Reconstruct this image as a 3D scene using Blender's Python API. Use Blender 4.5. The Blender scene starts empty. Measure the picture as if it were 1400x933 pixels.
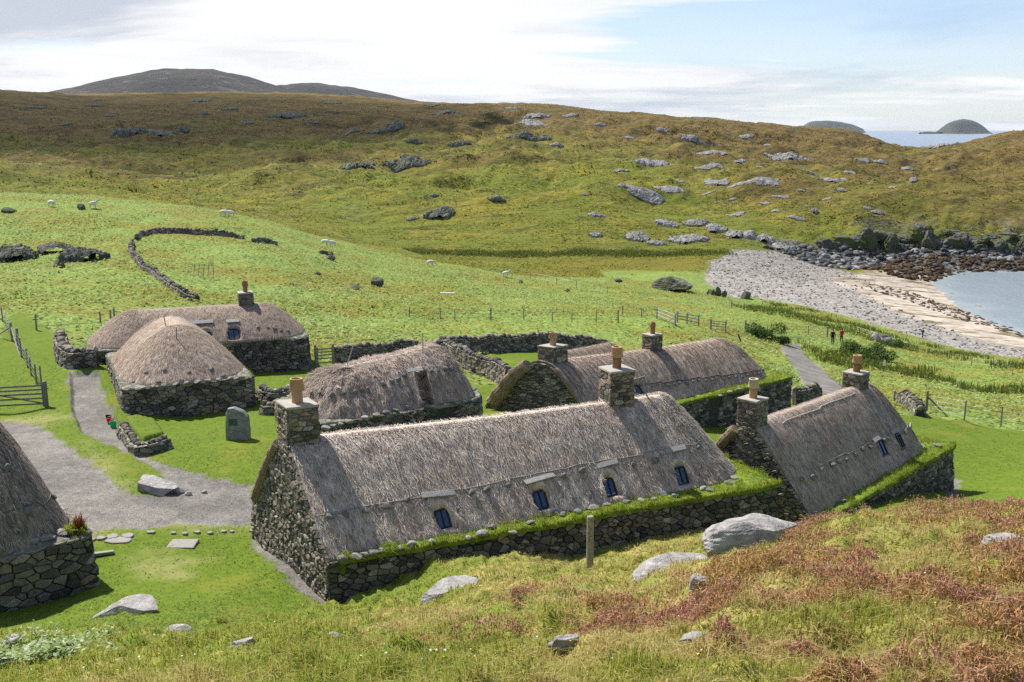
import bpy, math, random
import numpy as np
from mathutils import Vector, Matrix

random.seed(7)
RNG = np.random.default_rng(11)
PI = math.pi
scene = bpy.context.scene
COL = scene.collection

# ------------------------------------------------------------------ camera
F = 1400.0                                  # focal length in photo pixels (photo 1400 wide -> 36 mm lens)
HZ = 177.0                                  # row of the sea horizon in the photo
PITCH = math.atan((466.5 - HZ) / F)
CP, SP = math.cos(PITCH), math.sin(PITCH)
CZ = 37.0                                   # eye height above the sea

def ray(px, py):
    u = px - 700.0; v = py - 466.5
    den = F * CP - v * SP
    return u / den, -(v * CP + F * SP) / den          # x per metre forward, z per metre forward

def at(px, py, Y):
    a, b = ray(px, py)
    return np.array([a * Y, Y, CZ + b * Y])

def plane_at(px, py, z):
    a, b = ray(px, py)
    Y = (z - CZ) / b
    return np.array([a * Y, Y, z])

def project(P):
    P = np.asarray(P, float)
    x, y, z = P[..., 0], P[..., 1], P[..., 2] - CZ
    fw = y * CP - z * SP
    up = y * SP + z * CP
    return 700 + F * x / fw, 466.5 - F * up / fw

# ------------------------------------------------------------------ noise
def _hash(xi, yi, seed):
    h = (xi * 374761393 + yi * 668265263 + seed * 144269) & 0xffffffff
    h = ((h ^ (h >> 13)) * 1274126177) & 0xffffffff
    h = h ^ (h >> 16)
    return (h & 0xffff) / 32767.5 - 1.0

def vnoise(x, y, seed=0):
    x = np.asarray(x, float); y = np.asarray(y, float)
    fx = np.floor(x); fy = np.floor(y)
    xi = fx.astype(np.int64); yi = fy.astype(np.int64)
    tx = x - fx; ty = y - fy
    tx = tx * tx * tx * (tx * (tx * 6 - 15) + 10); ty = ty * ty * ty * (ty * (ty * 6 - 15) + 10)
    a = _hash(xi, yi, seed); b = _hash(xi + 1, yi, seed)
    c = _hash(xi, yi + 1, seed); d = _hash(xi + 1, yi + 1, seed)
    return (a * (1 - tx) + b * tx) * (1 - ty) + (c * (1 - tx) + d * tx) * ty

def fbm(x, y, octv=4, seed=0, gain=0.5):
    x = np.asarray(x, float); y = np.asarray(y, float)
    s = 0; a = 1.0; t = 0
    for i in range(octv):
        s = s + a * vnoise(x, y, seed + i * 17); t += a
        x, y = (x * 0.8 - y * 0.6) * 2.03 + 3.1, (x * 0.6 + y * 0.8) * 2.03 + 7.7
        a *= gain
    return s / t

def sstep(a, b, x):
    t = np.clip((np.asarray(x, float) - a) / (b - a), 0, 1)
    return t * t * (3 - 2 * t)

# ------------------------------------------------------------------ meshes
def mk(name, V, faces, mat=None, parent=None, uv=None, smooth=False, mats=None, midx=None, attrs=None):
    """V (n,3); faces: a list of (k,m) index arrays; uv per vertex (n,2)."""
    me = bpy.data.meshes.new(name)
    V = np.ascontiguousarray(V, dtype=np.float32)
    fl = [np.asarray(f, dtype=np.int32) for f in faces if len(f)]
    n = len(V)
    loops = np.concatenate([f.ravel() for f in fl]) if fl else np.zeros(0, np.int32)
    tot = np.concatenate([np.full(len(f), f.shape[1], np.int32) for f in fl]) if fl else np.zeros(0, np.int32)
    start = np.concatenate([[0], np.cumsum(tot)[:-1]]).astype(np.int32) if len(tot) else tot
    me.vertices.add(n); me.vertices.foreach_set('co', V.ravel())
    me.loops.add(len(loops)); me.loops.foreach_set('vertex_index', loops)
    me.polygons.add(len(tot))
    me.polygons.foreach_set('loop_start', start); me.polygons.foreach_set('loop_total', tot)
    if smooth is not False:
        sm = np.ones(len(tot), bool) if smooth is True else np.asarray(smooth, bool)
    else:
        sm = np.zeros(len(tot), bool)
    me.update(calc_edges=True)
    me.polygons.foreach_set('use_smooth', sm)
    if uv is not None:
        l = me.uv_layers.new(name='UVMap')
        l.data.foreach_set('uv', np.asarray(uv, np.float32)[loops].ravel())
    if attrs:
        for k, a in attrs.items():
            at_ = me.attributes.new(k, 'FLOAT_COLOR', 'POINT')
            at_.data.foreach_set('color', np.asarray(a, np.float32).ravel())
    if mats:
        for m in mats: me.materials.append(m)
        if midx is not None:
            me.polygons.foreach_set('material_index', np.asarray(midx, np.int32))
    elif mat: me.materials.append(mat)
    me.validate(clean_customdata=False) if False else None
    o = bpy.data.objects.new(name, me)
    COL.objects.link(o)
    if parent is not None: o.parent = parent
    return o

class MB:
    """collects pieces and links them as ONE mesh object"""
    def __init__(s): s.V = []; s.n = 0; s.F = {}; s.M = {}; s.S = {}; s.U = []; s.hasuv = False
    def add(s, V, faces, m=0, smooth=False, uv=None):
        V = np.asarray(V, float).reshape(-1, 3)
        for f in faces:
            f = np.asarray(f, np.int64)
            if f.size == 0: continue
            k = f.shape[1]
            s.F.setdefault(k, []).append(f + s.n)
            s.M.setdefault(k, []).append(np.full(len(f), m))
            s.S.setdefault(k, []).append(np.full(len(f), bool(smooth)))
        s.V.append(V)
        if uv is not None: s.hasuv = True; s.U.append(np.asarray(uv, float))
        else: s.U.append(V[:, :2] * 1.0)
        s.n += len(V)
        return s
    def build(s, name, mats, parent=None):
        if not isinstance(mats, (list, tuple)): mats = [mats]
        ks = sorted(s.F)
        fs = [np.concatenate(s.F[k]) for k in ks]
        mi = np.concatenate([np.concatenate(s.M[k]) for k in ks])
        sm = np.concatenate([np.concatenate(s.S[k]) for k in ks])
        return mk(name, np.concatenate(s.V), fs, parent=parent, mats=mats, midx=mi, smooth=sm,
                  uv=np.concatenate(s.U) if s.hasuv else None)

def thing(name, label, cat, loc=(0, 0, 0), rotz=0.0, group=None):
    o = bpy.data.objects.new(name, None); COL.objects.link(o)
    o.empty_display_size = 0.3
    o.location = [float(c) for c in loc]; o.rotation_euler = (0, 0, rotz)
    o['label'] = label; o['category'] = cat
    if group: o['group'] = group
    return o

def tag(o, label, cat, group=None, kind=None):
    o['label'] = label; o['category'] = cat
    if group: o['group'] = group
    if kind: o['kind'] = kind
    return o

def structure(o):
    o['kind'] = 'structure'; return o

def recentre(o, p):
    """move an object's origin to p without moving the mesh"""
    p = np.asarray(p, np.float32)
    n = len(o.data.vertices); a = np.empty(n * 3, np.float32)
    o.data.vertices.foreach_get('co', a)
    a = a.reshape(-1, 3) - p
    o.data.vertices.foreach_set('co', a.ravel()); o.data.update()
    o.location = [float(c) for c in p]
    return o

# ---- primitive shapes -> (V, faces)
def box(c, size, ax=None, taper=1.0):
    hx, hy, hz = [d / 2 for d in size]
    P = np.array([[sx * hx, sy * hy, sz * hz] for sz in (-1, 1) for sy in (-1, 1) for sx in (-1, 1)], float)
    P[4:, :2] *= taper
    if ax is not None: P = P @ np.asarray(ax, float)
    return P + np.asarray(c, float), [np.array([[0, 2, 3, 1], [4, 5, 7, 6], [0, 1, 5, 4], [1, 3, 7, 5], [3, 2, 6, 7], [2, 0, 4, 6]])]

def bbox_(c, size, ax=None, b=0.02, jit=0.0, seed=0):
    """box with bevelled edges (24 verts)"""
    hx, hy, hz = [d / 2 for d in size]
    V = []; 
    for sz in (-1, 1):
        for sy in (-1, 1):
            for sx in (-1, 1):
                V += [(sx * hx, sy * (hy - b), sz * (hz - b)), (sx * (hx - b), sy * hy, sz * (hz - b)), (sx * (hx - b), sy * (hy - b), sz * hz)]
    V = np.array(V, float)
    if jit: 
        r = np.random.default_rng(seed); V += r.uniform(-jit, jit, V.shape)
    i = lambda sx, sy, sz, k: 3 * (sx + 2 * sy + 4 * sz) + k
    q = []; t = []
    for d in (0, 1):
        q.append([i(d, 0, 0, 0), i(d, 1, 0, 0), i(d, 1, 1, 0), i(d, 0, 1, 0)][::1 if d else -1])
        q.append([i(0, d, 0, 1), i(1, d, 0, 1), i(1, d, 1, 1), i(0, d, 1, 1)][::-1 if d else 1])
        q.append([i(0, 0, d, 2), i(1, 0, d, 2), i(1, 1, d, 2), i(0, 1, d, 2)][::1 if d else -1])
    for g in (0, 1):
        for d in (0, 1):
            q.append([i(g, d, 0, 0), i(g, d, 1, 0), i(g, d, 1, 1), i(g, d, 0, 1)])
            q.append([i(g, 0, d, 0), i(g, 1, d, 0), i(g, 1, d, 2), i(g, 0, d, 2)])
            q.append([i(0, g, d, 1), i(1, g, d, 1), i(1, g, d, 2), i(0, g, d, 2)])
            for e in (0, 1): t.append([i(g, d, e, 0), i(g, d, e, 1), i(g, d, e, 2)])
    if ax is not None: V = V @ np.asarray(ax, float)
    return V + np.asarray(c, float), [np.array(q), np.array(t)]

def tube(pts, r, sides=6, cap=True):
    P = np.asarray(pts, float); n = len(P)
    r = np.full(n, r) if np.isscalar(r) else np.asarray(r, float)
    T = np.gradient(P, axis=0) if n > 2 else np.repeat((P[-1] - P[0])[None], n, 0)
    T /= np.linalg.norm(T, axis=1)[:, None] + 1e-12
    ref = np.array([0, 0, 1.0]) if abs(T[:, 2]).mean() < 0.9 else np.array([1.0, 0, 0])
    A = np.cross(T, ref); A /= np.linalg.norm(A, axis=1)[:, None] + 1e-12
    B = np.cross(T, A)
    th = np.linspace(0, 2 * PI, sides, endpoint=False)
    V = P[:, None] + r[:, None, None] * (A[:, None] * np.cos(th)[None, :, None] + B[:, None] * np.sin(th)[None, :, None])
    V = V.reshape(-1, 3)
    i = np.arange(n - 1)[:, None] * sides; j = np.arange(sides)[None]; k = (j + 1) % sides
    Q = np.stack([i + j, i + k, i + sides + k, i + sides + j], -1).reshape(-1, 4)
    fs = [Q]
    if cap:
        fs.append(np.arange(sides)[None]); fs.append((np.arange(sides)[::-1] + (n - 1) * sides)[None])
    return V, fs

def lathe(prof, sides=20, c=(0, 0, 0)):
    prof = np.asarray(prof, float); n = len(prof)
    th = np.linspace(0, 2 * PI, sides, endpoint=False)
    V = np.stack([prof[:, 0, None] * np.cos(th), prof[:, 0, None] * np.sin(th), np.repeat(prof[:, 1, None], sides, 1)], -1).reshape(-1, 3) + np.asarray(c, float)
    i = np.arange(n - 1)[:, None] * sides; j = np.arange(sides)[None]; k = (j + 1) % sides
    Q = np.stack([i + j, i + k, i + sides + k, i + sides + j], -1).reshape(-1, 4)
    return V, [Q]

_ico = {}
def ico(sub):
    if sub in _ico: return _ico[sub]
    t = (1 + 5 ** .5) / 2
    V = [(-1, t, 0), (1, t, 0), (-1, -t, 0), (1, -t, 0), (0, -1, t), (0, 1, t), (0, -1, -t), (0, 1, -t), (t, 0, -1), (t, 0, 1), (-t, 0, -1), (-t, 0, 1)]
    V = [np.array(v) / np.linalg.norm(v) for v in V]
    Fc = [(0, 11, 5), (0, 5, 1), (0, 1, 7), (0, 7, 10), (0, 10, 11), (1, 5, 9), (5, 11, 4), (11, 10, 2), (10, 7, 6), (7, 1, 8),
          (3, 9, 4), (3, 4, 2), (3, 2, 6), (3, 6, 8), (3, 8, 9), (4, 9, 5), (2, 4, 11), (6, 2, 10), (8, 6, 7), (9, 8, 1)]
    for _ in range(sub):
        cache = {}; nf = []
        def mid(a, b):
            k = (min(a, b), max(a, b))
            if k not in cache:
                m = V[a] + V[b]; V.append(m / np.linalg.norm(m)); cache[k] = len(V) - 1
            return cache[k]
        for a, b, c in Fc:
            ab, bc, ca = mid(a, b), mid(b, c), mid(c, a)
            nf += [(a, ab, ca), (b, bc, ab), (c, ca, bc), (ab, bc, ca)]
        Fc = nf
    _ico[sub] = (np.array(V), np.array(Fc)); return _ico[sub]

def rock(size, seed, sub=2, cuts=9, rough=0.10, c=(0, 0, 0), rot=None, fine=0.0, planes=()):
    """angular boulder: a sphere cut by random planes, then roughened"""
    r = np.random.default_rng(seed)
    V, Fc = ico(sub); V = V.copy()
    for _ in range(cuts):
        d = r.normal(size=3); d /= np.linalg.norm(d); h = r.uniform(0.5, 0.85)
        s = V @ d - h
        V -= np.where(s > 0, s * 0.92, 0)[:, None] * d
    for d, h in planes:
        d = np.array(d, float); d /= np.linalg.norm(d); s = V @ d - h; V -= np.where(s > 0, s * .97, 0)[:, None] * d
    o = r.uniform(-50, 50, 3)
    nz = fbm(V[:, 0] * 2.2 + o[0] + V[:, 2] * 1.3, V[:, 1] * 2.2 + o[1] - V[:, 2] * 1.7, 3, seed)
    if fine: nz = nz + fine * (fbm(V[:, 0] * 7 + o[1], V[:, 1] * 5 + V[:, 2] * 9 + o[2], 4, seed + 3) + 1.2 * np.abs(fbm(V[:, 0] * 3 + V[:, 1] * 1.5, V[:, 2] * 8 + o[0], 3, seed + 9)))
    V *= (1 + rough * nz)[:, None]
    V *= np.asarray(size, float) / 2 / np.maximum(abs(V).max(0), .3) * 1.0
    if rot is None: rot = r.uniform(0, 2 * PI)
    ca, sa = math.cos(rot), math.sin(rot)
    V = V @ np.array([[ca, sa, 0], [-sa, ca, 0], [0, 0, 1]])
    return V + np.asarray(c, float), [Fc]
# ------------------------------------------------------------------ materials
class N:
    """small helper round a node tree"""
    def __init__(s, name):
        s.m = bpy.data.materials.new(name); s.m.use_nodes = True
        s.t = s.m.node_tree; s.t.nodes.clear()
        s.out = s.t.nodes.new('ShaderNodeOutputMaterial')
        s.b = s.t.nodes.new('ShaderNodeBsdfPrincipled')
        s.t.links.new(s.b.outputs[0], s.out.inputs[0])
        s.b.inputs['Specular IOR Level'].default_value = 0.25
    def node(s, ty, **kw):
        n = s.t.nodes.new(ty)
        for k, v in kw.items(): setattr(n, k, v)
        return n
    def link(s, a, b): s.t.links.new(a, b)
    def put(s, sock, v):
        if hasattr(v, 'is_linked') or hasattr(v, 'links'): s.link(v, sock)
        else:
            if isinstance(v, (tuple, list)) and len(v) == 3 and sock.type == 'RGBA': v = (*v, 1)
            sock.default_value = v
    def coord(s, kind='Object', scale=(1, 1, 1), rot=(0, 0, 0)):
        c = s.node('ShaderNodeTexCoord'); m = s.node('ShaderNodeMapping')
        m.inputs['Scale'].default_value = scale if not np.isscalar(scale) else (scale,) * 3
        m.inputs['Rotation'].default_value = rot
        s.link(c.outputs[kind], m.inputs[0]); return m.outputs[0]
    def noise(s, vec, scale=1, detail=4, rough=0.55, dist=0.0, col=False):
        n = s.node('ShaderNodeTexNoise')
        n.inputs['Scale'].default_value = scale; n.inputs['Detail'].default_value = detail
        n.inputs['Roughness'].default_value = rough; n.inputs['Distortion'].default_value = dist
        if vec is not None: s.link(vec, n.inputs['Vector'])
        return n.outputs['Color' if col else 'Fac']
    def voro(s, vec, scale, feat='F1', out='Distance', rnd=1.0):
        n = s.node('ShaderNodeTexVoronoi', feature=feat)
        n.inputs['Scale'].default_value = scale; n.inputs['Randomness'].default_value = rnd
        s.link(vec, n.inputs['Vector']); return n.outputs[out]
    def ramp(s, fac, stops, interp='LINEAR'):
        n = s.node('ShaderNodeValToRGB'); n.color_ramp.interpolation = interp
        e = n.color_ramp.elements
        while len(e) > 1: e.remove(e[0])
        for i, (p, c) in enumerate(stops):
            x = e[0] if i == 0 else e.new(p)
            x.position = p; x.color = (*c, 1) if len(c) == 3 else c
        s.put(n.inputs[0], fac); return n.outputs[0]
    def maprange(s, v, a, b, c=0.0, d=1.0, smooth=True):
        n = s.node('ShaderNodeMapRange'); n.interpolation_type = 'SMOOTHSTEP' if smooth else 'LINEAR'
        s.put(n.inputs[0], v)
        for i, x in enumerate((a, b, c, d)): n.inputs[1 + i].default_value = x
        return n.outputs[0]
    def mix(s, fac, a, b, mode='MIX'):
        n = s.node('ShaderNodeMix', data_type='RGBA', blend_type=mode)
        s.put(n.inputs[0], fac); s.put(n.inputs[6], a); s.put(n.inputs[7], b)
        return n.outputs[2]
    def math(s, op, a, b=0.0, c=None):
        n = s.node('ShaderNodeMath', operation=op)
        s.put(n.inputs[0], a); s.put(n.inputs[1], b)
        if c is not None: s.put(n.inputs[2], c)
        return n.outputs[0]
    def bump(s, h, dist=0.02, strength=1.0, normal=None):
        n = s.node('ShaderNodeBump'); n.inputs['Distance'].default_value = dist; n.inputs['Strength'].default_value = strength
        s.put(n.inputs['Height'], h)
        if normal is not None: s.link(normal, n.inputs['Normal'])
        return n.outputs[0]
    def island(s): return s.node('ShaderNodeNewGeometry').outputs['Random Per Island']
    def attr(s, name):
        a = s.node('ShaderNodeAttribute', attribute_name=name)
        x = s.node('ShaderNodeSeparateColor'); s.link(a.outputs['Color'], x.inputs[0])
        return x.outputs[0], x.outputs[1], x.outputs[2]
    def done(s, col=None, rough=0.9, normal=None, metal=0.0, spec=None, trans=None):
        if col is not None: s.put(s.b.inputs['Base Color'], col)
        s.put(s.b.inputs['Roughness'], rough)
        s.b.inputs['Metallic'].default_value = metal
        if spec is not None: s.b.inputs['Specular IOR Level'].default_value = spec
        if normal is not None: s.link(normal, s.b.inputs['Normal'])
        if trans:                                     # thin leaves let light through
            tr = s.node('ShaderNodeBsdfTranslucent'); mx = s.node('ShaderNodeMixShader')
            mx.inputs[0].default_value = trans
            if col is not None: s.put(tr.inputs[0], col)
            s.link(s.b.outputs[0], mx.inputs[1]); s.link(tr.outputs[0], mx.inputs[2])
            s.link(mx.outputs[0], s.out.inputs[0])
        return s.m

M = {}
def stone_mat(name, stops, moss=0.0, scale=1.0):
    n = N(name)
    co = n.coord('Object')
    isl = n.island()
    base = n.ramp(isl, stops)
    blot = n.noise(co, 9 * scale, 5, .65)
    c = n.mix(n.maprange(blot, .35, .7), n.mix(1.0, base, (.62, .6, .58), 'MULTIPLY'), base)
    lich = n.maprange(n.noise(co, 23 * scale, 3, .6), .60, .70)
    c = n.mix(n.math('MULTIPLY', lich, .45), c, (.40, .39, .34))
    if moss:
        ms = n.maprange(n.noise(co, 3.1, 4, .6), .52, .64)
        c = n.mix(n.math('MULTIPLY', ms, moss), c, (.07, .085, .025))
    h = n.noise(co, 38 * scale, 5, .7)
    return n.done(c, .92, n.bump(h, .014))
M['stone'] = stone_mat('wall stone', [(0, (.065, .062, .058)), (.25, (.14, .133, .12)), (.5, (.205, .192, .168)), (.7, (.265, .24, .195)), (.85, (.30, .24, .16)), (1, (.41, .40, .37))], .2)
M['stone_dark'] = stone_mat('dark wall stone', [(0, (.05, .05, .048)), (.3, (.105, .102, .094)), (.6, (.17, .163, .148)), (.85, (.235, .205, .155)), (1, (.36, .35, .325))], .2)  # darker mix of the wall stone tones
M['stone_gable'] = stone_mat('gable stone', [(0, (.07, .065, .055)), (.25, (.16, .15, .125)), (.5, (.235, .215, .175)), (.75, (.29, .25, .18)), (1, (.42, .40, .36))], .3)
M['stone_chimney'] = stone_mat('chimney stone', [(0, (.09, .083, .072)), (.3, (.17, .155, .13)), (.6, (.25, .22, .175)), (.85, (.33, .27, .19)), (1, (.40, .38, .33))], .1)
M['pale_stone'] = stone_mat('pale loose stone', [(0, (.14, .135, .125)), (.4, (.24, .232, .215)), (.8, (.34, .33, .305)), (1, (.46, .45, .425))], .1)
M['grey_stone'] = stone_mat('grey hanging stone', [(0, (.10, .105, .105)), (.5, (.18, .185, .18)), (1, (.27, .265, .25))], .0)
M['shore_stone'] = stone_mat('shore stone', [(0, (.03, .031, .034)), (.4, (.085, .087, .09)), (.75, (.17, .17, .168)), (1, (.33, .325, .32))], 0, .3)
M['weed_stone'] = stone_mat('weed covered shore stone', [(0, (.022, .017, .012)), (.4, (.05, .03, .014)), (.75, (.10, .055, .02)), (1, (.085, .075, .055))], 0, .3)

def outcrop_mat():
    n = N('gneiss outcrop'); co = n.coord('Object')
    st = n.noise(n.coord('Object', (1, 1, 3.2), (.25, .15, .4)), 1.6, 7, .68, .6)
    c = n.ramp(st, [(.25, (.13, .125, .12)), (.45, (.30, .285, .27)), (.62, (.45, .43, .405)), (.8, (.56, .54, .52))])
    li = n.maprange(n.noise(co, 5.5, 6, .7), .56, .68)
    c = n.mix(n.math('MULTIPLY', li, .6), c, (.60, .59, .565))
    dk = n.maprange(n.noise(co, 2.7, 5, .65), .60, .72)
    c = n.mix(n.math('MULTIPLY', dk, .65), c, (.10, .095, .08))
    h = n.math('ADD', n.noise(co, 7, 8, .7), n.math('MULTIPLY', st, 1.2))
    return n.done(c, .93, n.bump(h, .07))
M['outcrop'] = outcrop_mat()
def crag_mat():
    n = N('dark crag rock'); co = n.coord('Object')
    st = n.noise(n.coord('Object', (1, 1, .45)), .9, 7, .7, .4)
    c = n.ramp(st, [(.3, (.055, .055, .052)), (.5, (.13, .13, .12)), (.62, (.25, .245, .235)), (.8, (.38, .37, .36))])
    ms = n.maprange(n.noise(co, .8, 5, .65), .46, .56)
    c = n.mix(n.math('MULTIPLY', ms, .85), c, (.085, .10, .022))
    return n.done(c, .95, n.bump(n.noise(co, 2.2, 8, .72), .35))
M['crag'] = crag_mat()

def thatch_mat(name, dark, mid, light, warm):
    n = N(name)
    uv = n.node('ShaderNodeTexCoord').outputs['UV']
    def mp(sx, sy, rz=0):
        m = n.node('ShaderNodeMapping'); m.inputs['Scale'].default_value = (sx, sy, 1); m.inputs['Rotation'].default_value = (0, 0, rz)
        n.link(uv, m.inputs[0]); return m.outputs[0]
    fib = n.noise(mp(26, 3.2, .10), 1, 5, .7, .5)
    fib2 = n.noise(mp(14, 2.2, -.22), 1, 5, .65, .7)
    tuft = n.noise(mp(5.2, 2.6), 1, 6, .70, .9)
    big = n.noise(mp(.55, .8), 1, 4, .55)
    isl = n.island()
    f = n.math('ADD', n.math('MULTIPLY', fib, .30), n.math('ADD', n.math('MULTIPLY', fib2, .22), n.math('MULTIPLY', n.math('ADD', tuft, -.06), .80)))
    f = n.math('ADD', f, n.math('MULTIPLY', n.math('SUBTRACT', isl, .45), .30))
    c = n.ramp(f, [(.40, dark), (.56, mid), (.72, light), (.9, tuple(min(1, x * 1.5) for x in light))])
    c = n.mix(n.maprange(big, .40, .66, 0, .6), c, warm, 'MULTIPLY')
    h = n.math('ADD', n.math('MULTIPLY', fib, .5), n.math('ADD', n.math('MULTIPLY', fib2, .4), n.math('MULTIPLY', tuft, 1.3)))
    return n.done(c, .95, n.bump(h, .07, .9), spec=.15)
M['thatch_grey'] = thatch_mat('grey weathered thatch', (.135, .105, .086), (.325, .27, .228), (.54, .465, .40), (.84, .75, .69))
M['thatch_brown'] = thatch_mat('brown thatch', (.115, .088, .068), (.24, .19, .148), (.37, .30, .24), (.84, .75, .68))
M['thatch_dark'] = thatch_mat('old brown grey thatch', (.125, .097, .078), (.28, .226, .186), (.45, .378, .32), (.82, .73, .67))
M['thatch_tan'] = thatch_mat('mossy tan thatch', (.17, .13, .098), (.27, .21, .165), (.36, .29, .235), (.92, .86, .80))
M['thatch_straw'] = thatch_mat('bound straw', (.12, .09, .06), (.22, .17, .115), (.34, .27, .19), (.9, .85, .75))

def plain(name, col, rough=.8, var=.25, scale=12, metal=0., spec=.3, bump=.004, stretch=(1, 1, 1)):
    n = N(name); co = n.coord('Object', stretch)
    v = n.noise(co, scale, 5, .62)
    c = n.mix(n.maprange(v, .3, .7), tuple(x * (1 - var) for x in col), tuple(min(1, x * (1 + var)) for x in col))
    return n.done(c, rough, n.bump(v, bump), metal, spec)
M['wood_grey'] = plain('weathered grey wood', (.26, .255, .245), .85, .35, 9, stretch=(1, 6, 6), bump=.006)
M['wood_post'] = plain('lichened post wood', (.23, .215, .17), .9, .35, 14, bump=.006)
M['wood_dark'] = plain('dark old timber', (.10, .09, .075), .9, .35, 10)
M['wood_gate'] = plain('gate timber', (.16, .145, .12), .9, .3, 10)
M['rope'] = plain('grey rope', (.24, .225, .205), .95, .25, 40)
M['cord'] = plain('pale binding cord', (.42, .385, .34), .95, .2, 40)
M['net'] = plain('fine thatch netting rope', (.12, .10, .085), .95, .25, 40)
M['lead'] = plain('lead flashing', (.10, .105, .13), .5, .2, 10)
M['frame'] = plain('black window frame', (.018, .02, .024), .45, .2, 20)
M['pot_tan'] = plain('buff clay pot', (.40, .24, .135), .75, .12, 6)
M['pot_brown'] = plain('browned clay pot', (.22, .115, .055), .8, .3, 9)
M['pot_red'] = plain('red clay pot', (.28, .135, .07), .75, .15, 6)
M['pot_pale'] = plain('pale clay pot', (.46, .38, .24), .75, .12, 6)
M['soot'] = plain('sooted clay', (.10, .075, .055), .85, .4, 10)
M['cement'] = plain('cement cap', (.33, .305, .265), .9, .16, 9)
M['void'] = plain('dark core', (.05, .047, .042), 1., .3, 8)
M['bronze'] = plain('green bronze plaque', (.035, .085, .06), .55, .2, 30)
M['wire'] = plain('fence wire', (.20, .20, .20), .5, .1, 10, .6)
M['white_paint'] = plain('white paint', (.75, .75, .73), .6, .05, 10)
M['slab'] = plain('concrete slab', (.25, .238, .215), .9, .15, 14)
def glass():
    n = N('skylight glass')
    n.b.inputs['Coat Weight'].default_value = .4
    return n.done((.03, .06, .12), .06, None, 0, .9)
M['glass'] = glass()

def leafmat(name, stops, patch=None, trans=.25, rough=.7, pscale=.35, xbias=None):
    """per-leaf colour, drifting with patches of dry and fresh growth"""
    n = N(name)
    c = n.ramp(n.island(), stops)
    if patch:
        co = n.coord('Object')
        nz_ = n.noise(co, pscale, 5, .6)
        if xbias:                                        # the damp left foot of the bank stays greener
            sx = n.node('ShaderNodeSeparateXYZ'); n.link(co, sx.inputs[0])
            nz_ = n.math('ADD', nz_, n.maprange(sx.outputs[0], xbias[0], xbias[1], -.16, .04))
        w = n.maprange(nz_, .40, .62)
        c2 = n.ramp(n.island(), patch)
        c = n.mix(w, c, c2)
    return n.done(c, rough, None, 0, .2, trans)
M['rough_grass'] = leafmat('rough grass', [(0, (.14, .20, .022)), (.4, (.25, .29, .035)), (.7, (.36, .35, .07)), (1, (.50, .43, .16))],
                           [(0, (.30, .225, .07)), (.35, (.50, .385, .15)), (.7, (.64, .52, .26)), (1, (.32, .33, .06))], .5, pscale=.6, xbias=(-6., 1.5))
M['lawn_blade'] = leafmat('lawn blades', [(0, (.085, .15, .010)), (.5, (.125, .19, .015)), (1, (.18, .235, .03))], [(0, (.12, .165, .015)), (.6, (.18, .21, .03)), (1, (.25, .24, .06))], .45)
M['turf'] = leafmat('turf blades', [(0, (.11, .19, .012)), (.5, (.19, .28, .02)), (1, (.33, .36, .05))], [(0, (.15, .21, .015)), (.6, (.26, .29, .03)), (1, (.40, .34, .09))], .45, pscale=.9)
M['heather'] = leafmat('heather sprigs', [(0, (.14, .12, .035)), (.25, (.30, .16, .075)), (.5, (.44, .21, .12)), (.72, (.46, .20, .18)), (.88, (.54, .27, .30)), (1, (.26, .25, .07))],
                       [(0, (.15, .14, .035)), (.3, (.34, .20, .07)), (.6, (.52, .28, .11)), (.8, (.56, .40, .18)), (1, (.27, .28, .06))], .25, pscale=.9)
M['nettle'] = leafmat('nettle leaves', [(0, (.07, .13, .02)), (.55, (.14, .21, .045)), (.82, (.27, .32, .16)), (1, (.46, .49, .38))], [(0, (.09, .16, .018)), (.7, (.17, .24, .03)), (1, (.30, .34, .13))], .2, .5, pscale=1.1)
M['bracken'] = leafmat('bracken fronds', [(0, (.15, .22, .04)), (.5, (.27, .345, .095)), (1, (.42, .48, .20))], [(0, (.18, .215, .025)), (.5, (.29, .30, .045)), (1, (.40, .335, .075))], .4, pscale=.09)
M['reed'] = leafmat('reed leaves', [(0, (.075, .10, .014)), (.6, (.125, .16, .022)), (1, (.20, .21, .04))], None, .25)
M['bush'] = leafmat('bush leaves', [(0, (.03, .07, .010)), (.6, (.07, .12, .02)), (1, (.13, .19, .03))], None, .2)
M['flower'] = leafmat('yellow petals', [(0, (.70, .55, .02)), (1, (.80, .68, .05))], None, .2)
M['white_flower'] = leafmat('white petals', [(0, (.65, .65, .6)), (1, (.8, .8, .76))], None, .2)
M['red_leaf'] = leafmat('red dock', [(0, (.22, .05, .02)), (1, (.34, .11, .04))], None, .2)

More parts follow.
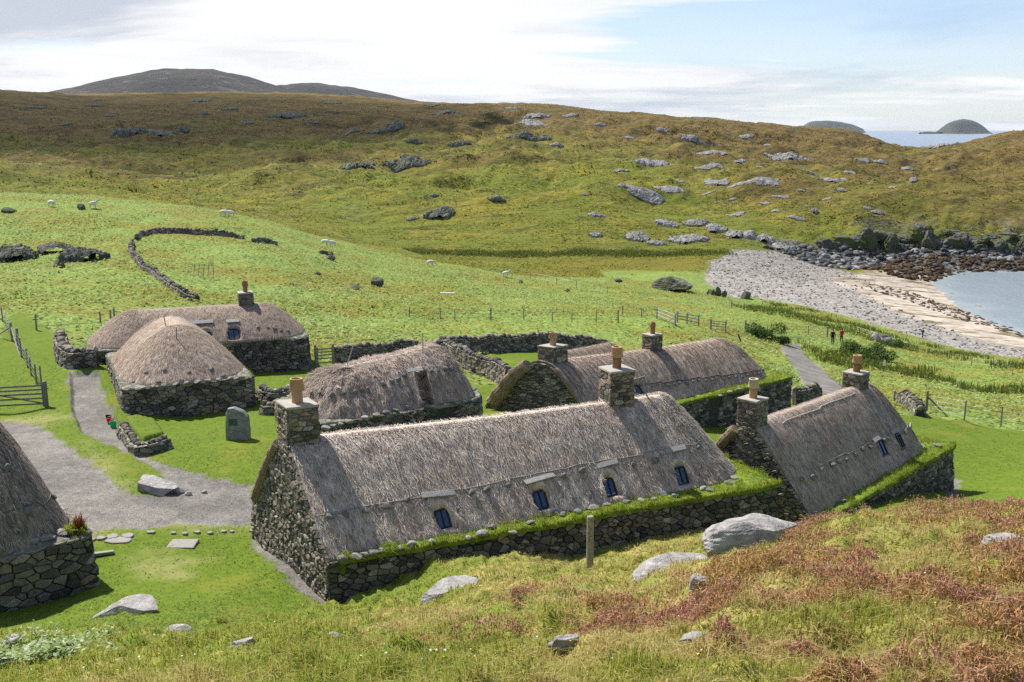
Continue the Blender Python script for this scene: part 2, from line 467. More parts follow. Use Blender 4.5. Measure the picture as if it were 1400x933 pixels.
def ground_mat():
    n = N('ground cover'); co = n.coord('Object')
    gravel, lawn, field = n.attr('cover_a')
    sand, pebble, rockm = n.attr('cover_b')
    brown, marsh, worn = n.attr('cover_c')
    f_f = n.noise(co, 22, 4, .7); f_m = n.noise(co, 3.2, 6, .65); f_l = n.noise(co, .35, 5, .6); f_h = n.noise(co, .045, 6, .62)
    # rough hillside grass close by
    rough = n.mix(n.maprange(f_m, .35, .65), (.15, .17, .03), (.33, .28, .09))
    sxx = n.node('ShaderNodeSeparateXYZ'); n.link(co, sxx.inputs[0])
    rough = n.mix(n.maprange(n.math('ADD', f_l, n.maprange(sxx.outputs[0], -6, 1.5, .14, 0)), .45, .65), rough, (.14, .19, .025))
    rough = n.mix(n.maprange(f_f, .45, .7, 0, .5), rough, (.06, .055, .02))
    # mown lawn
    lw = n.mix(n.maprange(f_m, .35, .68), (.075, .125, .010), (.115, .165, .014))
    lw = n.mix(n.maprange(f_f, .42, .66, 0, .55), lw, (.16, .205, .026))
    lw = n.mix(n.maprange(n.noise(co, 8, 5, .7), .45, .68, 0, .6), lw, (.06, .105, .008))
    lw = n.mix(n.maprange(f_l, .52, .70, 0, .7), lw, (.17, .175, .024))
    lw = n.mix(worn, lw, n.mix(f_f, (.26, .23, .09), (.38, .33, .17)))
    # bracken and rough pasture
    fl = n.mix(n.maprange(f_m, .38, .62), (.10, .155, .026), (.22, .285, .07))
    fl2 = n.mix(n.maprange(f_m, .40, .64), (.12, .13, .020), (.24, .225, .05))
    fl = n.mix(n.maprange(n.noise(co, .075, 5, .62), .47, .58), fl, fl2)
    # moorland hill
    hz_ = n.noise(n.coord('Object', (.45, 1, 1)), .11, 8, .72, .6)
    hl = n.mix(n.maprange(hz_, .38, .62), (.10, .115, .015), (.215, .19, .026))
    hl = n.mix(n.maprange(f_h, .42, .60, 0, .75), hl, (.125, .155, .018))
    hb = n.mix(n.maprange(hz_, .36, .62), (.080, .058, .020), (.175, .122, .036))
    hl = n.mix(brown, hl, hb)
    st_ = n.noise(n.coord('Object', (.30, 1, 1)), .20, 8, .74, .4)
    hl = n.mix(n.maprange(st_, .54, .64, 0, .75), hl, (.040, .042, .013))
    hl = n.mix(n.maprange(n.noise(n.coord('Object', (.5, 1, 1)), .6, 7, .75, .3), .50, .68, 0, .7), hl, (.036, .034, .012))
    hl = n.mix(n.maprange(n.noise(n.coord('Object', (.4, 1, 1), (0, 0, .1)), .35, 7, .75), .60, .67, 0, .6), hl, (.26, .25, .22))
    mr = n.mix(n.maprange(hz_, .35, .65), (.115, .125, .014), (.175, .145, .022))
    hl = n.mix(marsh, hl, mr)
    # loose surfaces
    gv = n.voro(co, 34, out='Color'); sx = n.node('ShaderNodeSeparateColor'); n.link(gv, sx.inputs[0])
    gr = n.ramp(n.math('ADD', n.math('MULTIPLY', sx.outputs[0], .5), n.math('MULTIPLY', f_m, .5)), [(.2, (.088, .082, .075)), (.45, (.158, .149, .137)), (.7, (.225, .214, .197)), (.9, (.31, .293, .27))])
    gr = n.mix(n.maprange(n.noise(co, .55, 5, .65), .38, .62), n.mix(1.0, gr, (.80, .79, .78), 'MULTIPLY'), n.mix(1.0, gr, (1.16, 1.14, 1.1), 'MULTIPLY'))
    pv = n.voro(co, 2.3, out='Color'); px_ = n.node('ShaderNodeSeparateColor'); n.link(pv, px_.inputs[0])
    pb = n.ramp(n.math('ADD', n.math('MULTIPLY', px_.outputs[0], .6), n.math('MULTIPLY', f_l, .4)), [(.15, (.125, .114, .102)), (.45, (.23, .212, .192)), (.7, (.335, .31, .28)), (.95, (.46, .43, .395))])
    sd = n.mix(n.maprange(f_l, .4, .65), (.36, .305, .245), (.48, .42, .355))
    wr = n.maprange(n.noise(n.coord('Object', (.6, 1.6, 1), (0, 0, .6)), .16, 7, .74), .50, .58)
    sd = n.mix(wr, sd, n.mix(f_m, (.07, .065, .03), (.24, .19, .12)))
    rk = n.mix(n.maprange(n.noise(co, .7, 7, .7), .4, .65), (.05, .05, .048), (.21, .205, .195))
    c = rough
    c = n.mix(field, c, fl)
    c = n.mix(n.attr('cover_d')[0], c, hl)
    c = n.mix(lawn, c, lw)
    c = n.mix(pebble, c, pb); c = n.mix(sand, c, sd); c = n.mix(rockm, c, rk); c = n.mix(gravel, c, gr)
    hgt = n.math('ADD', n.math('MULTIPLY', f_f, .12), n.math('MULTIPLY', f_m, .7))
    h = n.bump(hgt, .10, .8)
    far = n.attr('cover_d')[0]
    hb2 = n.node('ShaderNodeBump'); hb2.inputs['Distance'].default_value = 1.3
    n.link(far, hb2.inputs['Strength']); n.link(n.noise(n.coord('Object', (.6, 1, 1)), .42, 7, .68), hb2.inputs['Height']); n.link(h, hb2.inputs['Normal'])
    return n.done(c, .95, hb2.outputs[0], spec=.12)
M['ground'] = ground_mat()

def sea_mat():
    n = N('sea water'); co = n.coord('Object')
    shallow = n.attr('cover_a')[0]
    c = n.mix(shallow, (.14, .18, .215), (.30, .345, .355))  # paler shallows; the bay's sky reflection is also put into these colours
    h = n.math('ADD', n.noise(n.coord('Object', (1, 1.6, 1), (0, 0, .5)), .8, 6, .6), n.math('MULTIPLY', n.noise(co, .12, 4, .5), 2))
    return n.done(c, .22, n.bump(h, .35, .8), spec=.5)
M['sea'] = sea_mat()
def foam_mat():
    n = N('surf'); return n.done((.8, .82, .83), .8)
M['foam'] = foam_mat()
def far_mat(name, a, b, c3, sc):
    n = N(name); co = n.coord('Object')
    v = n.noise(co, sc, 8, .68); w = n.noise(co, sc * 3.3, 8, .72)
    c = n.mix(n.maprange(v, .38, .62), a, b)
    c = n.mix(n.maprange(w, .55, .68, 0, .8), c, c3)
    return n.done(c, .97, n.bump(n.noise(co, sc * 2, 9, .7), 14), spec=.1)
M['mountain'] = far_mat('mountain moor', (.042, .043, .044), (.066, .062, .056), (.17, .17, .175), .006)  # dark tones carry the mountain's cloud shade in the colour
M['island'] = far_mat('island turf', (.045, .055, .045), (.07, .075, .055), (.09, .088, .08), .006)
def slabstone():
    n = N('standing stone'); co = n.coord('Object')
    c = n.ramp(n.noise(co, 4, 6, .68), [(.3, (.11, .115, .11)), (.5, (.21, .215, .205)), (.7, (.33, .33, .31))])
    c = n.mix(n.math('MULTIPLY', n.maprange(n.noise(co, 2.2, 4, .6), .55, .66), .6), c, (.10, .13, .06))
    return n.done(c, .92, n.bump(n.noise(co, 9, 7, .7), .04))
M['slab_stone'] = slabstone()
def outcrop_far():
    n = N('far pale rock'); co = n.coord('Object')
    c = n.ramp(n.noise(n.coord('Object', (1, 1, 2.2)), .7, 8, .7, .4), [(.3, (.10, .095, .088)), (.46, (.22, .21, .20)), (.6, (.33, .32, .305)), (.8, (.44, .43, .41))])
    ms = n.maprange(n.noise(co, .45, 5, .65), .54, .63)
    c = n.mix(n.math('MULTIPLY', ms, .7), c, (.10, .085, .03))
    return n.done(c, .95, n.bump(n.noise(co, 1.6, 8, .72), .4))
M['outcrop_far'] = outcrop_far()

def moor():
    n = N('moor tufts'); co = n.coord('Object')
    g = n.ramp(n.island(), [(0, (.09, .105, .015)), (.5, (.175, .18, .025)), (1, (.28, .245, .045))])
    w = n.ramp(n.island(), [(0, (.09, .066, .022)), (.5, (.155, .112, .036)), (1, (.23, .175, .06))])
    sx = n.node('ShaderNodeSeparateXYZ'); n.link(co, sx.inputs[0])
    hgt = n.math('ADD', n.math('MULTIPLY', sx.outputs[2], .034), n.math('ADD', n.noise(n.coord('Object', (.7, 1, 0)), .02, 7, .68), n.math('MULTIPLY', sx.outputs[0], .0010)))
    c = n.mix(n.maprange(hgt, 1.10, 1.75), g, w)
    return n.done(c, .9, None, 0, .1, .25)
M['moor'] = moor()

def cliffm():
    n = N('dark sea cliff'); co = n.coord('Object')
    c = n.ramp(n.noise(n.coord('Object', (1, 1, .4)), .5, 8, .72, .5), [(.32, (.045, .044, .041)), (.5, (.105, .10, .09)), (.64, (.20, .195, .18)), (.8, (.31, .30, .28))])
    c = n.mix(n.maprange(n.noise(co, .25, 5, .65), .45, .55, 0, .9), c, (.085, .105, .02))
    return n.done(c, .95, n.bump(n.noise(co, 1.2, 8, .74), .6))
M['cliff'] = cliffm()
# ------------------------------------------------------------------ terrain: control points (photo column, row, metres forward)
CTL = [
 # hill slope in front of the camera
 (700,933,6.0),(1400,933,5.5),(1100,933,5.6),(300,933,8.2),(0,933,12.0),(1700,933,6.0),(-300,933,15),
 (1400,800,9.0),(1250,800,9.6),(1000,850,8.6),(800,850,10.2),(600,880,9.6),(300,880,12.6),(50,880,16.5),(1600,800,9.5),
 (1400,704,17),(1250,711,18),(1130,714,18.6),(1000,770,15.6),(900,800,16.5),(700,800,21.3),(560,830,21.6),(450,832,23.2),(330,850,20.5),(200,842,21.6),
 (1550,690,18),(-200,900,18),(800,790,23),(1060,750,17.6),
 # village shelf
 (450,820,24.5),(800,779,25.7),(395,775,26.6),(350,735,29.4),(280,790,25.8),(250,700,31),(160,720,29.5),(130,640,35),(325,600,39),
 (40,600,39),(100,520,48.5),(30,560,46),(100,820,24.6),(0,857,22.6),(-150,700,30),(-200,560,46),
 (425,506,56),(250,570,45),(380,520,53),(640,562,48),(690,500,62),(740,481,69),(600,500,60),(500,560,46),(450,640,35),(560,640,34),
 (720,640,35.5),(880,620,37.5),
 (1090,545,60),(1000,584,51),(1010,600,48.5),(1040,660,39),(1150,655,38.5),(1302,665,41.5),(1390,650,43),(1390,590,56),(1270,562,59),
 (1240,620,46),(1550,620,46),(1100,745,30.5),(1000,728,28.8),
 # path and pasture running down to the bay
 (1150,535,72),(1090,478,107),(1140,468,118),(970,445,105),(950,470,88),(1300,500,113),(1400,520,100),(1400,500,122),(1400,560,70),
 (1300,530,90),(1200,500,100),(1200,530,80),(1200,470,135),(1080,440,136),(1080,470,110),(1020,420,170),
 (1550,560,70),(1550,510,115),(860,470,84),(900,520,66),
 # beach
 (1200,440,182),(1300,471,164),(1400,488,155),(1080,412,202),(1000,405,205),(970,382,222),(1000,346,261),(1100,380,240),(1150,400,221),(1250,440,190),
 (1350,470,172),(1550,500,150),
 # far side of the bay
 (1200,352,286),(1150,331,293),(1250,343,287),(1250,306,297),(1400,345,286),(1400,306,297),(1330,345,286),(1330,306,297),(1100,340,285),(1100,315,297),(1170,308,298),(1550,330,290),(1550,300,305),
 # valley floor
 (900,355,255),(700,350,258),(700,372,226),(850,372,232),(500,330,270),(300,290,305),(100,272,300),(-100,272,300),(560,350,240),(420,312,270),(200,280,300),
 # green spur with its crest
 (100,280,150),(0,277,150),(200,284,150),(-150,278,150),(340,304,150),(450,336,155),(600,363,170),(700,377,188),(850,386,188),(950,396,192),
 (100,340,112),(250,400,82),(150,430,68),(30,440,64),(0,380,85),(350,380,100),(450,420,88),(500,400,105),(600,440,92),(600,400,122),(700,420,112),
 (700,450,90),(800,440,98),(800,410,132),(900,425,128),(900,405,160),(350,440,74),(470,455,74),(-150,400,85),(520,365,140),(400,345,126),
 # the long hill
 (0,220,440),(100,250,380),(250,250,390),(400,250,385),(550,250,370),(700,250,370),(850,250,375),(1000,250,380),(1150,250,385),(1300,262,380),(1400,272,370),
 (0,170,640),(200,190,580),(400,195,570),(560,200,550),(700,200,540),(850,200,550),(1000,205,560),(1150,215,545),(1300,224,520),(1400,217,520),
 (600,310,296),(800,310,291),(1000,310,302),(400,285,320),(1000,335,275),(900,335,275),
 (0,126,800),(100,134,830),(200,131,870),(300,128,900),(400,129,900),(450,131,880),(560,140,860),(700,142,830),(800,148,820),(870,158,800),(960,163,780),
 (1060,172,740),(1180,184,700),(1230,203,690),(1290,206,680),(1330,195,670),(1400,181,660),(1550,180,660),(-200,126,800),
]
EXTRA = [  # x, y, height above the sea
 (0,0.2,35.3),(1.2,0.5,35.25),(-1.2,.5,35.2),(1.2,-.8,35.4),(-1.2,-.8,35.4),(0,3.2,34.5),(3,2.0,34.6),(-3.5,3,33.9),(-8,3,31.5),(8,2,34.2),
 (-25,5,26),(25,5,31),(-25,-25,33),(0,-30,42),(25,-25,38),(-70,20,24),(60,15,24),(-90,-20,26),(100,0,12),(0,-150,60),(150,-80,12),(-150,-80,40),
 (150,60,6),(200,100,-1),(260,180,-4),(300,250,-2),(190,150,-1),(-200,60,26),(-250,200,24),(-300,330,24),(-420,420,34),(-700,650,70),
 (112,222,-1.5),(130,258,-1.6),(140,250,-1.8),(150,190,-3),(200,260,-1),(240,290,2),(260,320,10),(400,420,16),(520,560,28),
]
for (px, py, Y) in [(300,130,1300),(0,150,1300),(600,165,1300),(-300,150,1300)]:
    EXTRA.append(tuple(at(px, py + 14, Y)))
for (px, Y) in [(850,1200),(1050,1050),(1250,950),(1400,900),(1600,900),(1000,1500),(1300,1500),(700,1500)]:
    a, b = ray(px, HZ); EXTRA.append((a * Y, Y, -6))
for (px, py, z) in [(1272,386,.05),(1280,393,0.),(1292,402,0),(1330,431,0),(1365,446,0),(1400,459,0),(1480,486,0),(1560,510,0),(1240,384,.7),(1230,410,1.0),(1300,440,.9),(1360,462,.8),(1200,385,1.3),(1306,412,-.1),(1200,374,1.3),(1240,376,1.0),(1268,380,.5),(1180,370,1.8),(1220,368,1.6),(1260,371,.9)]:
    EXTRA.append(tuple(plane_at(px, py, z)))
_P = np.array([tuple(at(*c)) for c in CTL] + EXTRA, float)
_A = 2.2
def _feat(x, y):
    r = np.hypot(x, y); return np.stack([np.arctan2(x, y) * _A, np.log(np.maximum(r, .8))], -1)
_X = _feat(_P[:, 0], _P[:, 1]); _r = np.hypot(_P[:, 0], _P[:, 1])
_val = (_P[:, 2] - CZ) / np.maximum(_r, .8)
def _kern(d2): return np.where(d2 > 1e-12, d2 * np.log(np.maximum(d2, 1e-12)) * .5, 0)
_n = len(_X)
_d2 = ((_X[:, None] - _X[None]) ** 2).sum(-1)
_K = np.zeros((_n + 3, _n + 3)); _K[:_n, :_n] = _kern(_d2) + np.eye(_n) * 3e-4
_Q = np.concatenate([np.ones((_n, 1)), _X], 1); _K[:_n, _n:] = _Q; _K[_n:, :_n] = _Q.T
_W = np.linalg.solve(_K, np.concatenate([_val, np.zeros(3)]))

def _base(x, y):
    sh = x.shape; x = x.ravel(); y = y.ravel(); out = np.empty(len(x))
    for i in range(0, len(x), 20000):
        X = _feat(x[i:i + 20000], y[i:i + 20000])
        d2 = (X ** 2).sum(1)[:, None] + (_X ** 2).sum(1)[None] - 2 * X @ _X.T
        out[i:i + 20000] = _kern(np.maximum(d2, 0)) @ _W[:_n] + _W[_n] + X @ _W[_n + 1:]
    return (CZ + out * np.maximum(np.hypot(x, y), .8)).reshape(sh)

_core = np.radians(np.arange(-35, 35.001, .085))
_side = np.radians(35 + np.cumsum(np.geomspace(.1, 6, 52)))
_side = _side[_side < math.radians(175)]
AZ = np.concatenate([-_side[::-1], _core, _side])
RR = np.concatenate([np.geomspace(.6, 4.5, 40, endpoint=False), np.geomspace(4.5, 16, 120, endpoint=False), np.geomspace(16, 76, 330, endpoint=False),
                     np.geomspace(76, 330, 260, endpoint=False), np.geomspace(330, 1000, 130, endpoint=False), np.geomspace(1000, 1600, 25)])
LR = np.log(RR)
GX = np.sin(AZ)[None] * RR[:, None]; GY = np.cos(AZ)[None] * RR[:, None]
# the smooth base is evaluated on a coarser grid and interpolated (cubic in neither: dense enough)
_az2 = AZ[::3] if AZ[-1] == AZ[::3][-1] else np.append(AZ[::3], AZ[-1])
_lr2 = np.linspace(LR[0], LR[-1], 420)
_bz = _base(np.sin(_az2)[None] * np.exp(_lr2)[:, None], np.cos(_az2)[None] * np.exp(_lr2)[:, None])
def _interp2(g, xs, ys, x, y):
    i = np.clip(np.searchsorted(xs, x) - 1, 0, len(xs) - 2); j = np.clip(np.searchsorted(ys, y) - 1, 0, len(ys) - 2)
    tx = np.clip((x - xs[i]) / (xs[i + 1] - xs[i]), 0, 1); ty = np.clip((y - ys[j]) / (ys[j + 1] - ys[j]), 0, 1)
    return (g[j, i] * (1 - tx) + g[j, i + 1] * tx) * (1 - ty) + (g[j + 1, i] * (1 - tx) + g[j + 1, i + 1] * tx) * ty
GZ = _interp2(_bz, _az2, _lr2, np.repeat(AZ[None], len(RR), 0), np.repeat(LR[:, None], len(AZ), 1))

def sample(g, x, y):
    """value of a terrain layer at a place"""
    x = np.asarray(x, float); y = np.asarray(y, float)
    return _interp2(g, AZ, LR, np.arctan2(x, y), np.log(np.maximum(np.hypot(x, y), RR[0])))
def tz(x, y): return sample(GZ, x, y)

def ground_at(px, py, y0=3.0, y1=1500.0):
    a, b = ray(px, py)
    Y = np.geomspace(y0, y1, 2500)
    d = CZ + b * Y - tz(a * Y, Y)
    k = np.argmax(d < 0)
    if not (d < 0).any(): k = len(Y) - 1
    if k > 0:
        t = d[k - 1] / (d[k - 1] - d[k] + 1e-9); yy = Y[k - 1] + (Y[k] - Y[k - 1]) * min(max(t, 0), 1)
    else: yy = Y[0]
    return np.array([a * yy, yy, float(tz(a * yy, yy))])

# ---- cover masks, drawn as patches of ground (world polygons)
def poly_sd(poly, x, y):
    """signed distance to a polygon (metres, inside positive)"""
    poly = np.asarray(poly, float); d = np.full(x.shape, 1e9); ins = np.zeros(x.shape, bool)
    for (x0, y0), (x1, y1) in zip(poly, np.roll(poly, -1, 0)):
        ex, ey = x1 - x0, y1 - y0; L = ex * ex + ey * ey + 1e-12
        t = np.clip(((x - x0) * ex + (y - y0) * ey) / L, 0, 1)
        d = np.minimum(d, np.hypot(x - x0 - t * ex, y - y0 - t * ey))
        c = (y0 > y) != (y1 > y)
        ins ^= c & (x < (x1 - x0) * (y - y0) / (y1 - y0 + 1e-12) + x0)
    return np.where(ins, d, -d)
def wpoly(pts, y0=3.0): return np.array([ground_at(px, py, y0)[:2] for px, py in pts])
def mask_of(polys, soft=.15, wob=.12, wl=.9, y0=3.0, sel=None):
    out = np.zeros(GX.shape)
    wn = None
    for p in polys:
        w = wpoly(p, y0); m = 3.0
        r0 = np.hypot(w[:, 0], w[:, 1]); a0 = np.arctan2(w[:, 0], w[:, 1])
        rs = slice(max(0, np.searchsorted(RR, r0.min() * .88 - m)), np.searchsorted(RR, r0.max() * 1.1 + m) + 1)
        cs = slice(max(0, np.searchsorted(AZ, a0.min() - .06)), np.searchsorted(AZ, a0.max() + .06) + 1)
        x = GX[rs, cs]; y = GY[rs, cs]
        sd = poly_sd(w, x, y) + wob * fbm(x / wl, y / wl, 3, 5)
        out[rs, cs] = np.maximum(out[rs, cs], sstep(-soft, soft, sd))
    return out

GRAVEL = [
 [(-60,575),(0,575),(47,579),(100,615),(148,648),(163,667),(189,675),(226,676),(232,657),(226,651),(201,632),(163,613),(110,591),(105,580),(97,555),(91,517),(95,507),(135,507),(141,532),(156,560),(171,590),(192,621),(220,634),(283,651),(349,665),(353,717),(220,719),(118,728),(60,705),(-60,650)],
 [(342,737),(353,732),(458,818),(433,825),(390,788)],
 [(1284,694),(1302,652),(1314,656),(1303,694)],
 [(1066,471),(1092,470),(1106,490),(1130,510),(1158,532),(1150,548),(1112,540),(1092,512),(1076,490)],
]
LAWN = [
 [(-120,610),(25,425),(72,455),(90,505),(135,500),(240,470),(345,490),(430,488),(460,500),(640,520),(700,590),(1000,620),(1100,600),(1100,690),(1000,690),(800,720),(700,740),(452,806),(430,826),(330,856),(200,846),(130,832),(0,868),(-120,900)],
 [(640,490),(700,482),(810,486),(820,510),(700,545),(690,528),(660,505)],
 [(1236,569),(1270,569),(1400,590),(1650,612),(1650,680),(1300,690),(1100,740),(1050,600),(1120,560)],
 [(970,600),(1110,545),(1130,560),(1000,640)], [(640,530),(760,520),(1000,560),(1130,560),(1000,655),(640,650)],
]
LAWN_NEAR = [[(0,868),(130,832),(200,846),(330,856),(350,870),(150,870),(0,890)]]
WORN = [[(215,690),(260,690),(262,700),(215,698)],[(100,570),(0,570),(0,582),(60,582)],[(110,612),(150,650),(170,668),(150,640),(118,605)],[(195,760),(260,765),(255,790),(205,785)],[(120,724),(350,716),(350,722),(120,733)]]
PEBBLE = [[(968,372),(972,360),(1000,342),(1060,344),(1110,358),(1180,378),(1195,392),(1180,398),(1200,412),(1260,436),(1330,462),(1420,480),(1560,500),(1560,512),(1420,492),(1300,474),(1200,444),(1080,414),(1030,408),(995,406),(968,386)]]
SAND = [[(1130,380),(1180,373),(1240,379),(1300,384),(1290,400),(1400,455),(1560,490),(1560,502),(1400,477),(1330,461),(1270,445),(1227,427),(1180,404)]]
MARSH = [[(540,352),(760,352),(990,350),(985,362),(965,392),(900,390),(800,386),(700,378),(600,362)]]

# unevenness of the ground
_rr = np.repeat(RR[:, None], len(AZ), 1)
m_gravel = mask_of(GRAVEL, .12, .26, .5)
m_lawn = np.maximum(mask_of(LAWN, .35, .3, 1.4, 15.0), mask_of(LAWN_NEAR, .6, .6, 1.5))
m_worn = mask_of(WORN, .8, .7, .7, 15.0) * .5
m_pebble = mask_of(PEBBLE, .9, 1.3, 5.0)
m_sand = mask_of(SAND, 1.2, 2.0, 7.0)
m_marsh = mask_of(MARSH, 2.0, 3.0, 9.0)
_front = sstep(30, 42, _rr + GX * -.0)                       # beyond the houses
_frontR = sstep(44, 50, GY)
m_field = _frontR * (1 - m_lawn)
m_hill = sstep(196, 206, _rr + 8 * fbm(GX / 25, GY / 25, 3, 3))
m_hill = np.where((GX > 20) & (GY < 262), m_hill * 0 + sstep(225, 240, GY), m_hill)
m_hill = np.where(GX < 0, sstep(156 - GX * .0, 166, _rr + 0 * GX), m_hill) if False else m_hill
_calm = np.clip(m_gravel + m_pebble + m_sand, 0, 1)
_slope_rough = (1 - m_lawn) * (1 - _calm)
nearmask = (1 - sstep(24, 32, _rr)) * _slope_rough
tus = fbm(GX / .9, GY / .9, 4, 21); tus2 = fbm(GX / 2.6, GY / 2.6, 3, 22)
dz = nearmask * (.21 * tus + .26 * tus2 * sstep(3.5, 8, _rr) + .22 * np.abs(fbm(GX / .45, GY / .45, 2, 23)))
dz += m_lawn * .035 * fbm(GX / 1.1, GY / 1.1, 4, 24)
fieldz = m_field * (1 - m_hill) * (1 - _calm)
dz += fieldz * (.20 * fbm(GX / 1.3, GY / 1.3, 4, 25) + .7 * fbm(GX / 9, GY / 9, 3, 26) * sstep(60, 95, _rr))
hl = m_hill * (1 - _calm) * (1 - m_marsh)
knoll = fbm(GX / 46, GY / 30, 5, 27)
ledge = np.abs(fbm(GX / 30, GY / 13, 4, 28))
grow = sstep(255, 400, _rr) * (1 - .75 * sstep(620, 760, _rr))
dz += hl * grow * (7.0 * knoll + 5.5 * (ledge - .25) + 1.8 * fbm(GX / 9, GY / 7, 4, 29))
dz += hl * .45 * fbm(GX / 5, GY / 4, 4, 30, .62)
dz += hl * sstep(600, 800, _rr) * 1.3 * fbm(GX / 25, GY / 40, 4, 31)
dz += (m_pebble + m_sand) * .12 * fbm(GX / 2.2, GY / 2.2, 4, 32)
# crags of the far shore
crag = sstep(283, 287, GY) * (1 - sstep(302, 312, GY)) * sstep(82, 96, GX)
dz += crag * (2.4 * fbm(GX / 9, GY / 9, 4, 33))
# the path along the byre is cut slightly into the turf
dz -= m_gravel * .05 * (_rr < 80)
pathcut = mask_of([[(97,508),(135,507),(156,560),(171,590),(163,600),(112,590),(99,556)]], .06, .05, .5)
dz -= .22 * pathcut
GZ = GZ + dz

bed = mask_of([[(172,580),(180,598),(196,614),(226,604),(214,584),(190,578)]], .12, .05, .5)
GZ = GZ + .42 * bed
# cover layers
_gy, _gx = np.gradient(GZ)
sl = np.hypot(_gy / np.gradient(_rr, axis=0), _gx / (np.gradient(np.repeat(AZ[None], len(RR), 0), axis=1) * _rr))
m_rock = sstep(.85, 1.3, sl + .25 * fbm(GX / 3, GY / 3, 3, 40)) * (m_hill > .3) * (_rr > 200)
m_rock = np.maximum(m_rock, .35 * crag * sstep(-.1, .25, fbm(GX / 6, GY / 6, 4, 41)) * (1 - sstep(10, 13.5, GZ)) * .95)
shoreband = sstep(262, 270, GY) * (1 - sstep(286, 290, GY)) * sstep(70, 86, GX + 1.0 * (GY - 275))
m_rock = np.maximum(m_rock, shoreband)
m_sand = np.maximum(m_sand, (sstep(1.0, .4, GZ) if False else 1 - sstep(1.2, 2.0, GZ)) * (GX > 72) * (GY < 270) * (1 - m_pebble))
m_brown = sstep(-.30, .60, .85 * fbm(GX / 90, GY / 55, 6, 42, .62) + (GZ - 24) / 28 + .42 * sstep(0, 140, GX) - .18 * sstep(0, 150, 60 - GX) * sstep(0, 200, 480 - GY)) 
cover = {
 'cover_a': np.stack([m_gravel, m_lawn, m_field, np.ones_like(m_lawn)], -1),
 'cover_b': np.stack([m_sand, m_pebble, m_rock, np.ones_like(m_lawn)], -1),
 'cover_c': np.stack([m_brown, m_marsh, m_worn, np.ones_like(m_lawn)], -1),
 'cover_d': np.stack([m_hill, m_hill * 0, m_hill * 0, np.ones_like(m_lawn)], -1),
}
_nr, _na = GX.shape
_idx = np.arange(_nr * _na).reshape(_nr, _na)
_quad = np.stack([_idx[:-1, :-1], _idx[:-1, 1:], _idx[1:, 1:], _idx[1:, :-1]], -1).reshape(-1, 4)
_mid = lambda g: .25 * (g[:-1, :-1] + g[:-1, 1:] + g[1:, 1:] + g[1:, :-1]).ravel()
_isgrav = _mid(m_gravel) > .5
_isbeach = (np.maximum(_mid(m_pebble), _mid(m_sand)) > .5) & ~_isgrav
_islawn = (_mid(m_lawn) > .5) & ~_isgrav
_ishill = (_mid(m_hill) > .5) & ~_isbeach & ~_isgrav & ~_islawn
_Vall = np.stack([GX, GY, GZ], -1).reshape(-1, 3)
# shared vertex normals so the sheets meet without a seam
_e1 = np.zeros((_nr, _na, 3)); _e2 = np.zeros((_nr, _na, 3))
_V3 = _Vall.reshape(_nr, _na, 3)
_e1 = np.gradient(_V3, axis=1); _e2 = np.gradient(_V3, axis=0)
_NRM = np.cross(_e1, _e2).reshape(-1, 3); _NRM /= np.linalg.norm(_NRM, axis=1)[:, None] + 1e-12
def _sheet(name, sel):
    q = _quad[sel]; u, inv = np.unique(q, return_inverse=True)
    o = mk(name, _Vall[u], [inv.reshape(-1, 4)], M['ground'], smooth=True,
           attrs={k: v.reshape(-1, 4)[u] for k, v in cover.items()})
    o.data.normals_split_custom_set_from_vertices(_NRM[u].astype(np.float32))
    return structure(o)
ground = _sheet('ground', ~(_isgrav | _isbeach | _islawn | _ishill))
_sheet('gravel_path', _isgrav); _sheet('lawn', _islawn); _sheet('beach', _isbeach); _sheet('hill', _ishill)

# ---- sea, surf, islands, mountains
def ring_grid(name, rs, azs, zf, mat, attrs=None):
    X = np.sin(azs)[None] * rs[:, None]; Y = np.cos(azs)[None] * rs[:, None]
    V = np.stack([X, Y, zf(X, Y)], -1).reshape(-1, 3)
    i = np.arange(len(rs) * len(azs)).reshape(len(rs), len(azs))
    q = np.stack([i[:-1, :-1], i[:-1, 1:], i[1:, 1:], i[1:, :-1]], -1).reshape(-1, 4)
    return mk(name, V, [q], mat, smooth=True, attrs=attrs(X, Y) if attrs else None)
def _shal(X, Y):
    d = np.where(np.hypot(X, Y) < 1500, -tz(X, Y), 30)
    s = np.exp(-np.maximum(d, 0) / 1.1) * (np.hypot(X, Y) < 330)
    s = np.maximum(s, .55 * (np.hypot(X, Y) < 300) * np.exp(-np.maximum(d, 0) / 6))
    return {'cover_a': np.stack([s, s, s, s * 0 + 1], -1).reshape(-1, 4)}
structure(ring_grid('sea', np.concatenate([np.geomspace(110, 330, 120), np.geomspace(340, 30000, 80)]), np.radians(np.linspace(-60, 100, 240)), lambda X, Y: X * 0, M['sea'], _shal))

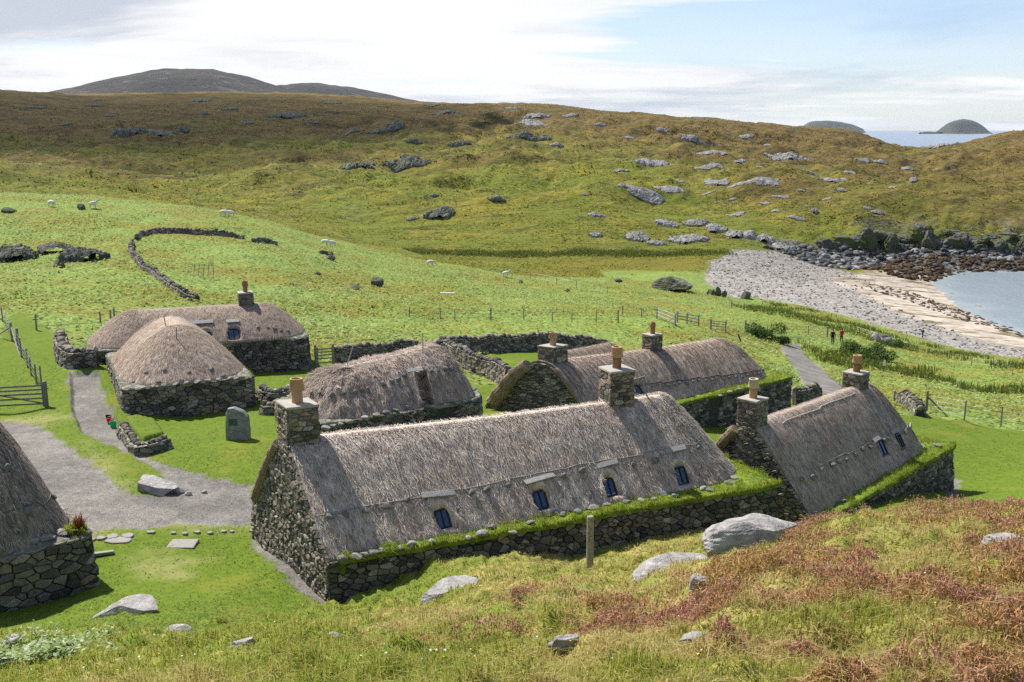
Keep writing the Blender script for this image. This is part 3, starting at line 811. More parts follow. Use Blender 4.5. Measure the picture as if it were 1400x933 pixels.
def ridge_land(name, sil, Y, depth, mat, seed, foot=None, rough=.06, n=150, m=46, peak=.45):
    """a hill mass whose skyline follows the given photo rows at distance Y"""
    sil = np.array(sil, float); pxs = np.linspace(sil[0, 0], sil[-1, 0], n); pys = np.interp(pxs, sil[:, 0], sil[:, 1])
    pys = np.convolve(np.pad(pys, 2, 'edge'), np.ones(5) / 5, 'valid')
    T = np.linspace(0, 1, m); V = np.zeros((m, n, 3))
    for i, (px, py) in enumerate(zip(pxs, pys)):
        a, b = ray(px, py); ztop = CZ + b * Y; z0 = -3.0 if foot is None else foot
        yy = Y + (T - peak) * depth
        prof = np.where(T < peak, np.sin(np.clip(T / peak, 0, 1) * PI / 2) ** 1.15, np.cos(np.clip((T - peak) / (1 - peak), 0, 1) * PI / 2))
        V[:, i, 0] = a * Y * (1 + (T - peak) * depth / Y * .35); V[:, i, 1] = yy; V[:, i, 2] = z0 + (ztop - z0) * prof
    hh = V[..., 2].max() + 3
    nz = fbm(V[..., 0] / (depth * .13) + seed, V[..., 1] / (depth * .13), 6, seed) + .5 * np.abs(fbm(V[..., 0] / (depth * .05), V[..., 1] / (depth * .07), 4, seed + 3))
    env = np.sin(T * PI)[:, None] ** .6
    V[..., 2] += hh * rough * nz * env * np.clip((V[..., 2] + 3) / hh, 0, 1) ** .5
    i = np.arange(m * n).reshape(m, n)
    q = np.stack([i[:-1, :-1], i[:-1, 1:], i[1:, 1:], i[1:, :-1]], -1).reshape(-1, 4)
    return structure(mk(name, V.reshape(-1, 3), [q], mat, smooth=True))
ridge_land('mountain', [(40,133),(60,130),(100,123),(150,112),(180,108),(215,100),(250,97),(290,98),(320,103),(350,112),(385,121),(420,128),(470,134),(520,140)], 2600, 1700, M['mountain'], 3, 0)
ridge_land('mountain', [(330,132),(365,122),(385,117),(405,114),(430,112),(460,118),(490,124),(530,132),(570,138),(610,142),(680,150)], 3000, 1500, M['mountain'], 9, 0)
ridge_land('mountain', [(-400,140),(-250,120),(-120,110),(0,128),(60,140)], 2900, 1400, M['mountain'], 19, 0)
ridge_land('island', [(1284,181),(1288,176),(1296,169),(1305,165),(1318,163),(1330,165),(1340,170),(1347,176),(1350,181)], 9000, 420, M['island'], 5, 0, .03, 60, 24)
ridge_land('island', [(1096,176),(1102,169),(1112,166),(1130,165),(1150,167),(1165,170),(1172,173),(1178,176)], 11000, 500, M['island'], 6, 0, .03, 60, 24)
ridge_land('island', [(1258,181.2),(1264,180.4),(1270,180),(1276,180.5),(1282,181.2)], 8500, 90, M['island'], 7, 0, .03, 24, 12)
ridge_land('island', [(840,164),(855,155),(866,152),(880,160),(890,166)], 5200, 600, M['island'], 8, 0, .03, 40, 20)
ridge_land('island', [(920,167),(945,160),(965,160),(985,162),(1000,168)], 9500, 600, M['island'], 12, 0, .03, 40, 20)
# ------------------------------------------------------------------ rubble walls
def vor_cells(poly, cw, ch, seed, drop=.18, jx=.42, jy=.30):
    """irregular stones filling a convex outline (a, b): list of polygons"""
    r = random.Random(seed)
    poly = [(a / cw, b / ch) for a, b in poly]
    x0 = min(p[0] for p in poly) - 1; x1 = max(p[0] for p in poly) + 1
    y0 = min(p[1] for p in poly) - 1; y1 = max(p[1] for p in poly) + 1
    nx = int(x1 - x0) + 2; ny = int(y1 - y0) + 2
    S = {}
    for j in range(ny):
        off = (j % 2) * .5 + r.uniform(-.2, .2)
        for i in range(nx):
            u_ = r.random()
            if u_ < drop: continue
            S[i, j] = (x0 + i + off + r.uniform(-jx, jx), y0 + j + r.uniform(-jy, jy))
    XS = {}                                          # small packing stones beside some of the big ones
    for (i, j), (a, b) in S.items():
        if r.random() < .30: XS[i, j] = (a + r.choice((-1, 1)) * r.uniform(.25, .5), b + r.choice((-1, 1)) * r.uniform(.2, .45))
    area = sum(poly[k - 1][0] * poly[k][1] - poly[k][0] * poly[k - 1][1] for k in range(len(poly)))
    if area < 0: poly = poly[::-1]
    def clip(pg, ax, ay, d):                       # keep ax*x + ay*y <= d
        out = []
        for k in range(len(pg)):
            p, q = pg[k - 1], pg[k]
            sp = ax * p[0] + ay * p[1] - d; sq = ax * q[0] + ay * q[1] - d
            if (sp <= 0) != (sq <= 0):
                t = sp / (sp - sq); out.append((p[0] + (q[0] - p[0]) * t, p[1] + (q[1] - p[1]) * t))
            if sq <= 0: out.append(q)
        return out
    cells = []
    edges = []
    for k in range(len(poly)):
        (ax, ay), (bx, by) = poly[k - 1], poly[k]
        nx_, ny_ = by - ay, -(bx - ax)
        edges.append((nx_, ny_, nx_ * ax + ny_ * ay))
    for (i, j), (sx, sy) in list(S.items()) + list(XS.items()):
        if any(e[0] * sx + e[1] * sy - e[2] > 1.3 * math.hypot(e[0], e[1]) for e in edges): continue
        pg = [(sx - 2, sy - 2), (sx + 2, sy - 2), (sx + 2, sy + 2), (sx - 2, sy + 2)]
        for dj in (-2, -1, 0, 1, 2):
            for di in (-2, -1, 0, 1, 2):
                for t in (S.get((i + di, j + dj)), XS.get((i + di, j + dj))):
                    if t is None or len(pg) < 3 or t == (sx, sy): continue
                    ax, ay = t[0] - sx, t[1] - sy
                    pg = clip(pg, ax, ay, (t[0] ** 2 + t[1] ** 2 - sx * sx - sy * sy) / 2)
                if len(pg) < 3: break
            if len(pg) < 3: break
        for e in edges:
            if len(pg) < 3: break
            pg = clip(pg, *e)
        if len(pg) >= 3: cells.append([(a * cw, b * ch) for a, b in pg])
    return cells

def add_stones(mb, cells, fmap, seed, gap=.012, out=.06, skip=None, m=0):
    """each cell becomes one bulging, tilted stone; fmap(a, b, o) -> xyz"""
    r = random.Random(seed)
    Vs = []; quads = []; tris = []; n0 = 0
    for pg in cells:
        n = len(pg); cx = sum(p[0] for p in pg) / n; cy = sum(p[1] for p in pg) / n
        if skip and skip(cx, cy): continue
        rad = sum(math.hypot(p[0] - cx, p[1] - cy) for p in pg) / n
        if rad < .03: continue
        g = max(.3, 1 - gap * r.uniform(.5, 1.8) / rad)
        e = out * r.uniform(.45, 1.25); tx = r.uniform(-.35, .35) * e / rad; ty = r.uniform(-.35, .35) * e / rad
        pts = []
        for f, o in ((g, -.04), (g * r.uniform(.92, .99), e * .7), (g * r.uniform(.66, .86), e)):
            for (a, b) in pg:
                da, db = (a - cx) * f, (b - cy) * f
                k = 1 + r.uniform(-.06, .06) * (o > 0)
                pts.append((cx + da * k, cy + db * k, o + (tx * da + ty * db if o > 0 else 0)))
        pts.append((cx, cy, e * r.uniform(.95, 1.12)))
        Vs.append(np.array(pts))
        for ring in (0, 1):
            for k in range(n):
                k2 = (k + 1) % n; b0 = n0 + ring * n
                quads.append((b0 + k, b0 + k2, b0 + n + k2, b0 + n + k))
        for k in range(n): tris.append((n0 + 2 * n + k, n0 + 2 * n + (k + 1) % n, n0 + 3 * n))
        n0 += 3 * n + 1
    if not Vs: return
    A = np.concatenate(Vs)
    mb.add(fmap(A[:, 0], A[:, 1], A[:, 2]), [np.array(quads), np.array(tris)], m=m)

def rrect(x0, x1, y0, y1, rad, step=.25):
    """rounded rectangle from the front-left corner anticlockwise: points, outward normals, arc length"""
    P = []; Nn = []
    rad = max(rad, .02)
    def line(a, b, nrm):
        L = math.dist(a, b); k = max(1, int(L / step))
        for i in range(k + 1): P.append((a[0] + (b[0] - a[0]) * i / k, a[1] + (b[1] - a[1]) * i / k)); Nn.append(nrm)
    def arc(c, a0):
        k = max(2, int(rad * PI / 2 / step) + 2)
        for i in range(1, k):
            a = a0 + PI / 2 * i / k; P.append((c[0] + rad * math.cos(a), c[1] + rad * math.sin(a))); Nn.append((math.cos(a), math.sin(a)))
    line((x0 + rad, y0), (x1 - rad, y0), (0, -1)); arc((x1 - rad, y0 + rad), -PI / 2)
    line((x1, y0 + rad), (x1, y1 - rad), (1, 0)); arc((x1 - rad, y1 - rad), 0)
    line((x1 - rad, y1), (x0 + rad, y1), (0, 1)); arc((x0 + rad, y1 - rad), PI / 2)
    line((x0, y1 - rad), (x0, y0 + rad), (-1, 0)); arc((x0 + rad, y0 + rad), PI)
    P.append(P[0]); Nn.append(Nn[0])
    P = np.array(P); Nn = np.array(Nn)
    d = np.hypot(*np.diff(P, axis=0).T); keep = np.concatenate([[True], d > 1e-6]); P = P[keep]; Nn = Nn[keep]
    s = np.concatenate([[0], np.cumsum(np.hypot(*np.diff(P, axis=0).T))])
    return P, Nn, s

# ------------------------------------------------------------------ thatched roof surface
class Roof:
    """ridge along local x from s0 to s1 between front eave t0 (may drift by k per metre) and back eave t1"""
    def __init__(s, s0, s1, t0, t1, ze, zr, ends=('gable', 'hip'), hl=(2.0, 2.0), k=0.0, eps=.22, nexp=2.5, seed=1, step=.09, rows=46,
                 zr2=None, sag=.05, conv=1.0, lump=.035, ze2=None, groove=0.0, gper=.5):
        s.s0, s.s1, s.t0, s.t1, s.ze, s.zr, s.k = s0, s1, t0, t1, ze, zr, k
        tc = (t0 + t1) / 2; s.tc = tc
        sl = s0 + (hl[0] if ends[0] == 'hip' else 0); sr = s1 - (hl[1] if ends[1] == 'hip' else 0)
        s.sl, s.sr = sl, sr
        per = []; spn = []; hipf = []
        def add(p, q, h=0): per.append(p); spn.append(q); hipf.append(h)
        n = max(2, int((sr - sl) / step))
        for i in range(n + 1):
            x = sl + (sr - sl) * i / n; add((x, t0), (x, tc))
        def hip(cx, L, a0, sg):
            m = int((L + (t1 - t0) / 2) * 1.7 / step)
            for i in range(1, m):
                a = a0 + PI * i / m; ca, sa = math.cos(a), math.sin(a)
                rx = abs(ca) ** (2 / nexp) * math.copysign(1, ca); ry = abs(sa) ** (2 / nexp) * math.copysign(1, sa)
                add((cx + L * rx, tc + (t1 - t0) / 2 * ry), (cx + .0 * rx, tc), 1)
        if ends[1] == 'hip': hip(sr, hl[1], -PI / 2, 1)
        for i in range(n + 1):
            x = sr + (sl - sr) * i / n; add((x, t1), (x, tc))
        if ends[0] == 'hip': hip(sl, hl[0], PI / 2, -1)
        s.closed = ends[0] == 'hip' and ends[1] == 'hip'
        if s.closed: add(per[0], spn[0])
        per = np.array(per); spn = np.array(spn)
        fr = np.clip((tc - per[:, 1]) / (tc - t0), 0, 1)
        per[:, 1] += k * (per[:, 0] - s0) * fr
        s.per, s.spn = per, spn; s.nu = len(per)
        q = np.concatenate([np.linspace(0, 1, rows), [1.025, 1.03, 1.0, .90]])
        drop = np.concatenate([np.zeros(rows), [.07, .17, .27, .30]])
        s.rows = rows; s.q = q
        f = (np.sqrt(np.minimum(q, 1) ** 2 + eps ** 2) - eps) / (math.sqrt(1 + eps ** 2) - eps)
        f = f ** conv
        H = zr - ze
        zrr = np.full(s.nu, zr) if zr2 is None else zr + (zr2 - zr) * np.clip((spn[:, 0] - s0) / (s1 - s0), 0, 1)
        zee = np.full(s.nu, ze) if ze2 is None else ze + (ze2 - ze) * np.clip((per[:, 0] - s0) / (s1 - s0), 0, 1)
        xm = (spn[:, 0] - s0) / (s1 - s0)
        zrr = zrr - sag * np.sin(PI * np.clip(xm, 0, 1))
        XY = spn[:, None] + (per - spn)[:, None] * q[None, :, None]
        Z = zrr[:, None] - (zrr - zee)[:, None] * f[None] - drop[None]
        rad = np.hypot(*(per - spn).T)
        arc = np.concatenate([[0], np.cumsum(np.hypot(*np.diff(per, axis=0).T))])
        sl_len = np.hypot(rad, H)
        s.UV = np.stack([np.repeat(arc[:, None], len(q), 1), q[None] * sl_len[:, None]], -1)
        # lumps of old thatch
        ax = XY[..., 0] * 1.0 + seed * 9.1; ay = XY[..., 1] * 1.0
        nz = fbm(ax / .7, ay / .7, 4, seed) + .8 * fbm(ax / 2.2, ay / 2.2, 2, seed + 1)
        # blurred across the fan centre
        nz = nz + .75 * fbm(ax / .22, ay / .3, 3, seed + 11)
        Z = Z + lump * nz * (np.clip(q * 4, .25, 1))[None]
        rn = lump * 1.2 * fbm(arc[:, None] / .5 + 3, q[None] * 6, 3, seed + 5)
        nrm = (per - spn) / (rad[:, None] + 1e-9)
        XY = XY + nrm[:, None] * rn[..., None] * np.clip(q - .5, 0, 1)[None, :, None] * 2
        if groove:                                             # the net ropes draw the thatch into ribs
            ph = arc[:, None] / gper + .35 * fbm(arc[:, None] / 1.3, q[None] * 2.5, 3, seed + 15)
            rib = np.abs(np.sin(PI * ph)) ** .55 - .62; ga = groove * rib * np.clip(q * 2.2 - .1, 0, 1)[None] * (.55 + .6 * np.clip(fbm(arc[:, None] / 2.1 + 7, q[None] * 1.5, 2, seed + 16) + .4, 0, 1))
            Z = Z + ga * .75; XY = XY + nrm[:, None] * (ga * .65)[..., None]
        s.V = np.concatenate([XY, Z[..., None]], -1)
        s.seed = seed; s.dents = []
        s._tang()
    def _tang(s):
        s.du = np.gradient(s.V, axis=0); s.dq = np.gradient(s.V, axis=1)
        s.du /= np.linalg.norm(s.du, axis=-1)[..., None] + 1e-9; s.dq /= np.linalg.norm(s.dq, axis=-1)[..., None] + 1e-9
        n = np.cross(s.du, s.dq); n /= np.linalg.norm(n, axis=-1)[..., None] + 1e-9
        flip = np.sign(n[..., 2]); flip[flip == 0] = 1
        s.n = n * flip[..., None]
    def dent(s, i, j, hu, hv, depth, rim=.07, arch=True):
        """press a window or door recess into the thatch around grid point (i, j), with a raised lip"""
        c = s.V[i, j]
        eu, ed = s.du[i, j], s.dq[i, j]; nn_ = s.n[i, j]
        R = s.V - c
        a = R @ eu; b = -(R @ ed)                      # b up the slope
        near = (np.abs(a) < hu + .6) & (np.abs(b) < hv + .6) & (np.abs(R @ nn_) < .8)
        if arch: dd = np.maximum(np.abs(a) - hu, np.where(b > 0, np.hypot(a * hv / hu, b) - hv, -b - hv))
        else: dd = np.maximum(np.abs(a) - hu, np.abs(b) - hv)
        ins = 1 - sstep(-.02, .05, dd)
        lip = np.exp(-((dd - .10) / .08) ** 2) * rim * np.where(b > -hv * .8, 1, .1)
        s.dents.append((c.copy(), eu.copy(), ed.copy(), hu, hv))
        s.V += (near * (-depth * ins + lip))[..., None] * nn_
        s._tang()
        return c.copy(), eu.copy(), -ed.copy(), nn_.copy()
    def pick(s, px, py, tow):
        """grid point of the outer surface seen at a photo position; tow maps local to world"""
        W = tow(s.V[:, :s.rows]); x, y = project(W)
        fw = W[..., 1]
        d2 = (x - px) ** 2 + (y - py) ** 2
        near = d2 < d2.min() + 16
        cand = np.where(near, fw * 100 + d2, 1e18)
        return np.unravel_index(np.argmin(cand), d2.shape)
    def surf(s, i, j, off=0.0):
        return s.V[i, j] + s.n[i, j] * off
    def mesh(s, mb, blades=0, bl=(.12, .3), bw=.012, seed=3, lift=.03):
        nu, nq = s.V.shape[:2]
        idx = np.arange(nu * nq).reshape(nu, nq)
        Q = np.stack([idx[:-1, :-1], idx[:-1, 1:], idx[1:, 1:], idx[1:, :-1]], -1).reshape(-1, 4)
        # wind so that normals face out
        a = s.V.reshape(-1, 3)[Q[len(Q) // 3]]
        nm = np.cross(a[1] - a[0], a[2] - a[1])
        if nm[2] < 0: Q = Q[:, ::-1]
        mb.add(s.V.reshape(-1, 3), [Q], smooth=True, uv=s.UV.reshape(-1, 2))
        if not s.closed:                                       # thickness of the thatch at the verge
            for col in (0, nu - 1):
                top = s.V[col, :s.rows]; low = top - np.array([0, 0, .26]); n_ = len(top)
                k = np.arange(n_ - 1)
                mb.add(np.concatenate([top, low]), [np.stack([k, k + 1, k + 1 + n_, k + n_], -1)], uv=np.concatenate([s.UV[col, :s.rows], s.UV[col, :s.rows] + .3]))
        if blades:
            r = np.random.default_rng(seed)
            w_ = np.hypot(*(s.per - s.spn).T); w_ = np.convolve(w_, np.ones(3) / 3, 'same')
            seg = np.hypot(*np.gradient(s.per, axis=0).T); p = seg + 1e-6; p /= p.sum()
            i = r.choice(nu, blades, p=p); q = np.sqrt(r.uniform(.0, 1, blades)) if s.closed and (s.sr - s.sl) < 3 else r.uniform(0.01, 1.0, blades)
            j = np.clip((q * (s.rows - 1) + r.uniform(0, 1, blades)).astype(int), 0, s.rows)
            i2 = np.clip(i + 1, 0, nu - 1); fu = r.uniform(0, 1, blades)[:, None]
            P = s.V[i, j] * (1 - fu) + s.V[i2, j] * fu
            eu, ed, n = s.du[i, j], s.dq[i, j], s.n[i, j]
            an = r.normal(0, .38, blades)[:, None]
            d = ed * np.cos(an) + eu * np.sin(an)
            ok = np.ones(blades, bool)
            for (dc, de, dd_, hu, hv) in s.dents:
                A_ = P - dc; ok &= ~((np.abs(A_ @ de) < hu - .01) & (A_ @ dd_ < hv - .02) & (A_ @ dd_ > -hv - .22) & (np.linalg.norm(A_, axis=1) < 1.5))
            P, eu, ed, n, d, i, j = P[ok], eu[ok], ed[ok], n[ok], d[ok], i[ok], j[ok]; blades = len(P)
            L = r.uniform(*bl, blades)[:, None]; wd = bw * r.uniform(.6, 1.5, blades)[:, None]
            side = np.cross(n, d)
            h0 = r.uniform(-.01, .02, blades)[:, None]; h1 = r.uniform(0, lift, blades)[:, None] + .004
            A = P + side * wd * .5 + n * h0; B = P - side * wd * .5 + n * h0
            C = P + d * L + n * (h0 + h1) - side * wd * .2; D = P + d * L + n * (h0 + h1) + side * wd * .2
            V = np.stack([A, B, C, D], 1).reshape(-1, 3)
            uv0 = s.UV[i, j]; UVb = np.repeat(uv0[:, None], 4, 1).reshape(-1, 2)
            mb.add(V, [np.arange(blades * 4).reshape(-1, 4)], uv=UVb)

def blade_mesh(P, L, wd, seed, lean=.45, nrm=None, seg=2):
    """grass blades: P (n,3) roots; L, wd arrays; returns V, faces"""
    r = np.random.default_rng(seed); n = len(P)
    az = r.uniform(0, 2 * PI, n); th = r.uniform(0, 2 * PI, n)
    side = np.stack([np.cos(az), np.sin(az), np.zeros(n)], -1) * (wd / 2)[:, None]
    ln = np.abs(r.normal(0, lean, n)); dirh = np.stack([np.cos(th), np.sin(th), np.zeros(n)], -1)
    up = np.array([0, 0, 1.0])
    m = P + (up + dirh * (ln * .35)[:, None]) * (L * .55)[:, None]
    t = P + (up * np.maximum(.25, 1 - ln * .5)[:, None] + dirh * ln[:, None]) * L[:, None]
    fn = np.cross(2 * side, m - P); sg = np.sign((fn * (np.array([0, 0, CZ]) - P)).sum(1)); sg[sg == 0] = 1; side = side * sg[:, None]
    V = np.stack([P - side, P + side, m + side * .75, m - side * .75, t], 1).reshape(-1, 3)
    b = np.arange(n)[:, None] * 5
    return V, [b + np.array([[0, 1, 2, 3]]), b + np.array([[3, 2, 4]])]

def leaf_mesh(P, L, wd, seed, tilt=.4):
    """flat lying leaves and tufts seen from above: P (n,3) centres"""
    r = np.random.default_rng(seed); n = len(P)
    nr = np.stack([r.normal(0, tilt, n), r.normal(0, tilt, n) - .12, np.ones(n)], -1); nr /= np.linalg.norm(nr, axis=1)[:, None]
    az = r.uniform(0, 2 * PI, n); d = np.stack([np.cos(az), np.sin(az), np.zeros(n)], -1)
    d -= nr * (d * nr).sum(1)[:, None]; d /= np.linalg.norm(d, axis=1)[:, None]; e = np.cross(nr, d)
    L = L[:, None] / 2; w = wd[:, None] / 2; k = r.uniform(-.3, .3, n)[:, None]
    V = np.stack([P - d * L, P + e * w + d * L * k, P + d * L, P - e * w - d * L * k], 1).reshape(-1, 3)
    q = np.arange(n * 4).reshape(-1, 4)[:, ::-1]
    return V, [q]

# ------------------------------------------------------------------ a blackhouse
class House:
    def __init__(s, name, label, cat, corner, ang, L, W, zb, zt, group='thatched stone houses'):
        s.ang = ang; s.L, s.W = L, W; s.z0 = zb
        s.root = thing(name, label, cat, (corner[0], corner[1], zb), ang, group)
        s.c, s.sn = math.cos(ang), math.sin(ang); s.o = np.array([corner[0], corner[1], zb])
        s.zt = zt - zb                                          # wall head, local
    def tow(s, P):
        P = np.asarray(P, float)
        return np.stack([P[..., 0] * s.c - P[..., 1] * s.sn + s.o[0], P[..., 0] * s.sn + P[..., 1] * s.c + s.o[1], P[..., 2] + s.o[2]], -1)
    def tol(s, P):
        P = np.asarray(P, float) - s.o
        return np.stack([P[..., 0] * s.c + P[..., 1] * s.sn, -P[..., 0] * s.sn + P[..., 1] * s.c, P[..., 2]], -1)
    def wall(s, mat, cw=.27, ch=.17, rad=.25, deep=1.5, gable=None, seed=1, out=.06, gmat=None, gcw=.2, gch=.13, batter=.05, door=None, roof=None, name='stone_wall'):
        """rubble wall on all sides; gable: the stone gable end at s=0 follows the roof"""
        zt = s.zt
        P, Nn, S = rrect(0, s.L, 0, s.W, rad)
        Z = np.linspace(-deep, zt, 8)
        def fmap(a, b, o):
            ex = np.minimum(a, 0) if gable else 0
            a = np.mod(a, S[-1]) if not gable else np.clip(a, 0, S[-1])
            px = np.interp(a, S, P[:, 0]) + ex; py = np.interp(a, S, P[:, 1])
            nx = np.interp(a, S, Nn[:, 0]); ny = np.interp(a, S, Nn[:, 1]); l = np.hypot(nx, ny); nx, ny = nx / l, ny / l
            bt = (zt - b) * batter
            wav = .05 * fbm(a / 1.7, b / .9, 2, seed)
            return np.stack([px + nx * (o + bt + wav), py + ny * (o + bt + wav), b], -1)
        mb = MB()
        # core
        aa = np.linspace(0, S[-1], int(S[-1] / .3) + 2); A, B = np.meshgrid(aa, Z, indexing='ij')
        V = fmap(A.ravel(), B.ravel(), np.full(A.size, -.035)); idx = np.arange(A.size).reshape(A.shape)
        mb.add(V, [np.stack([idx[:-1, :-1], idx[1:, :-1], idx[1:, 1:], idx[:-1, 1:]], -1).reshape(-1, 4)], m=1)
        end = S[-1]
        if gable:                                              # leave the left side to the gable face
            end = S[np.argmax((P[:, 0] < .02) & (S > S[-1] * .5))]
        a0 = -rad - .03 if gable else 0
        cells = vor_cells([(a0, -deep), (end, -deep), (end, zt), (a0, zt)], cw, ch, seed, .24)
        skip = None
        if door: skip = lambda a, b: any(d[0] < a < d[1] and d[2] < b < d[3] for d in door)
        add_stones(mb, cells, fmap, seed + 1, out=out, skip=skip)
        w = mb.build(name, [mat, M['void']], s.root)
        if gable:
            gb = MB(); R = roof
            ys = []; prof = R.V[0, :R.rows][::-1]; back = R.V[-1 if not R.closed else 0, :R.rows]
            # left end profile: front eave up to the ridge, down to the back eave
            fr = [(p[1], p[2] - .10) for p in prof[::5]]; bk = [(p[1], p[2] - .10) for p in back[::5]]
            pts = [(0, -deep), (0, zt)] + fr + bk[1:] + [(s.W, zt), (s.W, -deep)]
            # convex hull of the outline
            def hull(p):
                p = sorted(set((round(a, 4), round(b, 4)) for a, b in p)); lo = []; up = []
                cr = lambda o, a, b: (a[0] - o[0]) * (b[1] - o[1]) - (a[1] - o[1]) * (b[0] - o[0])
                for q in p:
                    while len(lo) > 1 and cr(lo[-2], lo[-1], q) <= 0: lo.pop()
                    lo.append(q)
                for q in reversed(p):
                    while len(up) > 1 and cr(up[-2], up[-1], q) <= 0: up.pop()
                    up.append(q)
                return lo[:-1] + up[:-1]
            ol = hull(pts)
            def gm(a, b, o):
                return np.stack([-(o + np.maximum(zt - b, 0) * batter + .04 * fbm(a / 1.5, b / 1.1, 2, seed + 8)), a, b], -1)
            cells = vor_cells(ol, gcw, gch, seed + 4, .12, .45, .38)
            add_stones(gb, cells, gm, seed + 5, out=out * 1.15)
            h = np.array(ol); V = gm(h[:, 0], h[:, 1], np.full(len(h), -.03)); k = len(h)
            gb.add(V, [np.array([[0, i, i + 1] for i in range(1, k - 1)])], m=1)
            gb.build('gable_wall', [gmat or mat, M['void']], s.root)
        return w
    def turf(s, rad=.25, over=.05, blades=9000, L=(.08, .2), z=.06, seed=5, mat=None, inner=.55, base=None, gable=False):
        """grass-grown wall head all round, with blades"""
        P, Nn, S = rrect(-over, s.L + over, -over, s.W + over, rad, .15)
        spx = np.clip(P[:, 0], s.W / 2, s.L - s.W / 2); sp = np.stack([spx, np.full(len(P), s.W / 2)], -1)
        q = np.concatenate([np.linspace(inner, 1, 16), [1.012, 1.008]])
        XY = sp[:, None] + (P - sp)[:, None] * q[None, :, None]
        if gable: XY[P[:, 0] < .12, :, 0] += .35
        zz = s.zt + z + .05 * fbm(XY[..., 0] / .5, XY[..., 1] / .5, 3, seed) + .06 * (1 - np.clip((q - inner) / (1 - inner), 0, 1))[None]
        zz[:, -2] -= .05; zz[:, -1] -= .14
        left = P[:, 0] < .12
        if gable: zz[left] -= .25
        V = np.concatenate([XY, zz[..., None]], -1); nu, nq = zz.shape
        idx = np.arange(nu * nq).reshape(nu, nq)
        mb = MB(); mb.add(V.reshape(-1, 3), [np.stack([idx[:-1, :-1], idx[:-1, 1:], idx[1:, 1:], idx[1:, :-1]], -1).reshape(-1, 4)[:, ::-1]], smooth=True)
        if blades:
            r = np.random.default_rng(seed)
            seg = np.hypot(*np.gradient(P, axis=0).T) * (~left if gable else 1); seg /= seg.sum()
            i = r.choice(nu, blades, p=seg); j = np.clip((nq - 2) - np.abs(r.normal(0, 6.5, blades)).astype(int), 0, nq - 3)
            i2 = (i + 1) % nu; f = r.uniform(0, 1, blades)[:, None]
            R = V[i, j] * (1 - f) + V[i2, j] * f
            ln_ = .7 + 1.1 * sstep(-.1, .5, fbm(R[:, 0] / .45, R[:, 1] / .45, 3, seed + 4)); kp = fbm(R[:, 0] / .7 + 9, R[:, 1] / .5, 3, seed + 6) > -.33
            R = R + (V[i, j + 1] - V[i, j]) * r.uniform(0, 1, blades)[:, None]
            R, ln_ = R[kp], ln_[kp]; blades = len(R)
            Bv, Bf = blade_mesh(R, r.uniform(*L, blades) * ln_, r.uniform(.010, .022, blades), seed + 1, 1.1)
            mb.add(Bv, Bf, m=1)
        return mb.build('wall_top' if base else 'turf_ledge', [M[base or 'turf_base'], mat or M['turf']], s.root)

def turf_base():
    n = N('turf base'); co = n.coord('Object')
    c = n.mix(n.maprange(n.noise(co, 5, 5, .6), .35, .65), (.08, .13, .012), (.18, .235, .02))
    c = n.mix(n.maprange(n.noise(co, 1.3, 4, .6), .55, .7, 0, .7), c, (.10, .075, .035))
    return n.done(c, .95, n.bump(n.noise(co, 14, 5, .6), .05))
M['turf_base'] = turf_base()
def walltop():
    n = N('stony wall top'); co = n.coord('Object')
    c = n.ramp(n.voro(co, 4.5, out='Color'), [(.2, (.10, .095, .085)), (.5, (.19, .18, .16)), (.8, (.29, .28, .255))])
    c = n.mix(n.maprange(n.noise(co, 2.2, 5, .65), .50, .62, 0, .8), c, (.09, .12, .02))
    return n.done(c, .95, n.bump(n.math('ADD', n.noise(co, 14, 5, .6), n.voro(co, 4.5)), .08))
M['wall_top'] = walltop()

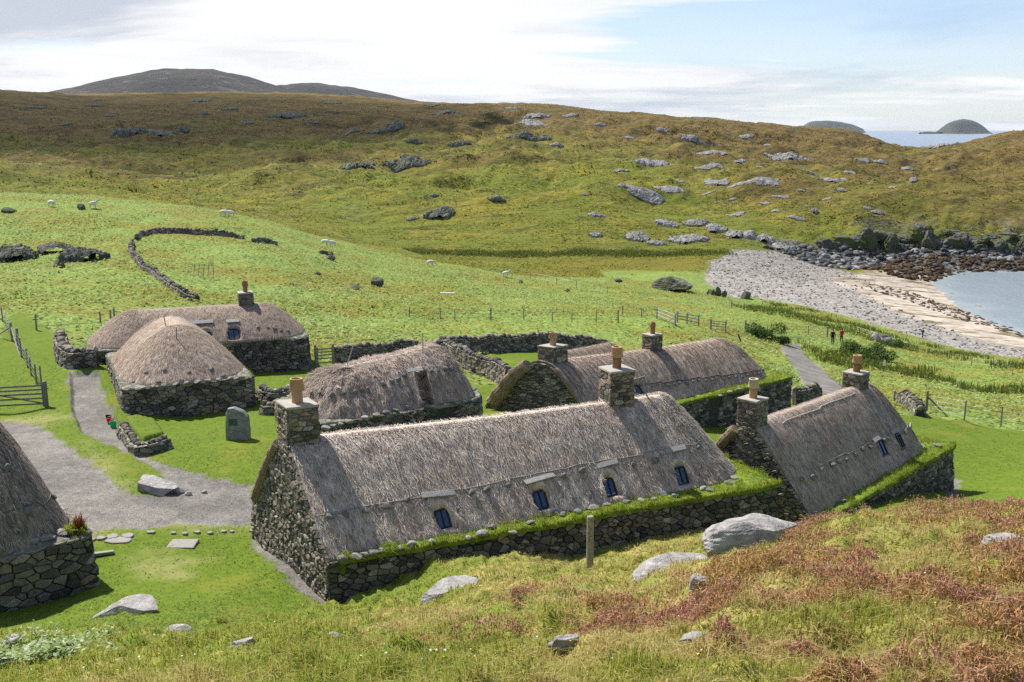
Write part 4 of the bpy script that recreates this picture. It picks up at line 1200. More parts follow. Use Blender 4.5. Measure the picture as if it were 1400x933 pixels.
def chimney(h, s, t, ztop, zbot, wx, wy, seed, pot='pot_tan', pot_h=.68, capt=.08, name='chimney', cap_over=.035, band=True, low=None):
    """stone stack with a cement cap and a clay pot; local position (s, t) of its centre"""
    mb = MB()
    hx, hy = wx / 2, wy / 2
    for k, (o, e, Ln) in enumerate([((-hx, -hy), (1, 0), wx), ((hx, -hy), (0, 1), wy), ((hx, hy), (-1, 0), wx), ((-hx, hy), (0, -1), wy)]):
        nrm = (e[1], -e[0])
        fm = lambda a, b, d, o=o, e=e, nrm=nrm: np.stack([s + o[0] + e[0] * a + nrm[0] * (d + (ztop - b) * .02), t + o[1] + e[1] * a + nrm[1] * (d + (ztop - b) * .02), b], -1)
        add_stones(mb, vor_cells([(0, zbot), (Ln, zbot), (Ln, ztop), (0, ztop)], .30, .135, seed + k * 7, .1, .4, .22), fm, seed + k, gap=.012, out=.035)
    V, f = box((s, t, (ztop + zbot) / 2), (wx - .01, wy - .01, ztop - zbot)); mb.add(V, f, m=1)
    st = mb.build(name, [M['stone_chimney'], M['cement_joint']], h.root)
    cp = MB(); V, f = bbox_((s, t, ztop + capt / 2 + .005), (wx + cap_over * 2, wy + cap_over * 2, capt), b=.018, jit=.008, seed=seed); cp.add(V, f)
    cp.build('chimney_cap', M['cement'], st)
    z = ztop + capt; H = pot_h
    r = .142 * H / .68
    prof = [(r * .98, 0), (r, .02), (r * .96, H * .52)]
    if band: prof += [(r * 1.34, H * .53), (r * 1.36, H * .60), (r * 1.12, H * .94), (r * 1.17, H * .95), (r * 1.17, H), (r * .92, H), (r * .85, H * .8)]
    else: prof += [(r * 1.2, H * .6), (r * 1.25, H * .72), (r * .85, H * .98), (r * .8, H), (r * .6, H), (r * .55, H * .85)]
    pb = MB(); V, f = lathe(prof[:3], 22, (s, t, z)); pb.add(V, f, smooth=True, m=2); V, f = lathe(prof[2:], 22, (s, t, z)); pb.add(V, f, smooth=True)
    V, f = lathe([(r * .85, H * .8), (.001, H * .78)], 22, (s, t, z)); pb.add(V, f, m=1)
    p = pb.build('chimney_pot', [M[pot], M['soot'], M[low or pot]], st)
    return st
M['cement_joint'] = plain('old lime joint', (.15, .14, .12), .95, .25, 20)

def roof_window(h, R, px, py, hu=.23, hv=.30, depth=.16, ij=None, proud=.03, name='window', tilt=.09):
    """skylight set in a recess pressed into the thatch; returns nothing, adds window > pane parts"""
    i, j = ij if ij else R.pick(px, py, h.tow)
    c, eu, ev, n = R.dent(i, j, hu + .03, hv + .06, depth, .05)
    # window plane a little steeper than the roof
    a = tilt; ev2 = ev * math.cos(a) + n * math.sin(a)
    n2 = np.cross(eu, ev2)
    if n2 @ n < 0: n2 = -n2
    ctr = c + n * proud - ev * .03
    ax = np.stack([eu, ev2, n2])
    fb = MB(); ft = .045
    for (x, y, sx, sy) in ((-hu + ft / 2, 0, ft, 2 * hv), (hu - ft / 2, 0, ft, 2 * hv), (0, -hv + ft / 2, 2 * hu - 2 * ft, ft), (0, hv - ft / 2, 2 * hu - 2 * ft, ft), (0, 0, .03, 2 * hv - 2 * ft)):
        V, f = bbox_(ctr + eu * x + ev2 * y, (sx, sy, .07), ax, .008); fb.add(V, f)
    V, f = box(ctr - n2 * .04, (2 * hu - .01, 2 * hv - .01, .03), ax); fb.add(V, f)
    w = fb.build(name, M['frame'], h.root)
    for x in (-1, 1):
        V, f = box(ctr + eu * x * (hu - ft + .015) / 2 - n2 * .012, (hu - ft - .016, 2 * hv - 2 * ft - .002, .012), ax)
        mk('pane', V, f, M['glass'], w)

def roof_board(h, R, px, py, ln=.95, wd=.17, th=.045, off=.06, mat='wood_grey', rot=0.0):
    i, j = R.pick(px, py, h.tow); n = R.n[i, j]; eu = R.du[i, j]; ev = -R.dq[i, j]
    n2 = n * .85 - ev * .25; n2 = n * .9 + np.array([0, 0, .2]); n2 /= np.linalg.norm(n2)
    e2 = np.cross(n2, eu); e2 /= np.linalg.norm(e2)
    V, f = bbox_(R.V[i, j] + n * off, (ln, wd, th), np.stack([eu, e2, n2]), .008, .003, int(px))
    mk('lintel_board', V, f, M[mat], h.root)

def roof_stone(h, R, px, py, size=(.30, .13, .22), seed=0, mat='grey_stone', off=.05, name='anchor_stone', ij=None):
    i, j = ij if ij else R.pick(px, py, h.tow)
    r = np.random.default_rng(seed + int(px * 7))
    sz = np.array(size) * r.uniform(.75, 1.2)
    V, f = rock(sz, seed + int(px * 3 + py), 2, 8, .06, rot=0)
    ax = np.stack([R.du[i, j], R.n[i, j], -R.dq[i, j]])
    t = r.uniform(-.35, .35); ca, sa = math.cos(t), math.sin(t)
    V = np.stack([V[:, 0] * ca - V[:, 2] * sa, V[:, 1], V[:, 0] * sa + V[:, 2] * ca], -1) @ ax + R.surf(i, j, off)
    o = mk(name, V, f, M[mat], h.root)
    return o

def roof_path(R, pts_ij, off):
    return np.array([R.surf(i, j, off) for i, j in pts_ij])
def row_rope(h, R, q, i0, i1, r=.02, off=.02, mat='rope', wob=.0, name='rail_rope', step=3):
    """rope lying along the roof at depth q (0 ridge, 1 eave)"""
    js = q if callable(q) else (lambda i: q)
    pts = [R.surf(i, int(np.clip(js(i) * (R.rows - 1), 0, R.rows - 1)), off) for i in range(i0, i1 + 1, step)]
    V, f = tube(np.array(pts), r, 6); o = mk(name, V, f, M[mat], h.root, smooth=True); return o
def drop_rope(h, R, i, q0, q1, r=.008, off=.018, mat='cord', name='thatch_cord', drift=0):
    j0 = int(q0 * (R.rows - 1)); j1 = int(q1 * (R.rows - 1))
    pts = [R.surf(int(np.clip(i + drift * (j - j0) / max(1, j1 - j0), 0, R.nu - 1)), j, off) for j in range(j0, j1 + 1, 2)]
    if len(pts) < 2: return None
    return tube(np.array(pts), r, 4)
def ledge_stone(h, px, py, size, seed, mat='pale_stone', dz=.08):
    w = plane_at(px, py, h.o[2] + h.zt + dz); l = h.tol(w)
    V, f = rock(np.array(size), seed, 2, 9, .08, c=l); return mk('ledge_stone', V, f, M[mat], h.root)
# ------------------------------------------------------------------ the houses
def ang(d): return math.radians(d)
def verge_roll(h, R, side, r=.17, q0=.12, q1=1.0, dx=.0, mat='thatch_straw', name='verge_roll'):
    """bound roll of straw lying down the edge of the gable"""
    col = 0 if side == 'front' else R.nu - 1
    j = np.arange(int(q0 * (R.rows - 1)), int(q1 * (R.rows - 1)) + 1, 2)
    P = R.V[col, j] + np.array([dx, 0, -.06])
    rr = r * (1 + .10 * np.sin(np.arange(len(j)) * 1.7)) * np.linspace(.85, 1.1, len(j))
    V, f = tube(P, rr, 12); mb = MB()
    L = np.concatenate([[0], np.cumsum(np.linalg.norm(np.diff(P, axis=0), axis=1))])
    uv = np.stack([np.tile(np.linspace(0, 2, 12), len(j)), np.repeat(L, 12)], -1)
    mb.add(V, f, uv=uv)
    rg = np.random.default_rng(5); n = 900
    i = rg.integers(0, len(j) - 1, n); a = rg.uniform(0, 2 * PI, n)
    base = V.reshape(len(j), 12, 3)
    k = rg.integers(0, 12, n); A = base[i, k]; B = base[i + 1, k]; d = (B - A); d /= np.linalg.norm(d, axis=1)[:, None] + 1e-9
    o = A - P[i]; o /= np.linalg.norm(o, axis=1)[:, None]
    side_ = np.cross(o, d); w_ = .008; l = rg.uniform(.1, .25, n)[:, None]
    S = A + (B - A) * rg.uniform(0, 1, n)[:, None]; tip = S + d * l + o * rg.uniform(0, .05, n)[:, None] + side_ * rg.normal(0, .04, n)[:, None]
    Vb = np.stack([S - side_ * w_, S + side_ * w_, tip], 1).reshape(-1, 3)
    mb.add(Vb, [np.arange(n * 3).reshape(-1, 3)], uv=np.repeat(uv[i * 12 + k], 3, 0))
    return mb.build(name, M[mat], h.root)

def build_roof(h, R, mat, blades, name='thatch_roof', **kw):
    mb = MB(); R.mesh(mb, blades, **kw); return mb.build(name, M[mat], h.root)

def cords(h, R, idx, q0, q1, r, mat, name, one=True, drift=0, off=.018):
    mb = MB()
    for i in idx:
        t = drop_rope(h, R, i, q0, q1, r, off, drift=drift)
        if t is None: continue
        if one: mb.add(*t, smooth=True)
        else: mk(name, t[0], t[1], M[mat], h.root, smooth=True)
    if one: mb.build(name, M[mat], h.root)

# ---- 1. long house in the middle of the view
h1 = House('thatched_house', 'long grey thatched house with two chimneys, four roof windows and a grassy wall top', 'house', (-4.70, 24.5), ang(24.4), 14.3, 5.9, CZ - 12.9, CZ - 10.86)
g1 = h1.zt
R1 = Roof(.02, 13.95, .24, 5.45, g1 + .16, CZ - 8.30 - h1.o[2], ('gable', 'hip'), (0, 2.3), k=.038, eps=.16, nexp=2.7, seed=3, step=.075, rows=54, groove=.022, gper=.62, sag=.10, lump=.035, conv=1.06)
for px, py in ((608, 701), (743, 677), (837, 660), (935, 643)):
    roof_window(h1, R1, px, py + 2, .20, .28, .21)
h1.wall(M['stone_dark'], .25, .15, .12, 1.6, gable=True, seed=11, roof=R1, gmat=M['stone_gable'], gcw=.20, gch=.125, out=.06)
h1.turf(.15, .06, 15000, (.06, .17), .05, 5, inner=.45, gable=True)
build_roof(h1, R1, 'thatch_grey', 46000, bl=(.08, .26), bw=.015, seed=2, lift=.05)
BASE1 = [(603, 676), (738, 655), (827, 636), (922, 616)]
for k, (px, py) in enumerate(BASE1): roof_board(h1, R1, px, py, (.98, 1.0, .78, .74)[k], .17)
for k, (px, py) in enumerate([(456,707),(479,701.5),(505,697),(534,692),(560.5,683.5),(648,671),(669,667.5),(696,662),(770.5,650.5),(796,643),(865,634),(896,630),(956,613)]):
    roof_stone(h1, R1, px, py, (.27, .14, .20), 40 + k)
pa = R1.pick(424, 709, h1.tow); pb_ = R1.pick(962, 604, h1.tow)
jA, jB = pa[1] / (R1.rows - 1), pb_[1] / (R1.rows - 1)
row_rope(h1, R1, lambda i: jA + (jB - jA) * (i - pa[0]) / max(1, pb_[0] - pa[0]) + .006 * math.sin(i * .21), pa[0], pb_[0], .021, .03, 'rope', name='rail_rope')
nfr = int((R1.sr - R1.sl) / .075)
for n_ in range(21):
    i = int(6 + n_ * (nfr - 10) / 20.5); qe = jA + (jB - jA) * (i - pa[0]) / max(1, pb_[0] - pa[0])
    cords(h1, R1, (i, i + 1 + n_ % 2), .06 if n_ % 3 else .0, qe + .01, .0075, 'cord', 'thatch_cord', drift=(n_ % 5 - 2) * .6, off=.05)
row_rope(h1, R1, .10, 30, nfr - 25, .011, .055, 'cord', name='ridge_cord')
chimney(h1, .40, 2.92, CZ - 7.42 - h1.o[2], g1 + .6, .78, .84, 61)
cx_, cy_ = 10.1, 2.92
chimney(h1, cx_, cy_, CZ - 7.42 - h1.o[2], g1 + 1.4, .80, .76, 67, name='chimney', capt=.08, low='pot_brown')
V, f = bbox_((.98, 2.40, CZ - 8.72 - h1.o[2]), (.10, 1.0, .05), np.array([[.99, 0, -.1], [0, .72, .69], [.1, -.69, .72]]), .01); 
V, f = bbox_((.50, 2.36, CZ - 8.86 - h1.o[2]), (1.0, .16, .05), np.array([[1, 0, 0], [0, .72, .69], [0, -.69, .72]]), .01); mk('lead_flashing', V, f, M['lead'], h1.root)
verge_roll(h1, R1, 'back', .16, .2, 1.03, -.05)
for k, (px, py, s_) in enumerate([(468,763,.3),(486,761,.3),(498,758,.22),(511,755,.3),(522,752,.2),(564,743,.28),(547,749,.22),(591,739,.2),(658,730,.36),(673,720,.24),(701,728,.2),(725,714,.25),
        (791,699,.24),(811,694,.28),(830,690,.2),(857,687,.26),(878,684,.28),(894,682,.2),(907,675,.3),(923,678,.24),(961,668,.28),(970,670,.2),(998,660,.3),(1005,653,.26),(770,703,.22),(759,700,.28),(640,735,.18)]):
    ledge_stone(h1, px, py, (s_ * 1.25, s_, s_ * .55), 300 + k, 'pale_stone' if k % 3 else 'grey_stone', .10)
for a, b in (((874, 517), (887, 545)), ((879, 519), (884, 541))):
    A = h1.tol(at(a[0], a[1], 31.6)); ij = R1.pick(b[0], b[1], h1.tow)
    V, f = tube(np.array([A, R1.surf(*ij, .03)]), .018, 6); mk('ridge_stick', V, f, M['wood_grey'], h1.root)

# the stone gable of this house is not square to its front
for o in h1.root.children_recursive:
    if o.type != 'MESH': continue
    n_ = len(o.data.vertices); a = np.empty(n_ * 3, np.float32); o.data.vertices.foreach_get('co', a); a = a.reshape(-1, 3)
    a[:, 0] -= .136 * np.maximum(a[:, 1], 0) * np.clip(1 - a[:, 0] / 8, 0, 1); o.data.vertices.foreach_set('co', a.ravel()); o.data.update()

# ---- 2. house on the right
h5 = House('thatched_house', 'grey thatched house with two chimneys beside the lawn that runs down to the bay', 'house', (10.09, 32.12), ang(46.3), 12.1, 5.5, CZ - 15.2, CZ - 12.9)
g5 = h5.zt
R5 = Roof(.03, 11.65, .36, 5.05, g5 + .15, CZ - 9.93 - h5.o[2], ('gable', 'hip'), (0, 2.7), k=.02, eps=.24, nexp=2.6, seed=7, step=.085, rows=48, groove=.035, gper=.5, sag=.06, lump=.03, conv=1.05, zr2=CZ - 10.1 - h5.o[2])
for k, (px, py) in enumerate(((1207, 612), (1233, 601), (1257, 590))): roof_window(h5, R5, px, py, .24, .30, .10, proud=.09)
h5.wall(M['stone_dark'], .26, .155, .25, 1.8, gable=True, seed=31, roof=R5, gmat=M['stone'], gcw=.24, gch=.12)
h5.turf(.25, .06, 12000, (.06, .18), .05, 15, inner=.45, gable=True)
build_roof(h5, R5, 'thatch_dark', 22000, bl=(.08, .22), bw=.014, seed=12, lift=.014)
for k, (px, py) in enumerate(((1198, 601), (1224, 588), (1248, 578))): roof_board(h5, R5, px, py, .55, .16)
for k, (px, py) in enumerate([(1098,654),(1111,652),(1123.5,641),(1138.6,634.5),(1148.7,631),(1158.7,627.5),(1170,621),(1181,614),(1191,611),(1210,601),(1216,599),(1240,590)]):
    roof_stone(h5, R5, px, py, (.24, .13, .18), 80 + k)
pa = R5.pick(1119, 638, h5.tow); pb_ = R5.pick(1252, 572, h5.tow)
jA, jB = pa[1] / (R5.rows - 1), pb_[1] / (R5.rows - 1)
row_rope(h5, R5, lambda i: jA + (jB - jA) * (i - pa[0]) / max(1, pb_[0] - pa[0]), pa[0], pb_[0], .018, .03)
pa2 = R5.pick(1070, 577, h5.tow); pb2 = R5.pick(1172, 535, h5.tow)
row_rope(h5, R5, lambda i: (pa2[1] + (pb2[1] - pa2[1]) * (i - pa2[0]) / max(1, pb2[0] - pa2[0])) / (R5.rows - 1), pa2[0], pb2[0], .018, .025, 'cord', name='ridge_cord')
cords(h5, R5, range(8, int((R5.sr - R5.sl) / .085) + 55, 6), .12, .66, .004, 'net', 'rope_netting')
chimney(h5, .38, 2.78, CZ - 9.18 - h5.o[2], g5 + .5, .74, .74, 91, pot='pot_pale', low='pot_tan')
chimney(h5, 8.35, 2.78, CZ - 9.62 - h5.o[2], g5 + 1.6, .74, .74, 95, pot='pot_tan', low='pot_brown')
verge_roll(h5, R5, 'back', .20, .2, 1.04, -.08)
for k, (px, py, s_) in enumerate([(1114,698,.3),(1123,694,.3),(1133,689,.35),(1152,683,.35),(1164,672,.3),(1177,665,.25),(1281,609,.4),(1262,612,.25),(1249,621,.22),(1218,631,.3),(1208,624,.25),(1232,627,.22),(1143,686,.25)]):
    ledge_stone(h5, px, py, (s_ * 1.3, s_ * .9, s_ * .45), 340 + k, 'pale_stone' if k % 2 else 'grey_stone', .11)

# ---- 3. long house behind the first, with the doorway in its wall
h4 = House('thatched_house', 'brown corded thatched house whose two chimneys stand behind the long grey house', 'house', (3.2, 45.0), ang(38), 15.6, 5.8, CZ - 16.2, CZ - 13.3)
g4 = h4.zt
R4 = Roof(.03, 15.0, .55, 5.3, g4 + .2, CZ - 10.75 - h4.o[2], ('gable', 'hip'), (0, 2.5), conv=1.2, eps=.33, nexp=2.5, seed=13, step=.08, rows=42, groove=.06, gper=.48, zr2=CZ - 11.3 - h4.o[2], sag=.12, lump=.03)
roof_window(h4, R4, 868, 531, .3, .26, .34)
h4.wall(M['stone_dark'], .32, .17, .5, 1.4, gable=True, seed=41, roof=R4, gmat=M['stone'], gcw=.26, gch=.12, door=[(8.05, 8.95, -2, 2.75 + .2)])
h4.turf(.5, .06, 8000, (.08, .2), .06, 25, inner=.45, gable=True)
build_roof(h4, R4, 'thatch_brown', 20000, bl=(.12, .3), bw=.018, seed=22, lift=.02)
V, f = bbox_((8.5, .10, 1.6), (.85, .06, 2.4), None, .02); dr = mk('door', V, f, M['wood_dark'], h4.root)
pa = R4.pick(905, 522, h4.tow); pb_ = R4.pick(1055, 492, h4.tow); jj = (pa[1] / (R4.rows - 1), pb_[1] / (R4.rows - 1))
row_rope(h4, R4, lambda i: jj[0] + (jj[1] - jj[0]) * (i - pa[0]) / max(1, pb_[0] - pa[0]), pa[0] - 20, pb_[0], .03, .03, 'net')
cords(h4, R4, range(2, R4.nu // 2 + 10, 4), .0, .70, .015, 'net', 'rope_netting', off=.008)
for n_ in range(20):
    i = int(pa[0] + (pb_[0] - pa[0]) * n_ / 19); j = int((jj[0] + (jj[1] - jj[0]) * n_ / 19) * (R4.rows - 1)) + 2
    roof_stone(h4, R4, 900 + n_ * 8, 500 + n_, (.20, .10, .14), 120 + n_, ij=(i, j))
roof_board(h4, R4, 868, 521, 1.1, .17)
chimney(h4, .7, 2.92, CZ - 10.15 - h4.o[2], g4 + .2, .88, .78, 101, pot_h=.62)
i, j = R4.pick(906, 482, h4.tow); cc_ = R4.V[i, 0]
chimney(h4, cc_[0], 2.92, CZ - 10.42 - h4.o[2], g4 + 1.2, .74, .70, 105, pot='pot_red', pot_h=.62, band=False)
verge_roll(h4, R4, 'back', .30, .25, 1.30 / 1.3, -.15)
verge_roll(h4, R4, 'front', .14, .3, 1.0, -.05, 'thatch_brown')
def skew(h, k, y0, reach):
    for o in h.root.children_recursive:
        if o.type != 'MESH': continue
        n_ = len(o.data.vertices); a = np.empty(n_ * 3, np.float32); o.data.vertices.foreach_get('co', a); a = a.reshape(-1, 3)
        a[:, 0] -= k * (a[:, 1] - y0) * np.clip(1 - a[:, 0] / reach, 0, 1); o.data.vertices.foreach_set('co', a.ravel()); o.data.update()
skew(h4, .42, 2.92, 7.)
V, f = tube(np.array([h4.tol(at(1013, 467, 56.5)), h4.tol(at(1009, 457, 56.5))]), .05, 6); mk('ridge_stick', V, f, M['wood_dark'], h4.root)
for k, (px, py, s_) in enumerate([(1010, 532, .3), (998, 536, .3), (985, 541, .25), (1028, 527, .25)]): ledge_stone(h4, px, py, (s_, s_, s_ * .5), 370 + k, 'pale_stone', .12)

# ---- 4. roof seen over the back of that house
h7 = House('thatched_house', 'low brown thatched roof showing behind the corded roof, ending in a tied wooden peg', 'house', (2.5, 52.5), ang(41), 8.2, 4.2, CZ - 16.0, CZ - 13.6)
R7 = Roof(.3, 7.8, .3, 3.9, h7.zt + .15, CZ - 12.05 - h7.o[2], ('hip', 'hip'), (1.6, 1.9), eps=.3, seed=17, step=.10, rows=30, groove=.05, gper=.5)
h7.wall(M['stone'], .34, .2, .6, 1.2, seed=51); h7.turf(.6, .0, 500, (.08, .2), .04, 35, base='wall_top')
build_roof(h7, R7, 'thatch_brown', 6000, bl=(.12, .3), bw=.02, seed=32, lift=.02)
cords(h7, R7, range(0, R7.nu, 5), .0, .8, .015, 'net', 'rope_netting', off=.008)
pk = R7.V[len(R7.V) - 3, 0]
for a in (-.35, .4):
    V, f = tube(np.array([h7.tol(at(766, 487, 54.9)) + [0, 0, -.1], h7.tol(at(766, 487, 54.9)) + [a, 0, .55]]), .035, 6); mk('ridge_peg', V, f, M['wood_dark'], h7.root)

# ---- 5. hipped house in the middle distance
h3 = House('thatched_house', 'hipped grey thatched house with hanging stones, behind the left chimney of the long house', 'house', (-8.05, 39.4), ang(33), 8.5, 5.0, CZ - 13.9, CZ - 11.66)
g3 = h3.zt
R3 = Roof(.10, 8.4, .22, 4.85, g3 + .12, CZ - 10.35 - h3.o[2], ('hip', 'hip'), (2.6, 1.7), eps=.5, conv=1.5, zr2=CZ - 9.4 - h3.o[2], nexp=2.5, seed=19, step=.075, rows=44, groove=.085, gper=.55, sag=.0, lump=.085)
i, j = R3.pick(581, 532, h3.tow); R3.dent(i, j, .20, .85, .75, .16, arch=False)
h3.wall(M['stone'], .30, .16, 1.3, 1.5, seed=61, door=[(4.55, 5.4, -3, 9)])
h3.turf(1.3, .0, 900, (.06, .14), .03, 45, inner=.5, base='wall_top')
build_roof(h3, R3, 'thatch_dark', 26000, bl=(.12, .34), bw=.016, seed=42, lift=.04)
V, f = bbox_((4.97 + 1.3, .10, g3 - .9), (.86, .06, 1.8), None, .02); mk('door', V, f, M['wood_dark'], h3.root)
roof_board(h3, R3, 565, 506, .85, .20)
for k, (px, py) in enumerate([(426,536),(438,537),(453,538),(470,537),(485,536),(494,533),(503,531),(524,525),(535,520),(545,517),(553,514),(590,506),(600,505),(610,504),(617,502)]):
    roof_stone(h3, R3, px, py, (.25, .16, .22), 140 + k)
cords(h3, R3, range(0, R3.nu, 5), .02, .62, .012, 'net', 'rope_netting', off=.01)
pa = R3.pick(430, 533, h3.tow)
for px, s_ in [(446,.35),(456,.3),(466,.28),(478,.3),(499,.4),(514,.35),(528,.3),(540,.28),(553,.35),(565,.35),(575,.4),(603,.3),(612,.26),(621,.26),(630,.26),(640,.28),(649,.26)]:
    py = 586 - (px - 443) * .262
    ledge_stone(h3, px, py, (s_ * 1.2, s_ * .8, s_ * .6), 400 + px, 'pale_stone' if px % 3 else 'grey_stone', .10)
for a, b in (((474, 492), (483, 473)), ((578, 478), (578, 455))):
    ij = R3.pick(a[0], a[1] + 2, h3.tow); A = R3.surf(*ij, -.05); d = h3.tol(at(b[0], b[1], h3.tow(A)[1] + .1))
    V, f = tube(np.array([A, d]), .022, 6); mk('ridge_stick', V, f, M['wood_grey'], h3.root)

# ---- 6. back-left long house
h2 = House('thatched_house', 'rounded tan thatched house at the edge of the bracken field, with one red chimney pot', 'house', (-22.2, 52.1), ang(19.7), 11.6, 5.2, CZ - 13.9, CZ - 11.38)
g2 = h2.zt
R2 = Roof(.04, 11.56, .04, 5.16, g2 + .15, CZ - 9.72 - h2.o[2], ('hip', 'hip'), (2.6, 2.3), eps=.42, conv=1.25, nexp=2.6, seed=23, step=.10, rows=40, sag=.02, lump=.025)
for px, py in ((281, 457), (322, 453)): roof_window(h2, R2, px, py, .30, .34, .15)
h2.wall(M['stone_dark'], .30, .16, .9, 1.3, seed=71)
h2.turf(.9, .0, 500, (.06, .16), .03, 55, inner=.5, base='wall_top')
build_roof(h2, R2, 'thatch_tan', 15000, bl=(.10, .25), bw=.018, seed=52, lift=.012)
for px, py, l in ((276, 440, 1.15), (318, 438, .7), (238, 440, .65)): roof_board(h2, R2, px, py, l, .26)
i, j = R2.pick(339, 418, h2.tow); cc_ = R2.V[i, 0]
chimney(h2, cc_[0], 2.6, CZ - 9.10 - h2.o[2], g2 + .8, .76, .74, 111, pot='pot_red', pot_h=.62)
for k, (px, py) in enumerate([(366,447),(375,448),(385,450),(395,451),(352,446)]): roof_stone(h2, R2, px, py, (.25, .1, .2), 160 + k, off=.02)

# ---- 7. hipped byre in front of it
h8 = House('thatched_byre', 'short hipped tan thatched byre above the grey path, next to the rounded house', 'house', (-12.05, 46.5), ang(116), 8.4, 5.75, CZ - 13.9, CZ - 11.32)
g8 = h8.zt
R8 = Roof(.08, 8.35, .10, 5.62, g8 + .14, CZ - 9.20 - h8.o[2], ('hip', 'hip'), (3.4, 2.4), eps=.30, conv=1.2, nexp=2.9, seed=29, step=.10, rows=42, sag=.0, lump=.03)
h8.wall(M['stone'], .32, .15, .35, 1.3, seed=81)
h8.turf(.35, .0, 900, (.06, .16), .03, 65, inner=.5, base='wall_top')
build_roof(h8, R8, 'thatch_tan', 15000, bl=(.10, .25), bw=.018, seed=62, lift=.012)
for k, (px, py) in enumerate([(180,525),(199,507),(225,506),(256,507),(290,503),(216,526),(250,523),(305,511)]): roof_stone(h8, R8, px, py, (.28, .11, .26), 170 + k, 'pale_stone' if k % 3 == 0 else 'grey_stone', off=.02)
for px in range(180, 345, 15): ledge_stone(h8, px, 533 - (px - 170) * .11, (.36, .26, .16), 430 + px, 'pale_stone', .07)
for a, b in (((242, 460), (241, 448)), ((225, 440), (224, 432))):
    ij = R8.pick(a[0], a[1] + 2, h8.tow); A = R8.surf(*ij, -.05); d = h8.tol(at(b[0], b[1], h8.tow(A)[1]))
    V, f = tube(np.array([A, d]), .02, 6); mk('ridge_stick', V, f, M['wood_dark'], h8.root)

# ---- 8. near house cut by the left edge of the picture
h6 = House('thatched_house', 'near brown grey thatched house with big wall stones beside the wide gravel path', 'house', (-17.6, 19.5), ang(43), 8.9, 5.6, CZ - 12.6, CZ - 10.5)
g6 = h6.zt
R6 = Roof(.1, 8.82, .10, 5.5, g6 + .15, CZ - 6.6 - h6.o[2], ('hip', 'hip'), (2.6, 2.6), eps=.3, conv=1.32, nexp=2.8, seed=37, step=.085, rows=46, sag=.0, lump=.03)
h6.wall(M['stone'], .35, .19, .3, 1.5, seed=91, out=.08)
h6.turf(.3, .0, 500, (.06, .16), .03, 75, inner=.5, base='wall_top')
build_roof(h6, R6, 'thatch_dark', 26000, bl=(.10, .26), bw=.014, seed=72, lift=.025)
for k, (px, py) in enumerate([(38, 697), (73, 678), (8, 640)]): roof_stone(h6, R6, px, py, (.26, .16, .24), 180 + k, off=.04)
cords(h6, R6, range(0, R6.nu, 12), .0, .70, .012, 'net', 'thatch_rope', one=False)
pa = R6.pick(5, 702, h6.tow); pb_ = R6.pick(74, 676, h6.tow)
row_rope(h6, R6, lambda i: (pa[1] + (pb_[1] - pa[1]) * (i - pa[0]) / max(1, pb_[0] - pa[0])) / (R6.rows - 1), min(pa[0], pb_[0]), max(pa[0], pb_[0]), .014, .02, 'net')
for k, (px, py, s_) in enumerate([(12,752,.5),(42,742,.62),(63,736,.55),(85,729,.5),(100,722,.4),(-15,758,.5)]): ledge_stone(h6, px, py, (s_, s_ * .6, s_ * .4), 460 + k, 'pale_stone', .08)
# ------------------------------------------------------------------ dry stone walls
HOUSES = [h1, h2, h3, h4, h5, h6, h7, h8]
def outside_houses(x, y, m=.12):
    ok = np.ones(x.shape, bool)
    for h in HOUSES:
        dx, dy = x - h.o[0], y - h.o[1]
        a = dx * h.c + dy * h.sn; b = -dx * h.sn + dy * h.c
        ok &= ~((a > -m) & (a < h.L + m) & (b > -m) & (b < h.W + m))
    return ok

def smooth_path(pts, step=.3):
    P = np.asarray(pts, float)
    if len(P) > 2:
        Q = []
        E = np.concatenate([[2 * P[0] - P[1]], P, [2 * P[-1] - P[-2]]])
        for k in range(1, len(E) - 2):
            for t in np.linspace(0, 1, 8, endpoint=False):
                p0, p1, p2, p3 = E[k - 1:k + 3]
                Q.append(.5 * ((2 * p1) + (-p0 + p2) * t + (2 * p0 - 5 * p1 + 4 * p2 - p3) * t * t + (-p0 + 3 * p1 - 3 * p2 + p3) * t ** 3))
        Q.append(P[-1]); P = np.array(Q)
    s = np.concatenate([[0], np.cumsum(np.hypot(*np.diff(P[:, :2], axis=0).T))])
    a = np.linspace(0, s[-1], max(2, int(s[-1] / step) + 1))
    return np.stack([np.interp(a, s, P[:, k]) for k in range(P.shape[1])], -1), a

